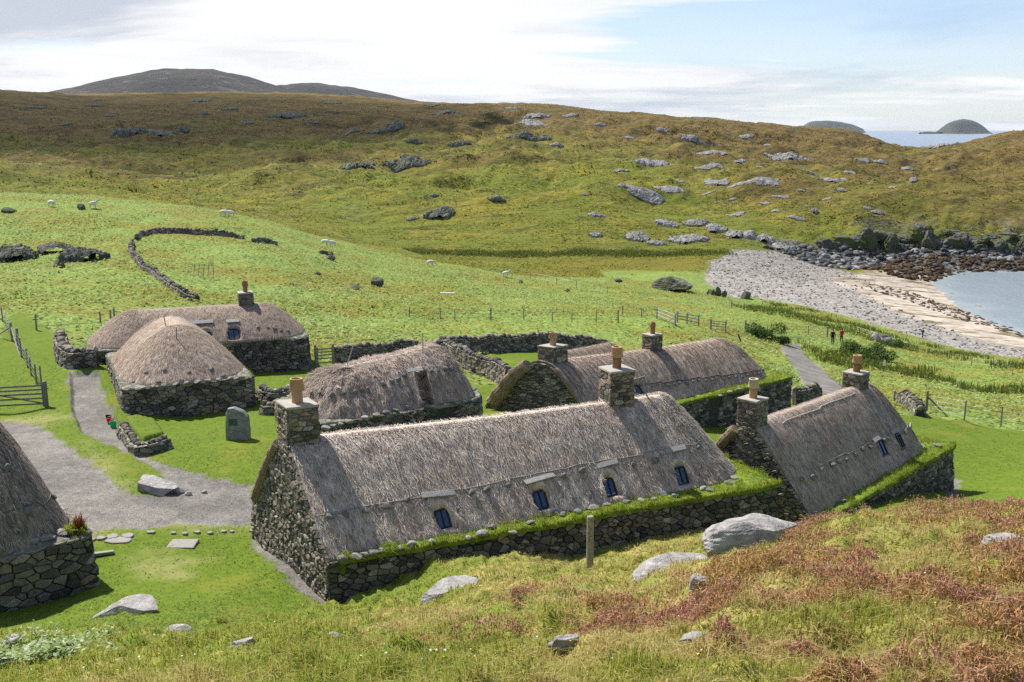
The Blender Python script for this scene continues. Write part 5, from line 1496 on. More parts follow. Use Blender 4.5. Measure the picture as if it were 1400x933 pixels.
def drywall(label, pts, h=1.0, th=.55, cw=.34, ch=.19, cope=.26, seed=1, mat='stone', world=False, taper=None, name='dry_stone_wall', grass=0):
    P = np.array(pts, float)[:, :2] if world else np.array([ground_at(*p)[:2] for p in pts])
    P, S = smooth_path(P)
    T = np.gradient(P, axis=0); T /= np.linalg.norm(T, axis=1)[:, None]; Nn = np.stack([T[:, 1], -T[:, 0]], -1)
    zb = tz(P[:, 0], P[:, 1]); L = S[-1]
    hh = h * (1 + .12 * fbm(S / 1.6 + seed, S * 0, 3, seed))
    if taper: hh = hh * np.interp(S / L, [0, .12, .88, 1], [taper[0], 1, 1, taper[1]])
    mb = MB()
    def fm(side):
        def f(a, b, o):
            px = np.interp(a, S, P[:, 0]); py = np.interp(a, S, P[:, 1]); nx = np.interp(a, S, Nn[:, 0]) * side; ny = np.interp(a, S, Nn[:, 1]) * side
            hz = np.interp(a, S, hh); d = th / 2 * (1 - .28 * np.clip(b, 0, 1)) + o
            return np.stack([px + nx * d, py + ny * d, np.interp(a, S, zb) + b * hz], -1)
        return f
    for side in (1, -1):
        c = vor_cells([(0, -.35), (L, -.35), (L, 1), (0, 1)], cw, ch / h, seed + side + 3, .15)
        add_stones(mb, c, fm(side), seed + side, out=.07)
    a = np.linspace(0, L, len(P)); rows = []
    for side, b in ((1, -.4), (1, .97), (-1, .97), (-1, -.4)): rows.append(fm(side)(a, np.full(len(a), b), np.full(len(a), -.03)))
    V = np.stack(rows, 1).reshape(-1, 3); i = np.arange(len(a) - 1)[:, None] * 4; j = np.arange(3)[None]
    mb.add(V, [np.stack([i + j, i + j + 1, i + j + 5, i + j + 4], -1).reshape(-1, 4), np.array([[0, 1, 2, 3]]), np.array([[3, 2, 1, 0]]) + 4 * (len(a) - 1)], m=1)
    r = random.Random(seed); x = 0.05
    while x < L - .05 and cope:
        s = cope * r.uniform(.7, 1.35)
        px, py = np.interp(x, S, P[:, 0]), np.interp(x, S, P[:, 1]); z = np.interp(x, S, zb) + np.interp(x, S, hh)
        V, f = rock((s * 1.0, th * r.uniform(.6, .95), s * r.uniform(.7, 1.3)), seed * 50 + int(x * 40), 1, 6, .1, rot=0)
        t = np.array([np.interp(x, S, T[:, 0]), np.interp(x, S, T[:, 1])])
        R = np.array([[t[0], t[1], 0], [-t[1], t[0], 0], [0, 0, 1]])
        mb.add(V @ R + np.array([px, py, z + s * .25]), f); x += s * .8
    o = mb.build(name, [M[mat], M['void']])
    mid = len(P) // 2
    recentre(o, (P[mid, 0], P[mid, 1], zb[mid]))
    return tag(o, label, 'stone wall', 'dry stone walls')
drywall('straight dry stone wall running from the small wooden gate behind the hipped house', [(458,497),(500,493),(560,490),(606,489)], .95, seed=3)
drywall('long curved dry stone wall closing the far side of the small lawn enclosure', [(603,487),(640,485),(700,482),(760,480),(830,486)], 1.1, seed=5)
drywall('dry stone wall coming forward along the near side of the enclosure to a free end', [(606,488),(640,504),(670,517),(696,531)], 1.05, seed=7)
drywall('short mossy dry stone wall between the grass verge and the byre at the head of the path', [(84,472),(86,489),(100,502),(134,501)], .8, .7, seed=9)
drywall('low kerb wall holding up the turf bed beside the byre', [(168,594),(180,609),(194,622),(229,611)], .40, .42, .36, .16, .17, seed=13, name='kerb_wall')
drywall('ruined low curved wall on the lawn between the byre and the left chimney', [(358,543),(366,549),(384,551),(403,540)], .5, .5, cope=.22, seed=15, name='ruined_wall')
drywall('knee high wall stub just left of the left chimney', [(361,566),(372,567),(390,562)], .45, .5, cope=.22, seed=17, name='ruined_wall')
drywall('stone wall sloping off the end of the corded house towards the gravel track', [(1084,553),(1100,553),(1117,550)], .95, seed=19)
drywall('tumbled field wall curving down through the bracken to the tan house', [(181,336),(180,348),(190,360),(210,376),(230,392),(250,405),(270,413)], .48, .5, .42, .2, .3, seed=21)
drywall('broken line of wall stones along the top of the green spur', [(187,327),(200,323),(235,319),(280,321),(335,327)], .4, .6, .45, .2, .4, seed=23, taper=(.5, .3))
drywall('short run of fallen wall stones on the crest of the spur', [(346,331),(362,333),(380,336)], .4, .7, .45, .25, .45, seed=25, taper=(.4, .4))
drywall('ragged stub of wall beyond the end of the right house, by the fence strainer', [(1232,553),(1245,560),(1258,570)], .75, .6, seed=27, taper=(.9, .5))

# ------------------------------------------------------------------ fences and gates
def post_mesh(p, h, r=.05, lean=(0, 0), name='post', mat='wood_post', parent=None, square=False):
    p = np.asarray(p, float); top = p + np.array([lean[0], lean[1], h])
    V, f = tube(np.array([p - [0, 0, .25], (p + top) / 2, top - (top - p) * .02, top]), [r, r * .98, r * .95, r * .75], 4 if square else 8)
    return mk(name, V, f, M[mat], parent, smooth=False)
def wire_fence(label, pts, h=1.05, r=.05, wires=3, brace=(), heavy=(), name='wire_fence', mat='wood_post', group='post and wire fences', wr=.012):
    W = [ground_at(*p) for p in pts]; o0 = W[0]
    root = thing(name, label, 'fence', o0, 0, group)
    L = [w - o0 for w in W]
    for k, p in enumerate(L): post_mesh(p, h * (1.12 if k in heavy else 1.0) * (1 + .06 * math.sin(k * 5)), r * (1.7 if k in heavy else 1), (.05 * math.sin(k * 3.1), .04 * math.cos(k * 2.3)), parent=root, mat=mat)
    for k in range(wires):
        z = h * (.25 + .65 * k / max(1, wires - 1))
        V, f = tube(np.array([p + [0, 0, z] for p in L]), wr, 4); mk('wire', V, f, M['wire'], root)
    for k, d in brace:
        a = L[k] + np.array([0, 0, h * .85]); q = ground_at(*d) - o0
        V, f = tube(np.array([a, q]), r * .9, 6); mk('brace', V, f, M[mat], root)
    return root
def gate(label, a, b, h=1.1, bars=5, diag=True, posts=True, mat='wood_gate', ph=1.3, name='field_gate', pr=.075):
    A, B = ground_at(*a), ground_at(*b); o0 = A.copy(); d = B - A; L = np.linalg.norm(d); e = d / L
    root = thing(name, label, 'gate', o0, 0, None)
    n = np.array([-e[1], e[0], 0]); n /= np.linalg.norm(n); up = np.array([0, 0, 1.0]); ax = np.stack([e, n, up])
    if posts:
        for p in (A, B): post_mesh(p - o0, ph, pr, name='post', parent=root, mat=mat)
    for k in range(bars):
        z = .18 + (h - .2) * (k / (bars - 1)) ** .85
        V, f = bbox_(e * L / 2 + up * z, (L - .16, .035, .085), ax, .008); mk('bar', V, f, M[mat], root)
    for x in (.12, L - .12):
        V, f = bbox_(e * x + up * (h * .5 + .08) - n * .045, (.08, .04, h + .05), ax, .008); mk('stile', V, f, M[mat], root)
    if diag:
        p, q = e * .14 + up * h * .95 - n * .042, e * (L - .15) + up * .2 - n * .042
        V, f = tube(np.array([p, q]), .04, 4); mk('diagonal', V, f, M[mat], root)
    return root
wire_fence('wire fence with leaning posts climbing the verge at the left edge', [(-30,425),(4,440),(17,467),(25,478),(30,489),(38,503),(43,514),(50,525),(57,530)], 1.05, .045, 4, brace=((2, (-8,462)), (2, (27,487))), heavy=(2, 3))
gate('five bar wooden gate at the left edge beside the wide gravel path', (-40,562), (64,557), 1.05, 5, True, ph=1.22, pr=.1)
gate('small wooden gate between the tan house and the straight dry stone wall', (432,501), (456,499), 1.0, 5, False, ph=1.25, mat='wood_post')
wire_fence('long line of thin posts crossing the bracken field below the spur', [(560,436),(602,436),(622,438),(671,438),(716,437),(755,441),(782,441),(815,440),(845,441)], 1.1, .05, 3, heavy=(3, 8))
wire_fence('short run of weathered posts in front of the field rails', [(851,431),(877,434),(898,436)], 1.0, .06, 2)
wire_fence('few widely spaced posts along the crest above the reed bed', [(700,381),(725,382),(761,389),(788,395),(830,403)], 1.2, .05, 2)
wire_fence('fence of small posts running on from the field gate towards the bushes', [(1019,453),(1049,456),(1072,458),(1105,458),(1131,461)], 1.1, .06, 3, brace=((0, (1030,455)),), heavy=(0, 4))
wire_fence('stout strainer post with a long brace and wires bounding the right lawn', [(1266,566),(1318,575),(1368,583),(1470,594)], 1.25, .055, 4, brace=((0, (1296,570)),), heavy=(0,))
wire_fence('faint posts on the slope between the pasture and the shingle', [(1170,455),(1240,478),(1328,500),(1357,503),(1384,512)], 1.0, .045, 2)
wire_fence('isolated old posts in the bracken above the tan house', [(50,452),(138,446),(157,441),(152,446)], 1.0, .06, 1)
wire_fence('two short posts standing at the back of the pebble beach', [(1049,407),(1000,422)], 1.3, .06, 1)
def rail_fence(label, pts, h=1.1, rails=3, diag=None):
    W = [ground_at(*p) for p in pts]; o0 = W[0]; root = thing('rail_fence', label, 'fence', o0, 0, 'wooden rail fences')
    for w_ in W: post_mesh(w_ - o0, h + .12, .08, parent=root, mat='wood_grey')
    for a, b in zip(W[:-1], W[1:]):
        for k in range(rails):
            z = np.array([0, 0, h * (.35 + .6 * k / (rails - 1))])
            V, f = tube(np.array([a - o0 + z, b - o0 + z]), .05, 4); mk('rail', V, f, M['wood_grey'], root)
    if diag:
        V, f = tube(np.array([W[diag[0]] - o0 + [0, 0, h * .95], ground_at(*diag[1]) - o0 + [0, 0, .1]]), .05, 4); mk('brace', V, f, M['wood_grey'], root)
rail_fence('angled wooden rail fence left of the field gates', [(898,436),(923,446)], 1.15, 3, (1, (912,443)))
rail_fence('level three rail fence between the angled rails and the field gate', [(926,441),(939,443),(955,446)], 1.05, 3)
gate('pale wooden field gate in the middle of the pasture', (971,452), (992,454), 1.0, 4, False, mat='wood_grey', ph=1.2)
rail_fence('single post and rail beside the ragged wall stub', [(1222,551),(1240,553)], .7, 2)
# frame of old rails in the bracken
W0 = ground_at(276, 378); fr = thing('hurdle', 'small leaning hurdle of thin rails standing in the bracken', 'hurdle', W0)
for k, (dx, ln) in enumerate(((-.8, .35), (-.35, .3), (.1, .35), (.55, .3), (1.1, .0))):
    post_mesh((dx, 0, 0), 1.15, .035, (ln * .5, .1), 'rail', 'wood_grey', fr)
V, f = tube(np.array([(-.8, .02, .7), (.8, .05, .75)]), .03, 4); mk('rail', V, f, M['wood_grey'], fr)

p = ground_at(806, 779); pt = thing('wooden_post', 'single round lichened post standing on the bank in front of the long house', 'post', p)
V, f = tube(np.array([[0, 0, -.3], [.005, 0, .5], [0, 0, 1.46], [0, 0, 1.485]]), [.098, .096, .092, .078], 16); mk('shaft', V, f, M['wood_post'], pt, smooth=False)
p = ground_at(1208, 508); pt = thing('marker_post', 'short marker post with a white panel in the rough grass behind the right chimney', 'marker post', p)
post_mesh((0, 0, 0), 1.25, .07, parent=pt, mat='wood_dark', name='shaft'); V, f = bbox_((0, -.10, .85), (.22, .03, .55), None, .01); mk('panel', V, f, M['white_paint'], pt)

# ------------------------------------------------------------------ loose things about the village
def rock_thing(name, label, px, py, w, h, seed, mat='outcrop', cat='rock', group=None, depth=.7, n=1, sink=.3, rot=None, flat=1.0, tilt=None, sub=3, cuts=10, rough=.09, Y=None):
    """rock or cluster of rocks: w, h are its photo size in pixels"""
    P = ground_at(px, py, Y or 3.0); k = F / P[1]; r = np.random.default_rng(seed)
    sw, sh = w / k, h / k * 1.1
    mb = MB()
    for i in range(n):
        if n == 1: c = np.zeros(3); sx, sy, sz = sw, sw * depth, sh / (1 - sink)
        else:
            c = np.array([r.uniform(-.42, .42) * sw, r.uniform(-.6, .6) * sw * depth, 0]); f_ = r.uniform(.18, .5) if n > 8 else r.uniform(.25, .6)
            sx, sy, sz = sw * f_, sw * f_ * depth * 1.2, sh * r.uniform(.5, .95) / (1 - sink)
            c[2] = float(tz(P[0] + c[0], P[1] + c[1])) - P[2]
        V, f = rock((sx, sy, sz), seed * 31 + i, sub, cuts, rough, fine=.5 if sub > 3 else 0, rot=(r.uniform(-.35, .35) if rot is None else rot))
        if tilt: 
            a = tilt; V = V @ np.array([[math.cos(a), 0, math.sin(a)], [0, 1, 0], [-math.sin(a), 0, math.cos(a)]])
        V[:, 2] += sz * (.5 - sink); V += c
        mb.add(V, f, smooth=False)
    o = mb.build(name, M[mat]); o.location = [float(c) for c in P]
    return tag(o, label, cat, group)

# standing stone with its plaque
P = ground_at(326, 600); k = F / P[1]
ol = np.array([(309,598),(309,585),(310,563),(313,557.5),(322,556),(335,561.5),(341,568),(343,590),(342.5,601),(326,602)], float)
xs = (ol[:, 0] - 326) / k; zs = (600.5 - ol[:, 1]) / k * 1.03
ss = thing('standing_stone', 'upright grey slab with a green plaque standing on the lawn', 'standing stone', P, -.05)
n_ = len(xs); rings = []
for y, s_ in ((-.19, .86), (-.16, .97), (-.05, 1.0), (.08, 1.0), (.17, .96), (.2, .85)):
    c = np.array([xs.mean(), 0, zs.mean()]); q = np.stack([xs, np.full(n_, y), zs], -1)
    q = c + (q - c) * [s_, 1, s_]; q[:, 1] = y + .03 * fbm(q[:, 0] * 3, q[:, 2] * 3 + y * 9, 3, 4) - .10 * (q[:, 2] - .6) * 0 + .08 * q[:, 2]
    q[zs < .08, 2] = -.3; rings.append(q)
V = np.concatenate(rings + [[[xs.mean(), -.17 + .05, .62]], [[xs.mean(), .24, .62]]]); fs = []; i = np.arange(n_); m_ = len(rings)
q4 = np.concatenate([np.stack([r_ * n_ + i, r_ * n_ + (i + 1) % n_, (r_ + 1) * n_ + (i + 1) % n_, (r_ + 1) * n_ + i], -1) for r_ in range(m_ - 1)])
t3 = np.concatenate([np.stack([(i + 1) % n_, i, np.full(n_, m_ * n_)], -1), np.stack([(m_ - 1) * n_ + i, (m_ - 1) * n_ + (i + 1) % n_, np.full(n_, m_ * n_ + 1)], -1)])
mk('slab', V, [q4, t3], M['slab_stone'] if 'slab_stone' in M else M['outcrop'], ss)
V, f = bbox_(((320.6 - 326) / k, -.125, (600 - 574.5) / k), (.34, .03, .27), np.array([[1, 0, 0], [0, .995, -.09], [0, .09, .995]]), .008); mk('plaque', V, f, M['bronze'], ss)

def ridge_rock(label, a, b, w, h, seed, sink=.35, name='boulder', mat='outcrop', cuts=10, planes=()):
    """long outcrop lying on the bank from photo point a to photo point b"""
    gp = lambda p: ground_at(*p) if len(p) == 2 else (lambda w_: np.array([w_[0], w_[1], float(tz(w_[0], w_[1]))]))(at(*p))
    A = gp(a); B = gp(b); d = B - A; L = np.hypot(d[0], d[1]); mb = MB()
    V, f = rock((L, w, h), seed, 5, cuts, .075, rot=0, fine=.28, planes=planes)
    V[:, 2] *= 1 - .25 * V[:, 0] / L
    sl_ = d[2] / L; V[:, 2] += V[:, 0] * sl_ + h * (.5 - sink)
    ca, sa = d[0] / L, d[1] / L
    V = np.stack([V[:, 0] * ca - V[:, 1] * sa, V[:, 0] * sa + V[:, 1] * ca, V[:, 2]], -1)
    o = mk(name, V, f, M[mat]); o.location = [float(c) for c in (A + B) / 2]
    return tag(o, label, 'rock')
ridge_rock('flat topped grey boulder at the tip of the grass between the two paths', (186,669), (243,675), 1.0, .80, 5, .25, cuts=4, planes=(((.22,-.18,.96),.28), ((-.95,-.1,.15),.62), ((-.1,-.97,.12),.55), ((.5,-.8,.2),.62)))
for k_, (px, py, w_, h_) in enumerate(((233,671,22,11),(246,674,16,8),(257,677,12,5),(279,674,10,4))):
    rock_thing('rock', ['split block lying against the flat topped boulder', 'rock fragment beside the split block', 'low rock fragment at the edge of the gravel', 'small pale stone lying alone on the gravel'][k_], px, py, w_, h_, 50 + k_, sub=2)
def flag(w, d, th, seed):
    """flat irregular flagstone, its top just proud of the turf"""
    r = np.random.default_rng(seed); n = 7; a = np.sort(np.linspace(0, 2 * PI, n, endpoint=False) + r.uniform(-.25, .25, n)); q = np.stack([np.cos(a) * w / 2 * r.uniform(.85, 1.15, n), np.sin(a) * d / 2 * r.uniform(.85, 1.15, n)], -1)
    rings = [(1.0, -.08), (1.0, th * .35), (.93, th * .55), (.6, th * .6)]
    V = np.concatenate([np.concatenate([q * f_, np.full((n, 1), z) + r.uniform(-.004, .004, (n, 1))], 1) for f_, z in rings] + [[[0, 0, th * .6]]])
    i = np.arange(n); Q = np.concatenate([np.stack([k * n + i, k * n + (i + 1) % n, (k + 1) * n + (i + 1) % n, (k + 1) * n + i], -1) for k in range(3)])
    return V, [Q, np.stack([3 * n + i, 3 * n + (i + 1) % n, np.full(n, 4 * n)], -1)]
for k_, (px, py, w_) in enumerate([(125,739,14),(138,737,14),(154,735,18),(175,734,20),(206,729,13),(237,730,9),(253,731,9),(270,729,11),(287,730,9),(306,728,9),(317,728,8),(345,727,9)]):
    P = ground_at(px, py, 18); s_ = w_ / (F / P[1])
    V, f = flag(s_, s_ * (1.0 if k_ < 4 else .85), .10, 600 + k_)
    o = mk('edging_stone', V, f, M['slab']); o.location = [float(c) for c in P]
    tag(o, 'pale flat stone in the row of edging stones between the gravel and the lawn', 'stone', 'edging stones along the gravel')
P = ground_at(250, 745, 18); V, f = bbox_((0, 0, .01), (.80, .62, .08), None, .015, .01, 3); o = mk('drain_cover', V, f, M['slab']); o.location = P; tag(o, 'rectangular concrete slab set flush in the lawn', 'slab')
P = ground_at(137, 760, 18); V, f = bbox_((0, 0, .06), (.75, .14, .10), None, .012, .005, 4); o = mk('timber_plank', V, f, M['wood_grey']); o.location = P; o.rotation_euler = (0, 0, .35); tag(o, 'short grey plank on the grass at the corner of the near house', 'plank')
P = ground_at(163, 740, 18); V, f = flag(.85, .5, .07, 77); o = mk('paving_stone', V, f, M['slab']); o.location = P; tag(o, 'worn flat paving stone beside the edging stones', 'stone')
P = ground_at(612, 404); V, f = bbox_((0, 0, .25), (1.75, .25, .12), None, .02); o = mk('white_plank', V, f, M['white_paint']); o.location = P; tag(o, 'long white board lying in the bracken field', 'board')
def bucket(label, px, py, mat, r=.14, h=.24, cat='bucket', handle=True):
    P = ground_at(px, py); root = thing('bucket', label, cat, P)
    V, f = lathe([(r * .75, 0), (r * .98, h), (r * 1.05, h), (r * 1.05, h + .015), (r * .93, h + .01), (r * .72, .03), (.001, .03)], 20); mk('tub', V, f, mat, root, smooth=False)
    if handle:
        a = np.linspace(0, PI, 12); V, f = tube(np.stack([np.cos(a) * r, np.sin(a) * r * .45, h + np.sin(a) * r * .7], -1), .007, 5); mk('handle', V, f, M['wire'], root)
bucket('green bucket on the grey path against the byre wall', 155, 585, plain('green plastic', (.01, .42, .14), .4, .05, 5), .15, .25)
bucket('red tub on the grey path behind the green bucket', 151.5, 579.5, plain('red plastic', (.50, .012, .012), .4, .05, 5), .17, .2, 'tub')
bucket('black bucket on the grey path beside the red tub', 149, 575.5, plain('black plastic', (.015, .015, .015), .4, .05, 5), .13, .24)

# red dock and grass growing on the corner of the near house
dp = h6.tow(np.array([h6.L - .35, .35, h6.zt])); root = thing('dock_plant', 'tuft of red dock and grass growing on the wall corner of the near house', 'plant', dp)
def _tuft(n, r0, hgt, seed, ln):
    r = np.random.default_rng(seed); a = r.uniform(0, 2 * PI, n); q = np.sqrt(r.uniform(0, 1, n)) * r0
    return blade_mesh(np.stack([np.cos(a) * q, np.sin(a) * q, r.uniform(0, .05, n)], -1), r.uniform(.5, 1, n) * hgt, r.uniform(.02, .05, n), seed, ln)
V, f = _tuft(260, .28, .34, 3, .8); mk('foliage', V, f, M['turf'], root)
V, f = _tuft(70, .14, .62, 4, .35); mk('flower_spike', V + [.1, .05, 0], f, M['red_leaf'], root)

# rocks on the bank in front
R_ = rock_thing
ridge_rock('large pale lichened boulder on the bank in front of the right house', (958,798,15.6), (1092,712,18.3), 1.0, .95, 3, .34)
ridge_rock('low pale slab of rock leading down from the large lichened boulder', (866,816,16.0), (982,780,17.2), .85, .50, 14, .38)
R_('rock', 'small rock tucked under the large boulder in the heather', 957, 808, 34, 26, 24, sub=3)
ridge_rock('long pale rock on the bank below the first skylight of the long house', (558,836,21.0), (654,816,21.8), .8, .72, 35, .36, cuts=6, planes=(((.10,-.12,.98),.30), ((-.9,-.25,.25),.6), ((0,-.95,.2),.5)))
ridge_rock('pointed grey rock at the edge of the lawn near the left house', (132,842), (222,838), .8, .85, 44, .32, cuts=6, planes=(((.42,-.2,.88),.35), ((-.55,-.3,.75),.45), ((0,-.95,.3),.5)))
R_('rock', 'flat buff rock level with the turf below the pointed grey rock', 243, 864, 46, 9, 52, sink=.5)
R_('rock', 'grey and white streaked rock at the foot of the lawn', 336, 884, 48, 12, 66, sink=.5, depth=.6, sub=4)
R_('rock', 'small grey rock among straw coloured grass below the gravel strip', 455, 873, 28, 9, 73, sink=.45)
R_('rock', 'narrow pale rock in grass below the single wooden post', 772, 884, 58, 22, 82, sink=.5, tilt=-.3, depth=.4)
R_('rock', 'rock half buried in grass to the left of the single post', 795, 814, 34, 12, 93, sink=.5)
R_('rock', 'flat rock showing between heather clumps low on the bank', 948, 874, 46, 9, 97, sink=.5)
R_('boulder', 'pale rounded rock in the heather at the right edge', 1385, 752, 92, 26, 103, sink=.4, sub=4)
R_('rock', 'low pale rock at the very left foot of the bank', 15, 878, 40, 8, 107, sink=.5)
def outcrop(label, px, py, w, h, seed, mat, group, nu=44, nv=26, name='rock_outcrop', hk=.55, y0=200):
    """bare rock breaking through the slope: a jagged, ledged surface that dips under the turf at its rim"""
    P = ground_at(px, py, y0); k = F / P[1]; sw = w / k * 1.15; hh = h / k
    f2 = P[:2] / np.hypot(P[0], P[1]); r2 = np.array([f2[1], -f2[0]])
    gz = float(tz(*(P[:2] + f2 * 4)) - tz(*P[:2])) / 4; slope_px = max(.03, gz + (CZ - P[2]) / P[1])
    sdp = min(sw * 1.1, max(sw * .35, hh * .6 / slope_px))
    U, W = np.meshgrid(np.linspace(-1, 1, nu), np.linspace(-1, 1, nv))
    X = P[0] + r2[0] * U * sw / 2 + f2[0] * W * sdp / 2 + f2[0] * sdp * .4; Yw = P[1] + r2[1] * U * sw / 2 + f2[1] * W * sdp / 2 + f2[1] * sdp * .4
    m = 1.0 - (np.abs(U) ** 2.2 + np.abs(W) ** 2.2) + .95 * fbm(U * sw / 5 + seed * 3.1, W * sdp / 4 + U * .6, 5, seed, .6)
    st = m + .12 * fbm(X / 1.2, Yw / 1.2, 3, seed + 4)
    steps = np.floor(st * 4) / 4 + sstep(.55, 1.0, st * 4 - np.floor(st * 4)) / 4
    z = tz(X, Yw) + np.where(m > 0, hh * hk * np.clip(.35 + .75 * steps, 0, 1.35), -.6) + .16 * hh * np.abs(fbm(X / 1.8, Yw / 1.1, 4, seed + 7))
    rim = np.clip(m / .12, -1, 1); z = np.where(m < .0, tz(X, Yw) - .6 - .0 * rim, z)
    V = np.stack([X, Yw, z], -1).reshape(-1, 3) - P
    i = np.arange(nu * nv).reshape(nv, nu); o = mk(name, V, [np.stack([i[:-1, :-1], i[:-1, 1:], i[1:, 1:], i[1:, :-1]], -1).reshape(-1, 4)], M[mat])
    o.location = [float(c) for c in P]; return tag(o, label, 'rock', group)
# rocks in the fields
R_('boulder', 'big square rock with a turf cap standing alone near the pebble beach', 919, 396, 56, 17, 111, 'crag', depth=.8, sink=.25, cuts=5, sub=4)
for k_, (px, py, w_, h_, lb) in enumerate([(980,405,26,13,'grey rock pile on the grass lip above the pebbles'),(1020,408,16,9,'smaller rock right of the grey rock pile'),(518,392,22,13,'grey boulder on the slope below the spur'),
    (484,396,22,6,'low pale rock left of the grey boulder'),(445,347,20,7,'line of small rocks on the edge of the spur'),(452,355,14,7,'rock just below the line of small rocks'),(711,387,8,4,'dark little rock in the pale bracken'),(775,400,9,5,'round pale stone in the bracken'),
    (846,386,12,5,'small grey stones on the crest above the marsh'),(112,287,14,9,'rock on the skyline of the spur'),(12,290,22,6,'dark rock at the left end of the spur'),(436,376,10,5,'small rock in the middle of the spur slope'),(1208,470,34,13,'heap of grey stones beside the dark bushes')]):
    R_('rock' if k_ not in (0, 12) else 'rock_pile', lb, px, py, w_, h_, 120 + k_, 'crag' if k_ not in (12,) else 'pale_stone', n=1 if k_ not in (0, 4, 12) else (22 if k_ == 12 else 6), sub=2)
outcrop('dark overgrown outcrop in the bracken at the left edge', 22, 358, 52, 22, 141, 'crag', None, 50, 30, hk=.7, y0=60)
outcrop('dark outcrop with a turf top in the left field', 76, 346, 40, 14, 142, 'crag', None, 50, 30, hk=.7, y0=60)
outcrop('largest dark rock mass at the right of the left field outcrop', 118, 358, 62, 26, 143, 'crag', None, 50, 30, hk=.7, y0=60)
R_('rock_outcrop', 'single grey boulder in front of the left field outcrop', 84, 366, 26, 14, 144, 'crag', n=2)

# outcrops on the hill: big ones first, then the scatter
BIG = [(175,182,44,13,'grey crag in the brown moor on the left of the hill'),(392,161,52,12,'streaked rock band high on the left shoulder of the hill'),(487,228,48,17,'dark crag left of the long shaded ledge'),
 (556,229,64,12,'long shaded ledge of rock halfway up the hill'),(600,298,42,18,'layered rock in the yellow green foot of the hill'),(723,192,60,13,'broad grey crag under the summit'),(726,171,44,6,'pale cap of rock above the broad grey crag'),
 (888,223,54,12,'long pale slab on the brown slope'),(848,233,26,10,'tilted slab at the left of the long pale slab'),(1080,217,64,15,'wide pale rock sheets on the brown hillside'),(879,273,64,11,'low pale slabs where green slope turns brown'),
 (1030,250,64,6,'thin line of pale rock across the brown slope'),(967,231,48,7,'flat pale rock below the ridge'),(942,332,52,16,'rock mass just above the marsh'),(870,329,32,17,'leaning grey boulder at the foot of the hill'),
 (951,309,34,15,'pale boulder cluster above the pebble beach'),(1111,236,40,9,'stepped pale rocks below the wide rock sheets'),(1139,247,38,7,'lowest of the stepped pale rocks'),(1284,201,44,10,'rock knoll on the skyline in front of the sea'),(628,199,32,11,'shadowed rock step near the hill centre')]
for k_, (px, py, w_, h_, lb) in enumerate(BIG):
    outcrop(lb, px, py + 1, w_ * (.9 if px < 760 else .95), h_ * (.85 if py > 290 else .75), 200 + k_, 'crag' if (px < 760 and k_ != 6) else 'outcrop_far', 'rock outcrops on the hill', hk=.55 if px < 760 else .42)
SMALL = [(251,182,14,10),(220,186,30,8),(314,151,18,5),(280,157,8,6),(129,146,16,4),(50,149,20,4),(275,140,25,5),(455,143,20,5),(612,155,30,8),(537,179,30,7),(479,183,20,5),(512,183,20,5),(565,196,18,9),
 (735,161,32,6),(565,302,15,6),(594,270,10,5),(679,276,20,8),(814,325,16,9),(945,193,25,6),(973,211,40,4),(983,254,25,7),(914,263,35,4),(967,266,18,4),(816,297,20,8),(898,336,22,9),(910,310,26,11),(980,318,24,14),
 (1006,296,22,5),(1005,326,22,15),(1024,327,22,13),(1046,332,22,13),(1070,343,25,13),(1161,238,14,6),(1177,221,16,4),(1067,271,20,4),(1199,293,14,6),(1114,292,8,9),(1186,287,10,6),(979,252,25,5),(1089,301,20,5),
 (1205,224,18,5),(1249,249,10,6),(930,250,10,4),(1010,222,14,4),(1040,230,10,3),(1150,262,12,4),(1095,262,10,4),(1130,274,10,4),(1060,290,12,4),(800,268,8,4),(660,163,16,4),(860,190,14,4),(1240,232,12,4),(1220,258,10,4),(1000,275,12,5),(1045,280,12,4),
 (590,146,18,4),(700,150,20,4),(780,160,18,4),(820,172,14,4),(760,200,16,5),(905,180,14,4),(1020,190,16,4),(1050,200,14,4),(340,170,14,5),(150,160,16,4),(90,172,14,4),(430,170,14,4)]
for k_, (px, py, w_, h_) in enumerate(SMALL):
    outcrop('small rock showing through the grass and heather of the hill', px, py, w_ * 1.1, h_ * (.9 if py > 290 else .85), 300 + k_, 'outcrop_far' if px > 700 else 'crag', 'small rocks scattered on the hill', 18, 12, 'rock', .6)

# boulders of the rocky shore (nobody could count them)
def scatter_rocks(name, poly, n, smin, smax, mat, seed, label, zlim=None, y0=60, flat=.7):
    w_ = wpoly(poly, y0); r = np.random.default_rng(seed); mb = MB(); k = 0; tries = 0
    lo, hi = w_.min(0), w_.max(0)
    while k < n and tries < n * 30:
        tries += 1
        p = r.uniform(lo, hi)
        if poly_sd(w_, np.array([p[0]]), np.array([p[1]]))[0] < 0: continue
        z = float(tz(p[0], p[1]))
        if zlim and not (zlim[0] < z < zlim[1]): continue
        s_ = smin + (smax - smin) * r.uniform() ** 2.6
        V, f = rock((s_, s_ * r.uniform(.6, 1), s_ * flat * r.uniform(.6, 1.1)), seed * 1000 + k, 1, 6, .1); mb.add(V + np.array([p[0], p[1], z + s_ * .12]), f); k += 1
    o = mb.build(name, M[mat]); tag(o, label, 'rocks', kind='stuff'); return o
scatter_rocks('shore_boulders', [(1040,338),(1110,338),(1200,338),(1300,330),(1450,325),(1450,352),(1300,352),(1200,360),(1170,370),(1100,358)], 1300, .5, 2.6, 'shore_stone', 5, 'grey boulders heaped along the rocky shore')
scatter_rocks('seaweed_rocks', [(1165,366),(1215,356),(1300,348),(1450,345),(1450,372),(1390,372),(1320,381),(1270,386),(1230,380)], 1000, .5, 2.4, 'weed_stone', 6, 'brown weed covered rocks at the edge of the water')
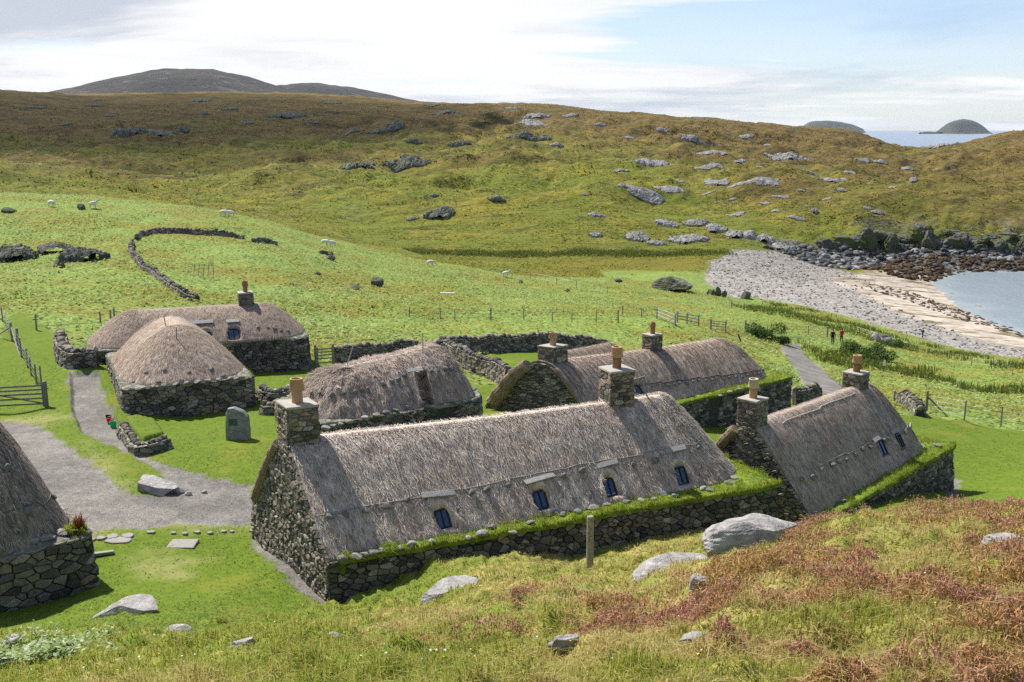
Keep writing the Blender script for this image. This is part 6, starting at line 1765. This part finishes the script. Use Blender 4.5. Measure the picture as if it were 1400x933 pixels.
scatter_rocks('beach_cobbles', PEBBLE[0], 2200, .18, .75, 'pale_stone', 7, 'pale cobbles strewn over the storm beach')
scatter_rocks('strand_weed', [(1185,385),(1240,398),(1300,420),(1400,452),(1560,488),(1560,496),(1400,462),(1310,436),(1240,412),(1190,398)], 700, .3, 1.1, 'weed_stone', 8, 'dark seaweed wrack along the tide line of the sand', flat=.3)
o = None
# dark broken cliff above the shore boulders
mb = MB(); r = np.random.default_rng(77)
tops = np.array([(1095,338),(1120,326),(1150,314),(1180,308),(1230,301),(1260,303),(1290,312),(1330,317),(1370,318),(1410,312),(1460,312)], float)
for k_ in range(46):
    px = r.uniform(1100, 1450); yt = np.interp(px, tops[:, 0], tops[:, 1]); Y = r.uniform(287, 296)
    a_, b__ = ray(px, yt); zt_ = CZ + b__ * Y; zb_ = float(tz(a_ * Y, Y)) - 1.5
    top = zb_ + (zt_ - zb_) * r.uniform(.45, 1.0); hgt_ = max(2.0, top - zb_)
    V, f = rock((r.uniform(4, 9), r.uniform(4, 8), hgt_ * 1.15), 900 + k_, 4, 10, .16, fine=.6); mb.add(V + [a_ * Y, Y, zb_ + hgt_ * .42], f)
structure(mb.build('cliff', M['cliff']))
# ------------------------------------------------------------------ people and sheep
def skin_body(joints, edges, radii, sub=2):
    me = bpy.data.meshes.new('body'); me.from_pydata(joints, edges, [])
    o = bpy.data.objects.new('body', me); COL.objects.link(o)
    m = o.modifiers.new('skin', 'SKIN'); s = o.modifiers.new('sub', 'SUBSURF'); s.levels = sub
    for v, r_ in zip(me.skin_vertices[0].data, radii): v.radius = (r_, r_) if np.isscalar(r_) else r_
    me.skin_vertices[0].data[0].use_root = True
    dg = bpy.context.evaluated_depsgraph_get(); dg.update()
    nm = bpy.data.meshes.new_from_object(o.evaluated_get(dg))
    bpy.data.objects.remove(o); return nm
def cloth(name, c, v=.12): return plain(name, c, .85, v, 30)
SKIN = cloth('skin', (.45, .28, .20)); HAIR = cloth('dark hair', (.05, .035, .025)); DARK = cloth('dark trousers', (.02, .02, .024)); JEANS = cloth('navy trousers', (.025, .03, .05)); BOOT = cloth('boots', (.03, .022, .016))
def person(label, px, py, face, jacket, legs, stride=.0, arm=.0, hat=None):
    P = ground_at(px, py); root = thing('person', label, 'person', P, face)
    J = [(0, 0, .95), (0, .01, 1.15), (0, .0, 1.40), (0, 0, 1.50), (0, -.02, 1.56), (0, -.03, 1.66), (0, -.01, 1.74)]
    rad = [(.16, .12), (.155, .11), (.17, .11), (.06, .06), (.075, .085), (.085, .10), (.05, .06)]
    E = [(i, i + 1) for i in range(6)]
    for sx in (-1, 1):
        b = len(J); st = stride * sx
        J += [(.10 * sx, 0, .88), (.11 * sx, -st * .5 - .02, .50), (.11 * sx, -st + .03, .09), (.12 * sx, -st - .12, .04)]
        rad += [.105, .07, .05, .045]; E += [(0, b), (b, b + 1), (b + 1, b + 2), (b + 2, b + 3)]
        b = len(J)
        J += [(.20 * sx, 0, 1.38), (.25 * sx, .03 + st * .3, 1.12), (.22 * sx, -.10 - arm + st * .5, .92), (.20 * sx, -.15 - arm + st * .5, .84)]
        rad += [.075, .055, .042, .045]; E += [(2, b), (b, b + 1), (b + 1, b + 2), (b + 2, b + 3)]
    me = skin_body(J, E, rad); me.materials.clear()
    for m in (legs, jacket, SKIN, BOOT): me.materials.append(m)
    for pg in me.polygons:
        c = pg.center; pg.use_smooth = True
        pg.material_index = 3 if c.z < .10 else 0 if c.z < .86 and abs(c.x) < .185 else 2 if c.z > 1.48 or (c.z < .90 and abs(c.x) > .185) else 1
    o = bpy.data.objects.new('body', me); COL.objects.link(o); o.parent = root
    V, Fc = ico(2); V = V * [.095, .11, .10] + [0, .005, 1.70]; Fk = Fc[(V[Fc].mean(1)[:, 1] > -.04) | (V[Fc].mean(1)[:, 2] > 1.75)]
    mk('hat' if hat else 'hair', V, [Fk], hat or HAIR, root, smooth=True)
    return root
person('person in black jacket and trousers standing in the grass above the beach', 1138, 471, 2.6, cloth('black jacket', (.018, .018, .02)), DARK, .10, .05)
person('person in a red jacket standing next to the one in black', 1150, 469, 3.5, cloth('red jacket', (.42, .018, .022)), DARK, .05, .08)
b_ = person('person in navy clothes walking along the edge of the pebble beach', 1261, 463, 1.9, cloth('navy jacket', (.02, .03, .07)), JEANS, .22, .1, cloth('dark hood', (.02, .025, .05)))

WOOL = plain('sheep wool', (.66, .63, .55), .95, .12, 20, bump=.03); FACE = plain('sheep face', (.62, .58, .5), .9, .1, 10)
def sheep_mesh(graze):
    hz_ = .28 if graze else .95; hy = -.78 if graze else -.68
    J = [(0, .3, .62), (0, 0, .64), (0, -.32, .64), (0, -.5, .62 if graze else .78), (0, hy + .06, hz_ + .08), (0, hy - .12, hz_ - .04), (0, .46, .60)]
    rad = [(.25, .25), (.28, .27), (.23, .23), (.13, .14), (.085, .09), (.05, .055), (.10, .12)]; E = [(1, 0), (1, 2), (2, 3), (3, 4), (4, 5), (0, 6)]
    for y, p in ((-.3, 2), (.28, 0)):
        for sx in (-1, 1):
            b = len(J); J += [(.12 * sx, y, .45), (.12 * sx, y + (.03 if y > 0 else 0), .24), (.12 * sx, y, .02)]; rad += [.085, .045, .035]; E += [(p, b), (b, b + 1), (b + 1, b + 2)]
    for sx in (-1, 1):
        b = len(J); J += [(.13 * sx, hy + .09, hz_ + .12)]; rad += [.025]; E += [(4, b)]
    me = skin_body(J, E, rad); me.materials.clear(); me.materials.append(WOOL); me.materials.append(FACE)
    for pg in me.polygons: pg.use_smooth = True; pg.material_index = 1 if (pg.center.y < hy + .12 or pg.center.z < .3 and pg.center.y > -.6) else 0
    return me
sm_ = [sheep_mesh(True), sheep_mesh(False)]
for k_, (px, py, a_, lb) in enumerate([(70,281,1.2,'white sheep grazing near the left end of the spur crest'),(127,283,1.8,'white sheep on the spur crest beside the skyline rock'),(305,294,1.5,'left one of the pair of white sheep at the brow of the spur'),
    (316,295,-1.4,'right one of the pair of white sheep at the brow of the spur'),(444,334,1.3,'white sheep above the line of small rocks'),(455,336,-1.2,'white sheep just right of the one above the small rocks'),(588,362,2.0,'dark faced sheep alone on the crest above the reeds'),(691,377,1.4,'white sheep near the crest posts')]):
    P = ground_at(px, py + 2); o = bpy.data.objects.new('sheep', sm_[k_ % 2]); COL.objects.link(o); o.location = P; o.rotation_euler = (0, 0, a_); o.scale = (1.15,) * 3
    tag(o, lb, 'sheep', 'sheep on the spur')

# ------------------------------------------------------------------ shrubs
def leaf_cloud(c, size, n, ls, seed, lump=5):
    r = np.random.default_rng(seed)
    cs = r.normal(0, .33, (lump, 3)); cs[:, 2] = np.abs(cs[:, 2]) * .8
    k = r.integers(0, lump, n); d = r.normal(size=(n, 3)); d /= np.linalg.norm(d, axis=1)[:, None]
    P = (cs[k] + d * (r.uniform(.2, 1, n) ** .4 * r.uniform(.22, .42, lump)[k])[:, None]); P[:, 2] = np.abs(P[:, 2])
    P = P * np.asarray(size) + c
    a = r.normal(size=(n, 3)); a /= np.linalg.norm(a, axis=1)[:, None]; b = np.cross(a, d + r.normal(0, .5, (n, 3))); b /= np.linalg.norm(b, axis=1)[:, None] + 1e-9
    L = ls * r.uniform(.6, 1.4, n)[:, None]
    V = np.stack([P - a * L, P + b * L * .45, P + a * L, P - b * L * .45], 1).reshape(-1, 3)
    return V, [np.arange(n * 4).reshape(-1, 4)]
for k_, (px, py, w_, h_, lb) in enumerate([(1168,482,34,18,'dark low bush behind the two standing people'),(1196,492,34,20,'dark rounded bush in front of the heap of grey stones'),(1040,462,34,20,'bushy clump beside the gravel track at the end of the corded roof'),(1064,470,26,14,'smaller green bush at the head of the gravel track'),(1218,476,24,12,'low bush right of the heap of grey stones')]):
    P = ground_at(px, py); s_ = F / P[1]; root = thing('shrub', lb, 'bush', P, 0, 'bushes near the track')
    V, f = leaf_cloud((0, 0, .05), (w_ / s_ * 1.1, w_ / s_ * .9, h_ / s_ * 1.25), 2600, .11, 20 + k_, 7); mk('foliage', V, f, M['bush'], root)
    mb = MB(); r = random.Random(k_)
    for q in range(9):
        x, y = r.uniform(-.3, .3) * w_ / s_, r.uniform(-.3, .3) * w_ / s_; V, f = tube(np.array([[x * .3, y * .3, -.1], [x * .7, y * .7, h_ / s_ * .35], [x, y, h_ / s_ * .7]]), [.03, .02, .008], 5); mb.add(V, f)
    mb.build('stem', M['wood_dark'], root)

# ------------------------------------------------------------------ grass, heather, bracken (masses)
def field_points(n, r0, r1, az0, az1, seed, keep, pw=0.0):
    r = np.random.default_rng(seed)
    t = r.uniform(0, 1, n)
    rr = np.exp(np.log(r0) + (np.log(r1) - np.log(r0)) * t) if pw == 0 else (r0 ** pw + (r1 ** pw - r0 ** pw) * t) ** (1 / pw)
    az = r.uniform(math.radians(az0), math.radians(az1), n)
    x, y = np.sin(az) * rr, np.cos(az) * rr
    k = keep(x, y, rr, r); x, y, rr = x[k], y[k], rr[k]
    return np.stack([x, y, tz(x, y)], -1), rr
hp = [[(1045,722),(1070,700),(1130,703),(1152,716),(1100,738),(1060,750)],[(985,728),(1015,710),(1055,715),(1000,742)],[(950,812),(990,780),(1060,762),(1050,800),(990,832),(945,835)],[(1040,765),(1100,750),(1180,745),(1212,765),(1180,788),(1100,792),(1040,803)],
 [(1035,835),(1080,808),(1160,795),(1185,806),(1150,832),(1090,848)],[(1210,812),(1280,790),(1340,800),(1640,780),(1640,862),(1330,842),(1230,838)],[(1180,702),(1300,685),(1640,675),(1640,738),(1330,722),(1240,718)],[(1270,790),(1340,742),(1640,745),(1640,782),(1330,792)],
 [(1270,895),(1320,868),(1640,858),(1640,940),(1290,940)],[(935,872),(960,842),(1012,845),(1000,878)],[(620,872),(690,862),(700,880),(620,888)],[(820,842),(880,830),(900,846),(830,858)],[(1085,935),(1120,902),(1155,930)],[(660,828),(720,815),(735,825),(690,838)],[(1100,850),(1160,838),(1190,860),(1150,892),(1105,885)]]
m_heath = mask_of(hp, .35, .8, .8)
np_ = [[(-60,888),(20,880),(85,888),(130,908),(150,960),(-60,960)]]
m_nettle = mask_of(np_, .4, .7, 1.0)
heathn = lambda x, y: sample(m_heath, x, y)
def keep_grass(x, y, rr, r):
    cov = 1 - np.clip(sample(m_lawn, x, y) * 1.0 + sample(m_gravel, x, y) + heathn(x, y) * .15 + sample(m_nettle, x, y) * .15, 0, 1)
    return (r.uniform(size=len(x)) < cov) & outside_houses(x, y)
P, rr = field_points(410000, 2.6, 34, -38, 47, 1, keep_grass)
n = len(P); r = np.random.default_rng(2)
cl = .55 + .9 * sstep(-.25, .45, fbm(P[:, 0] / .7, P[:, 1] / .7, 3, 61)) 
L = (.04 + .07 * r.uniform(size=n)) * cl * (1 + .012 * rr); wd = (.0035 + .00075 * rr) * r.uniform(.7, 1.4, n)
r = np.random.default_rng(31)
C, cr = field_points(470, 3.4, 27, -38, 47, 32, keep_grass); k = len(C); per_ = 110
ci = np.repeat(np.arange(k), per_); n2 = len(ci); a_ = r.uniform(0, 2 * PI, n2); q = np.sqrt(r.uniform(0, 1, n2)) * np.repeat(r.uniform(.10, .26, k), per_)
Q = C[ci] + np.stack([np.cos(a_) * q, np.sin(a_) * q, np.zeros(n2)], -1); Q[:, 2] = tz(Q[:, 0], Q[:, 1])
P = np.concatenate([P, Q]); L = np.concatenate([L, r.uniform(.09, .20, n2)]); wd = np.concatenate([wd, (.0035 + .0006 * cr[ci]) * r.uniform(.7, 1.3, n2)])
V, f = blade_mesh(P, L, wd, 3, .95); o = mk('rough_grass', V, f, M['rough_grass']); tag(o, 'tussocky straw and green grass covering the bank in front', 'grass', kind='stuff')

def keep_heath(x, y, rr, r): return (r.uniform(size=len(x)) < heathn(x, y) * (.10 + .80 * sstep(-.18, .30, fbm(x / .5, y / .5, 3, 69)))) & outside_houses(x, y)
P, rr = field_points(800000, 4.5, 22, 0, 46, 5, keep_heath)
P2, rr2 = field_points(60000, 6, 24, -6, 6, 6, keep_heath); P = np.concatenate([P, P2]); rr = np.concatenate([rr, rr2])
n = len(P); r = np.random.default_rng(7)
mound = .22 * sstep(.2, .9, heathn(P[:, 0], P[:, 1])) * (.4 + .8 * sstep(-.3, .4, fbm(P[:, 0] / .45, P[:, 1] / .45, 3, 62)))
P[:, 2] += mound * r.uniform(.3, 1, n)
V, f = blade_mesh(P, r.uniform(.025, .07, n), (.005 + .0007 * rr) * r.uniform(.7, 1.3, n), 8, 1.2); o = mk('heather', V, f, M['heather']); tag(o, 'low russet and pink heather clumps on the bank', 'heather', kind='stuff')

def keep_nettle(x, y, rr, r): return r.uniform(size=len(x)) < sample(m_nettle, x, y) * sstep(-.2, .15, fbm(x / .6, y / .6, 3, 71))
P, rr = field_points(60000, 11, 20, -34, -16, 9, keep_nettle); n = len(P); r = np.random.default_rng(10)
P[:, 2] += r.uniform(.0, .30, n) * (.5 + .5 * sstep(-.3, .4, fbm(P[:, 0] / .5, P[:, 1] / .5, 2, 63)))
az = r.uniform(0, 2 * PI, n); d = np.stack([np.cos(az), np.sin(az), r.uniform(-.5, .25, n)], -1); sd_ = np.stack([-np.sin(az), np.cos(az), r.uniform(-.4, .4, n)], -1); s_ = r.uniform(.022, .05, n)[:, None]
V = np.stack([P - d * s_, P + sd_ * s_ * .5, P + d * s_, P - sd_ * s_ * .5], 1).reshape(-1, 3)
o = mk('silverweed', V, [np.arange(n * 4).reshape(-1, 4)], M['nettle']); tag(o, 'patch of silvery leaved plants at the bottom left of the bank', 'plants', kind='stuff')

def keep_lawn(x, y, rr, r): return (r.uniform(size=len(x)) < sample(m_lawn, x, y) * (1 - sample(m_gravel, x, y)) * (1 - .6 * sample(m_worn, x, y)) * (.3 + .7 * sstep(-.2, .2, fbm(x / 1.6, y / 1.6, 3, 72)))) & outside_houses(x, y)
P, rr = field_points(190000, 17, 62, -38, 40, 11, keep_lawn); n = len(P); r = np.random.default_rng(12)
P[:, 2] += r.uniform(.005, .03, n)
V, f = leaf_mesh(P, r.uniform(.03, .075, n) * (1 + rr / 60), r.uniform(.010, .022, n) * (1 + rr / 60), 13, .38); o = mk('lawn_grass', V, f, M['lawn_blade']); tag(o, 'short bright green grass of the mown lawns', 'grass', kind='stuff')

def keep_brack(x, y, rr, r):
    c = (1 - sample(m_lawn, x, y)) * (1 - sample(m_gravel, x, y)) * (1 - sample(m_hill, x, y)) * (1 - sample(m_pebble, x, y)) * (1 - sample(m_sand, x, y)) * sample(m_field, x, y)
    c = c * (.25 + .75 * sstep(-.25, .2, fbm(x / 9, y / 9, 4, 65)))
    return (r.uniform(size=len(x)) < c) & outside_houses(x, y) & (tz(x, y) > 1.0)
P, rr = field_points(290000, 44, 205, -39, 40, 14, keep_brack, 1.0); n = len(P); r = np.random.default_rng(15)
P[:, 2] += r.uniform(.0, .30, n) * (.35 + .65 * sstep(-.3, .3, fbm(P[:, 0] / 1.1, P[:, 1] / 1.1, 3, 68)))
V, f = leaf_mesh(P, r.uniform(.22, .50, n), r.uniform(.09, .2, n), 16, .38); o = mk('bracken', V, f, M['bracken']); tag(o, 'pale green bracken and rough pasture behind the village', 'bracken', kind='stuff')

def keep_moor(x, y, rr, r):
    c = sample(m_hill, x, y) * (1 - sample(m_pebble, x, y)) * (1 - sample(m_sand, x, y)) * (1 - sample(m_rock, x, y))
    return (r.uniform(size=len(x)) < c * (.15 + .85 * sstep(-.3, .3, fbm(x / 14, y / 8, 4, 70)))) & (tz(x, y) > 3.5)
P, rr = field_points(290000, 200, 820, -39, 40, 25, keep_moor, .5); n = len(P); r = np.random.default_rng(26)
P[:, 2] += r.uniform(.02, .35, n); V, f = leaf_mesh(P, r.uniform(.4, 1.1, n) * (rr / 350) ** .6, r.uniform(.25, .6, n) * (rr / 350) ** .6, 27, .33); o = mk('moor_grass', V, f, M['moor']); tag(o, 'deer grass and heather tufts covering the long hill', 'moorland', kind='stuff')

rp = mask_of([[(560,342),(660,344),(760,345),(900,345),(1000,344),(1002,349),(900,350),(760,350),(660,350),(580,347)]], 2, 2, 9)
def keep_reed(x, y, rr, r): return r.uniform(size=len(x)) < sample(rp, x, y)
P, rr = field_points(130000, 235, 290, -12, 16, 17, keep_reed, 1.0); n = len(P); r = np.random.default_rng(18)
V, f = blade_mesh(P, r.uniform(.4, .8, n), r.uniform(.10, .22, n), 19, .7); o = mk('reed_bed', V, f, M['reed']); tag(o, 'dark green strip of reeds along the valley floor', 'reeds', kind='stuff')
rp2 = mask_of([[(1010,418),(1060,412),(1110,425),(1200,455),(1280,475),(1400,500),(1500,520),(1400,505),(1280,486),(1180,460),(1090,440),(1030,428)], [(1100,470),(1180,492),(1260,505),(1400,530),(1400,545),(1260,520),(1160,505)]], 1, 2.5, 6)
def keep_rush(x, y, rr, r): return r.uniform(size=len(x)) < sample(rp2, x, y) * sstep(-.2, .2, fbm(x / 5, y / 5, 3, 66))
P, rr = field_points(90000, 80, 205, 8, 33, 20, keep_rush, 1.0); n = len(P); r = np.random.default_rng(21)
V, f = blade_mesh(P, r.uniform(.4, .9, n), r.uniform(.06, .13, n), 22, .4); o = mk('rushes', V, f, M['reed']); tag(o, 'darker bands of rushes on the slope down to the shingle', 'rushes', kind='stuff')

# flowers dotted in the grass
def keep_fl(x, y, rr, r): return (1 - sample(m_lawn, x, y) > .7) & outside_houses(x, y) & (fbm(x / 2, y / 2, 2, 67) > .1)
for nm, mt, cnt, seed, lb in (('yellow_flowers', 'flower', 150, 23, 'tiny yellow flowers scattered in the bank grass'), ('white_flowers', 'white_flower', 260, 24, 'tiny white flower heads scattered in the bank grass')):
    P, rr = field_points(cnt, 6, 26, -33, 33, seed, keep_fl); n = len(P); r = np.random.default_rng(seed)
    P[:, 2] += r.uniform(.1, .2, n); V = []; az = r.uniform(0, 2 * PI, n)
    d = np.stack([np.cos(az), np.sin(az), np.full(n, .2)], -1); e = np.stack([-np.sin(az), np.cos(az), np.full(n, -.2)], -1); s_ = r.uniform(.006, .013, n)[:, None]
    V = np.stack([P - d * s_, P + e * s_, P + d * s_, P - e * s_], 1).reshape(-1, 3); o = mk(nm, V, [np.arange(n * 4).reshape(-1, 4)], M[mt]); tag(o, lb, 'flowers', kind='stuff')
# ------------------------------------------------------------------ sea air
def haze():
    m = bpy.data.materials.new('sea air'); m.use_nodes = True; t = m.node_tree; t.nodes.clear()
    o = t.nodes.new('ShaderNodeOutputMaterial'); v = t.nodes.new('ShaderNodeVolumePrincipled')
    v.inputs['Color'].default_value = (.80, .88, 1, 1); v.inputs['Density'].default_value = HAZE; v.inputs['Anisotropy'].default_value = .2
    t.links.new(v.outputs[0], o.inputs['Volume']); return m
HAZE = 1.8e-5
V, f = box((0, 0, 140), (64000, 64000, 330))
def cloud_mat():
    m = bpy.data.materials.new('cloud vapour'); m.use_nodes = True; t = m.node_tree; t.nodes.clear()
    o = t.nodes.new('ShaderNodeOutputMaterial'); v = t.nodes.new('ShaderNodeVolumePrincipled')
    v.inputs['Color'].default_value = (1, 1, 1, 1); v.inputs['Density'].default_value = .0095
    t.links.new(v.outputs[0], o.inputs['Volume']); return m
# an unseen cloud added above the frame to shade the left hillside
CM = cloud_mat()
Vi, Fi = ico(4); nz_ = 1 + .35 * fbm(Vi[:, 0] * 1.6 + 4, Vi[:, 1] * 1.6 + Vi[:, 2], 4, 9)
shade_cloud = mk('cloud', Vi * nz_[:, None] * [260, 210, 62], [Fi], CM, smooth=True); shade_cloud.location = (-650, 1010, 740); shade_cloud['kind'] = 'stuff'; shade_cloud['label'] = 'unseen cloud added above the left of the hill for its shade'; shade_cloud['category'] = 'cloud'
hz_o = mk('haze', V, f, haze()); hz_o['kind'] = 'stuff'; hz_o['label'] = 'thin sea air between the hills'; hz_o['category'] = 'haze'
EXPOSURE = 0.70
# ------------------------------------------------------------------ camera, light, sky
cam = bpy.data.cameras.new('camera'); camo = bpy.data.objects.new('camera', cam); COL.objects.link(camo)
camo.location = (0, 0, CZ); camo.rotation_euler = (PI / 2 - PITCH, 0, 0)
cam.sensor_width = 36.0; cam.lens = 36.0 * F / 1400.0
cam.clip_start = .1; cam.clip_end = 120000
scene.camera = camo

SUN_EL = math.radians(53); SUN_AZ = math.radians(-47)          # measured from straight ahead, to the left
sd = Vector((math.sin(SUN_AZ) * math.cos(SUN_EL), math.cos(SUN_AZ) * math.cos(SUN_EL), math.sin(SUN_EL)))
sun = bpy.data.lights.new('sun', 'SUN'); suno = bpy.data.objects.new('sun', sun); COL.objects.link(suno)
sun.energy = 5.0; sun.angle = math.radians(.53); sun.color = (1, .95, .86)
suno.rotation_euler = sd.to_track_quat('Z', 'Y').to_euler()
suno.location = (-60, 60, 120)

w = bpy.data.worlds.new('World'); scene.world = w; w.use_nodes = True
t = w.node_tree; t.nodes.clear()
def nn(ty, **kw):
    n = t.nodes.new(ty)
    for k, v in kw.items(): setattr(n, k, v)
    return n
out = nn('ShaderNodeOutputWorld')
sky = nn('ShaderNodeTexSky', sky_type='NISHITA'); sky.sun_disc = False
sky.sun_elevation = SUN_EL; sky.sun_rotation = SUN_AZ; sky.altitude = 40; sky.air_density = 1.0; sky.dust_density = .4; sky.ozone_density = 3.0
bg1 = nn('ShaderNodeBackground'); bg1.inputs[1].default_value = .085
tint = nn('ShaderNodeMix', data_type='RGBA', blend_type='MULTIPLY'); tint.inputs[0].default_value = 1; t.links.new(sky.outputs[0], tint.inputs[6]); tint.inputs[7].default_value = (.92, .98, 1.12, 1); t.links.new(tint.outputs[2], bg1.inputs[0])
tc = nn('ShaderNodeTexCoord'); sep = nn('ShaderNodeSeparateXYZ'); t.links.new(tc.outputs['Generated'], sep.inputs[0])
def mth(op, a, b=0., c=None):
    n = nn('ShaderNodeMath', operation=op)
    for i, x in enumerate((a, b) if c is None else (a, b, c)):
        if hasattr(x, 'links'): t.links.new(x, n.inputs[i])
        else: n.inputs[i].default_value = x
    return n.outputs[0]
def mrange(v, a, b, c=0., d=1.):
    n = nn('ShaderNodeMapRange'); n.interpolation_type = 'SMOOTHSTEP'; t.links.new(v, n.inputs[0])
    for i, x in enumerate((a, b, c, d)): n.inputs[1 + i].default_value = x
    return n.outputs[0]
# clouds lie on a high flat layer: direction divided by height
hz = mth('MAXIMUM', sep.outputs[2], .0); den = mth('ADD', hz, .09)
cx = mth('DIVIDE', sep.outputs[0], den); cy = mth('DIVIDE', sep.outputs[1], den)
cmb = nn('ShaderNodeCombineXYZ'); t.links.new(cx, cmb.inputs[0]); t.links.new(cy, cmb.inputs[1])
def nz(scale, det, rough, sx=1., sy=1., off=(0, 0, 0), dist=.4):
    mp = nn('ShaderNodeMapping'); mp.inputs['Scale'].default_value = (sx, sy, 1); mp.inputs['Location'].default_value = off
    t.links.new(cmb.outputs[0], mp.inputs[0])
    n = nn('ShaderNodeTexNoise'); n.inputs['Scale'].default_value = scale; n.inputs['Detail'].default_value = det
    n.inputs['Roughness'].default_value = rough; n.inputs['Distortion'].default_value = dist
    t.links.new(mp.outputs[0], n.inputs['Vector']); return n.outputs['Fac']
n1 = nz(.55, 8, .58, .55, 1.0, (3.1, 1.2, 0)); n2 = nz(.35, 7, .6, 1, 1, (8.2, 4.4, 0))
# thicker towards the sun (left), breaking up into blue on the right
left = mrange(sep.outputs[0], .40, -.25, 0, .20)
cov = mrange(mth('ADD', n1, left), .46, .62)
grey = mrange(mth('ADD', n2, mth('MULTIPLY', mrange(sep.outputs[0], -.15, -.40, 0, .30), mrange(hz, .03, .10, 0, 1))), .50, .68)
n3 = nz(.9, 6, .6, .7, 1.0, (1.7, 9.1, 0)); grey = mth('MAXIMUM', grey, mrange(n3, .46, .72, 0, .38))
cc = nn('ShaderNodeMix', data_type='RGBA'); t.links.new(grey, cc.inputs[0])
cc.inputs[6].default_value = (1, 1, 1, 1); cc.inputs[7].default_value = (.60, .65, .74, 1)
bg2 = nn('ShaderNodeBackground'); t.links.new(cc.outputs[2], bg2.inputs[0]); bg2.inputs[1].default_value = .63
# thin white haze over the whole sky
veil = mrange(hz, .0, .22, .42, .06)
fac0 = mth('MAXIMUM', cov, veil)
# the cloud bank stands ahead over the sea; overhead and behind the sky is clear
ahead = mth('MULTIPLY', mrange(sep.outputs[1], -.1, .45), mrange(hz, .60, .32))
fac = mth("MULTIPLY", fac0, mth("MAXIMUM", ahead, .32))
mx = nn('ShaderNodeMixShader'); t.links.new(fac, mx.inputs[0]); t.links.new(bg1.outputs[0], mx.inputs[1]); t.links.new(bg2.outputs[0], mx.inputs[2])
t.links.new(mx.outputs[0], out.inputs[0])

scene.view_settings.view_transform = 'Standard'; scene.view_settings.look = 'None'
scene.view_settings.exposure = EXPOSURE; scene.view_settings.gamma = 1.0; scene.view_settings.use_curve_mapping = False
scene.render.engine = 'CYCLES'
scene.cycles.max_bounces = 5; scene.cycles.diffuse_bounces = 3; scene.cycles.glossy_bounces = 2; scene.cycles.transmission_bounces = 3; scene.cycles.transparent_max_bounces = 4
scene.cycles.use_denoising = False
scene.cycles.sample_clamp_indirect = 8
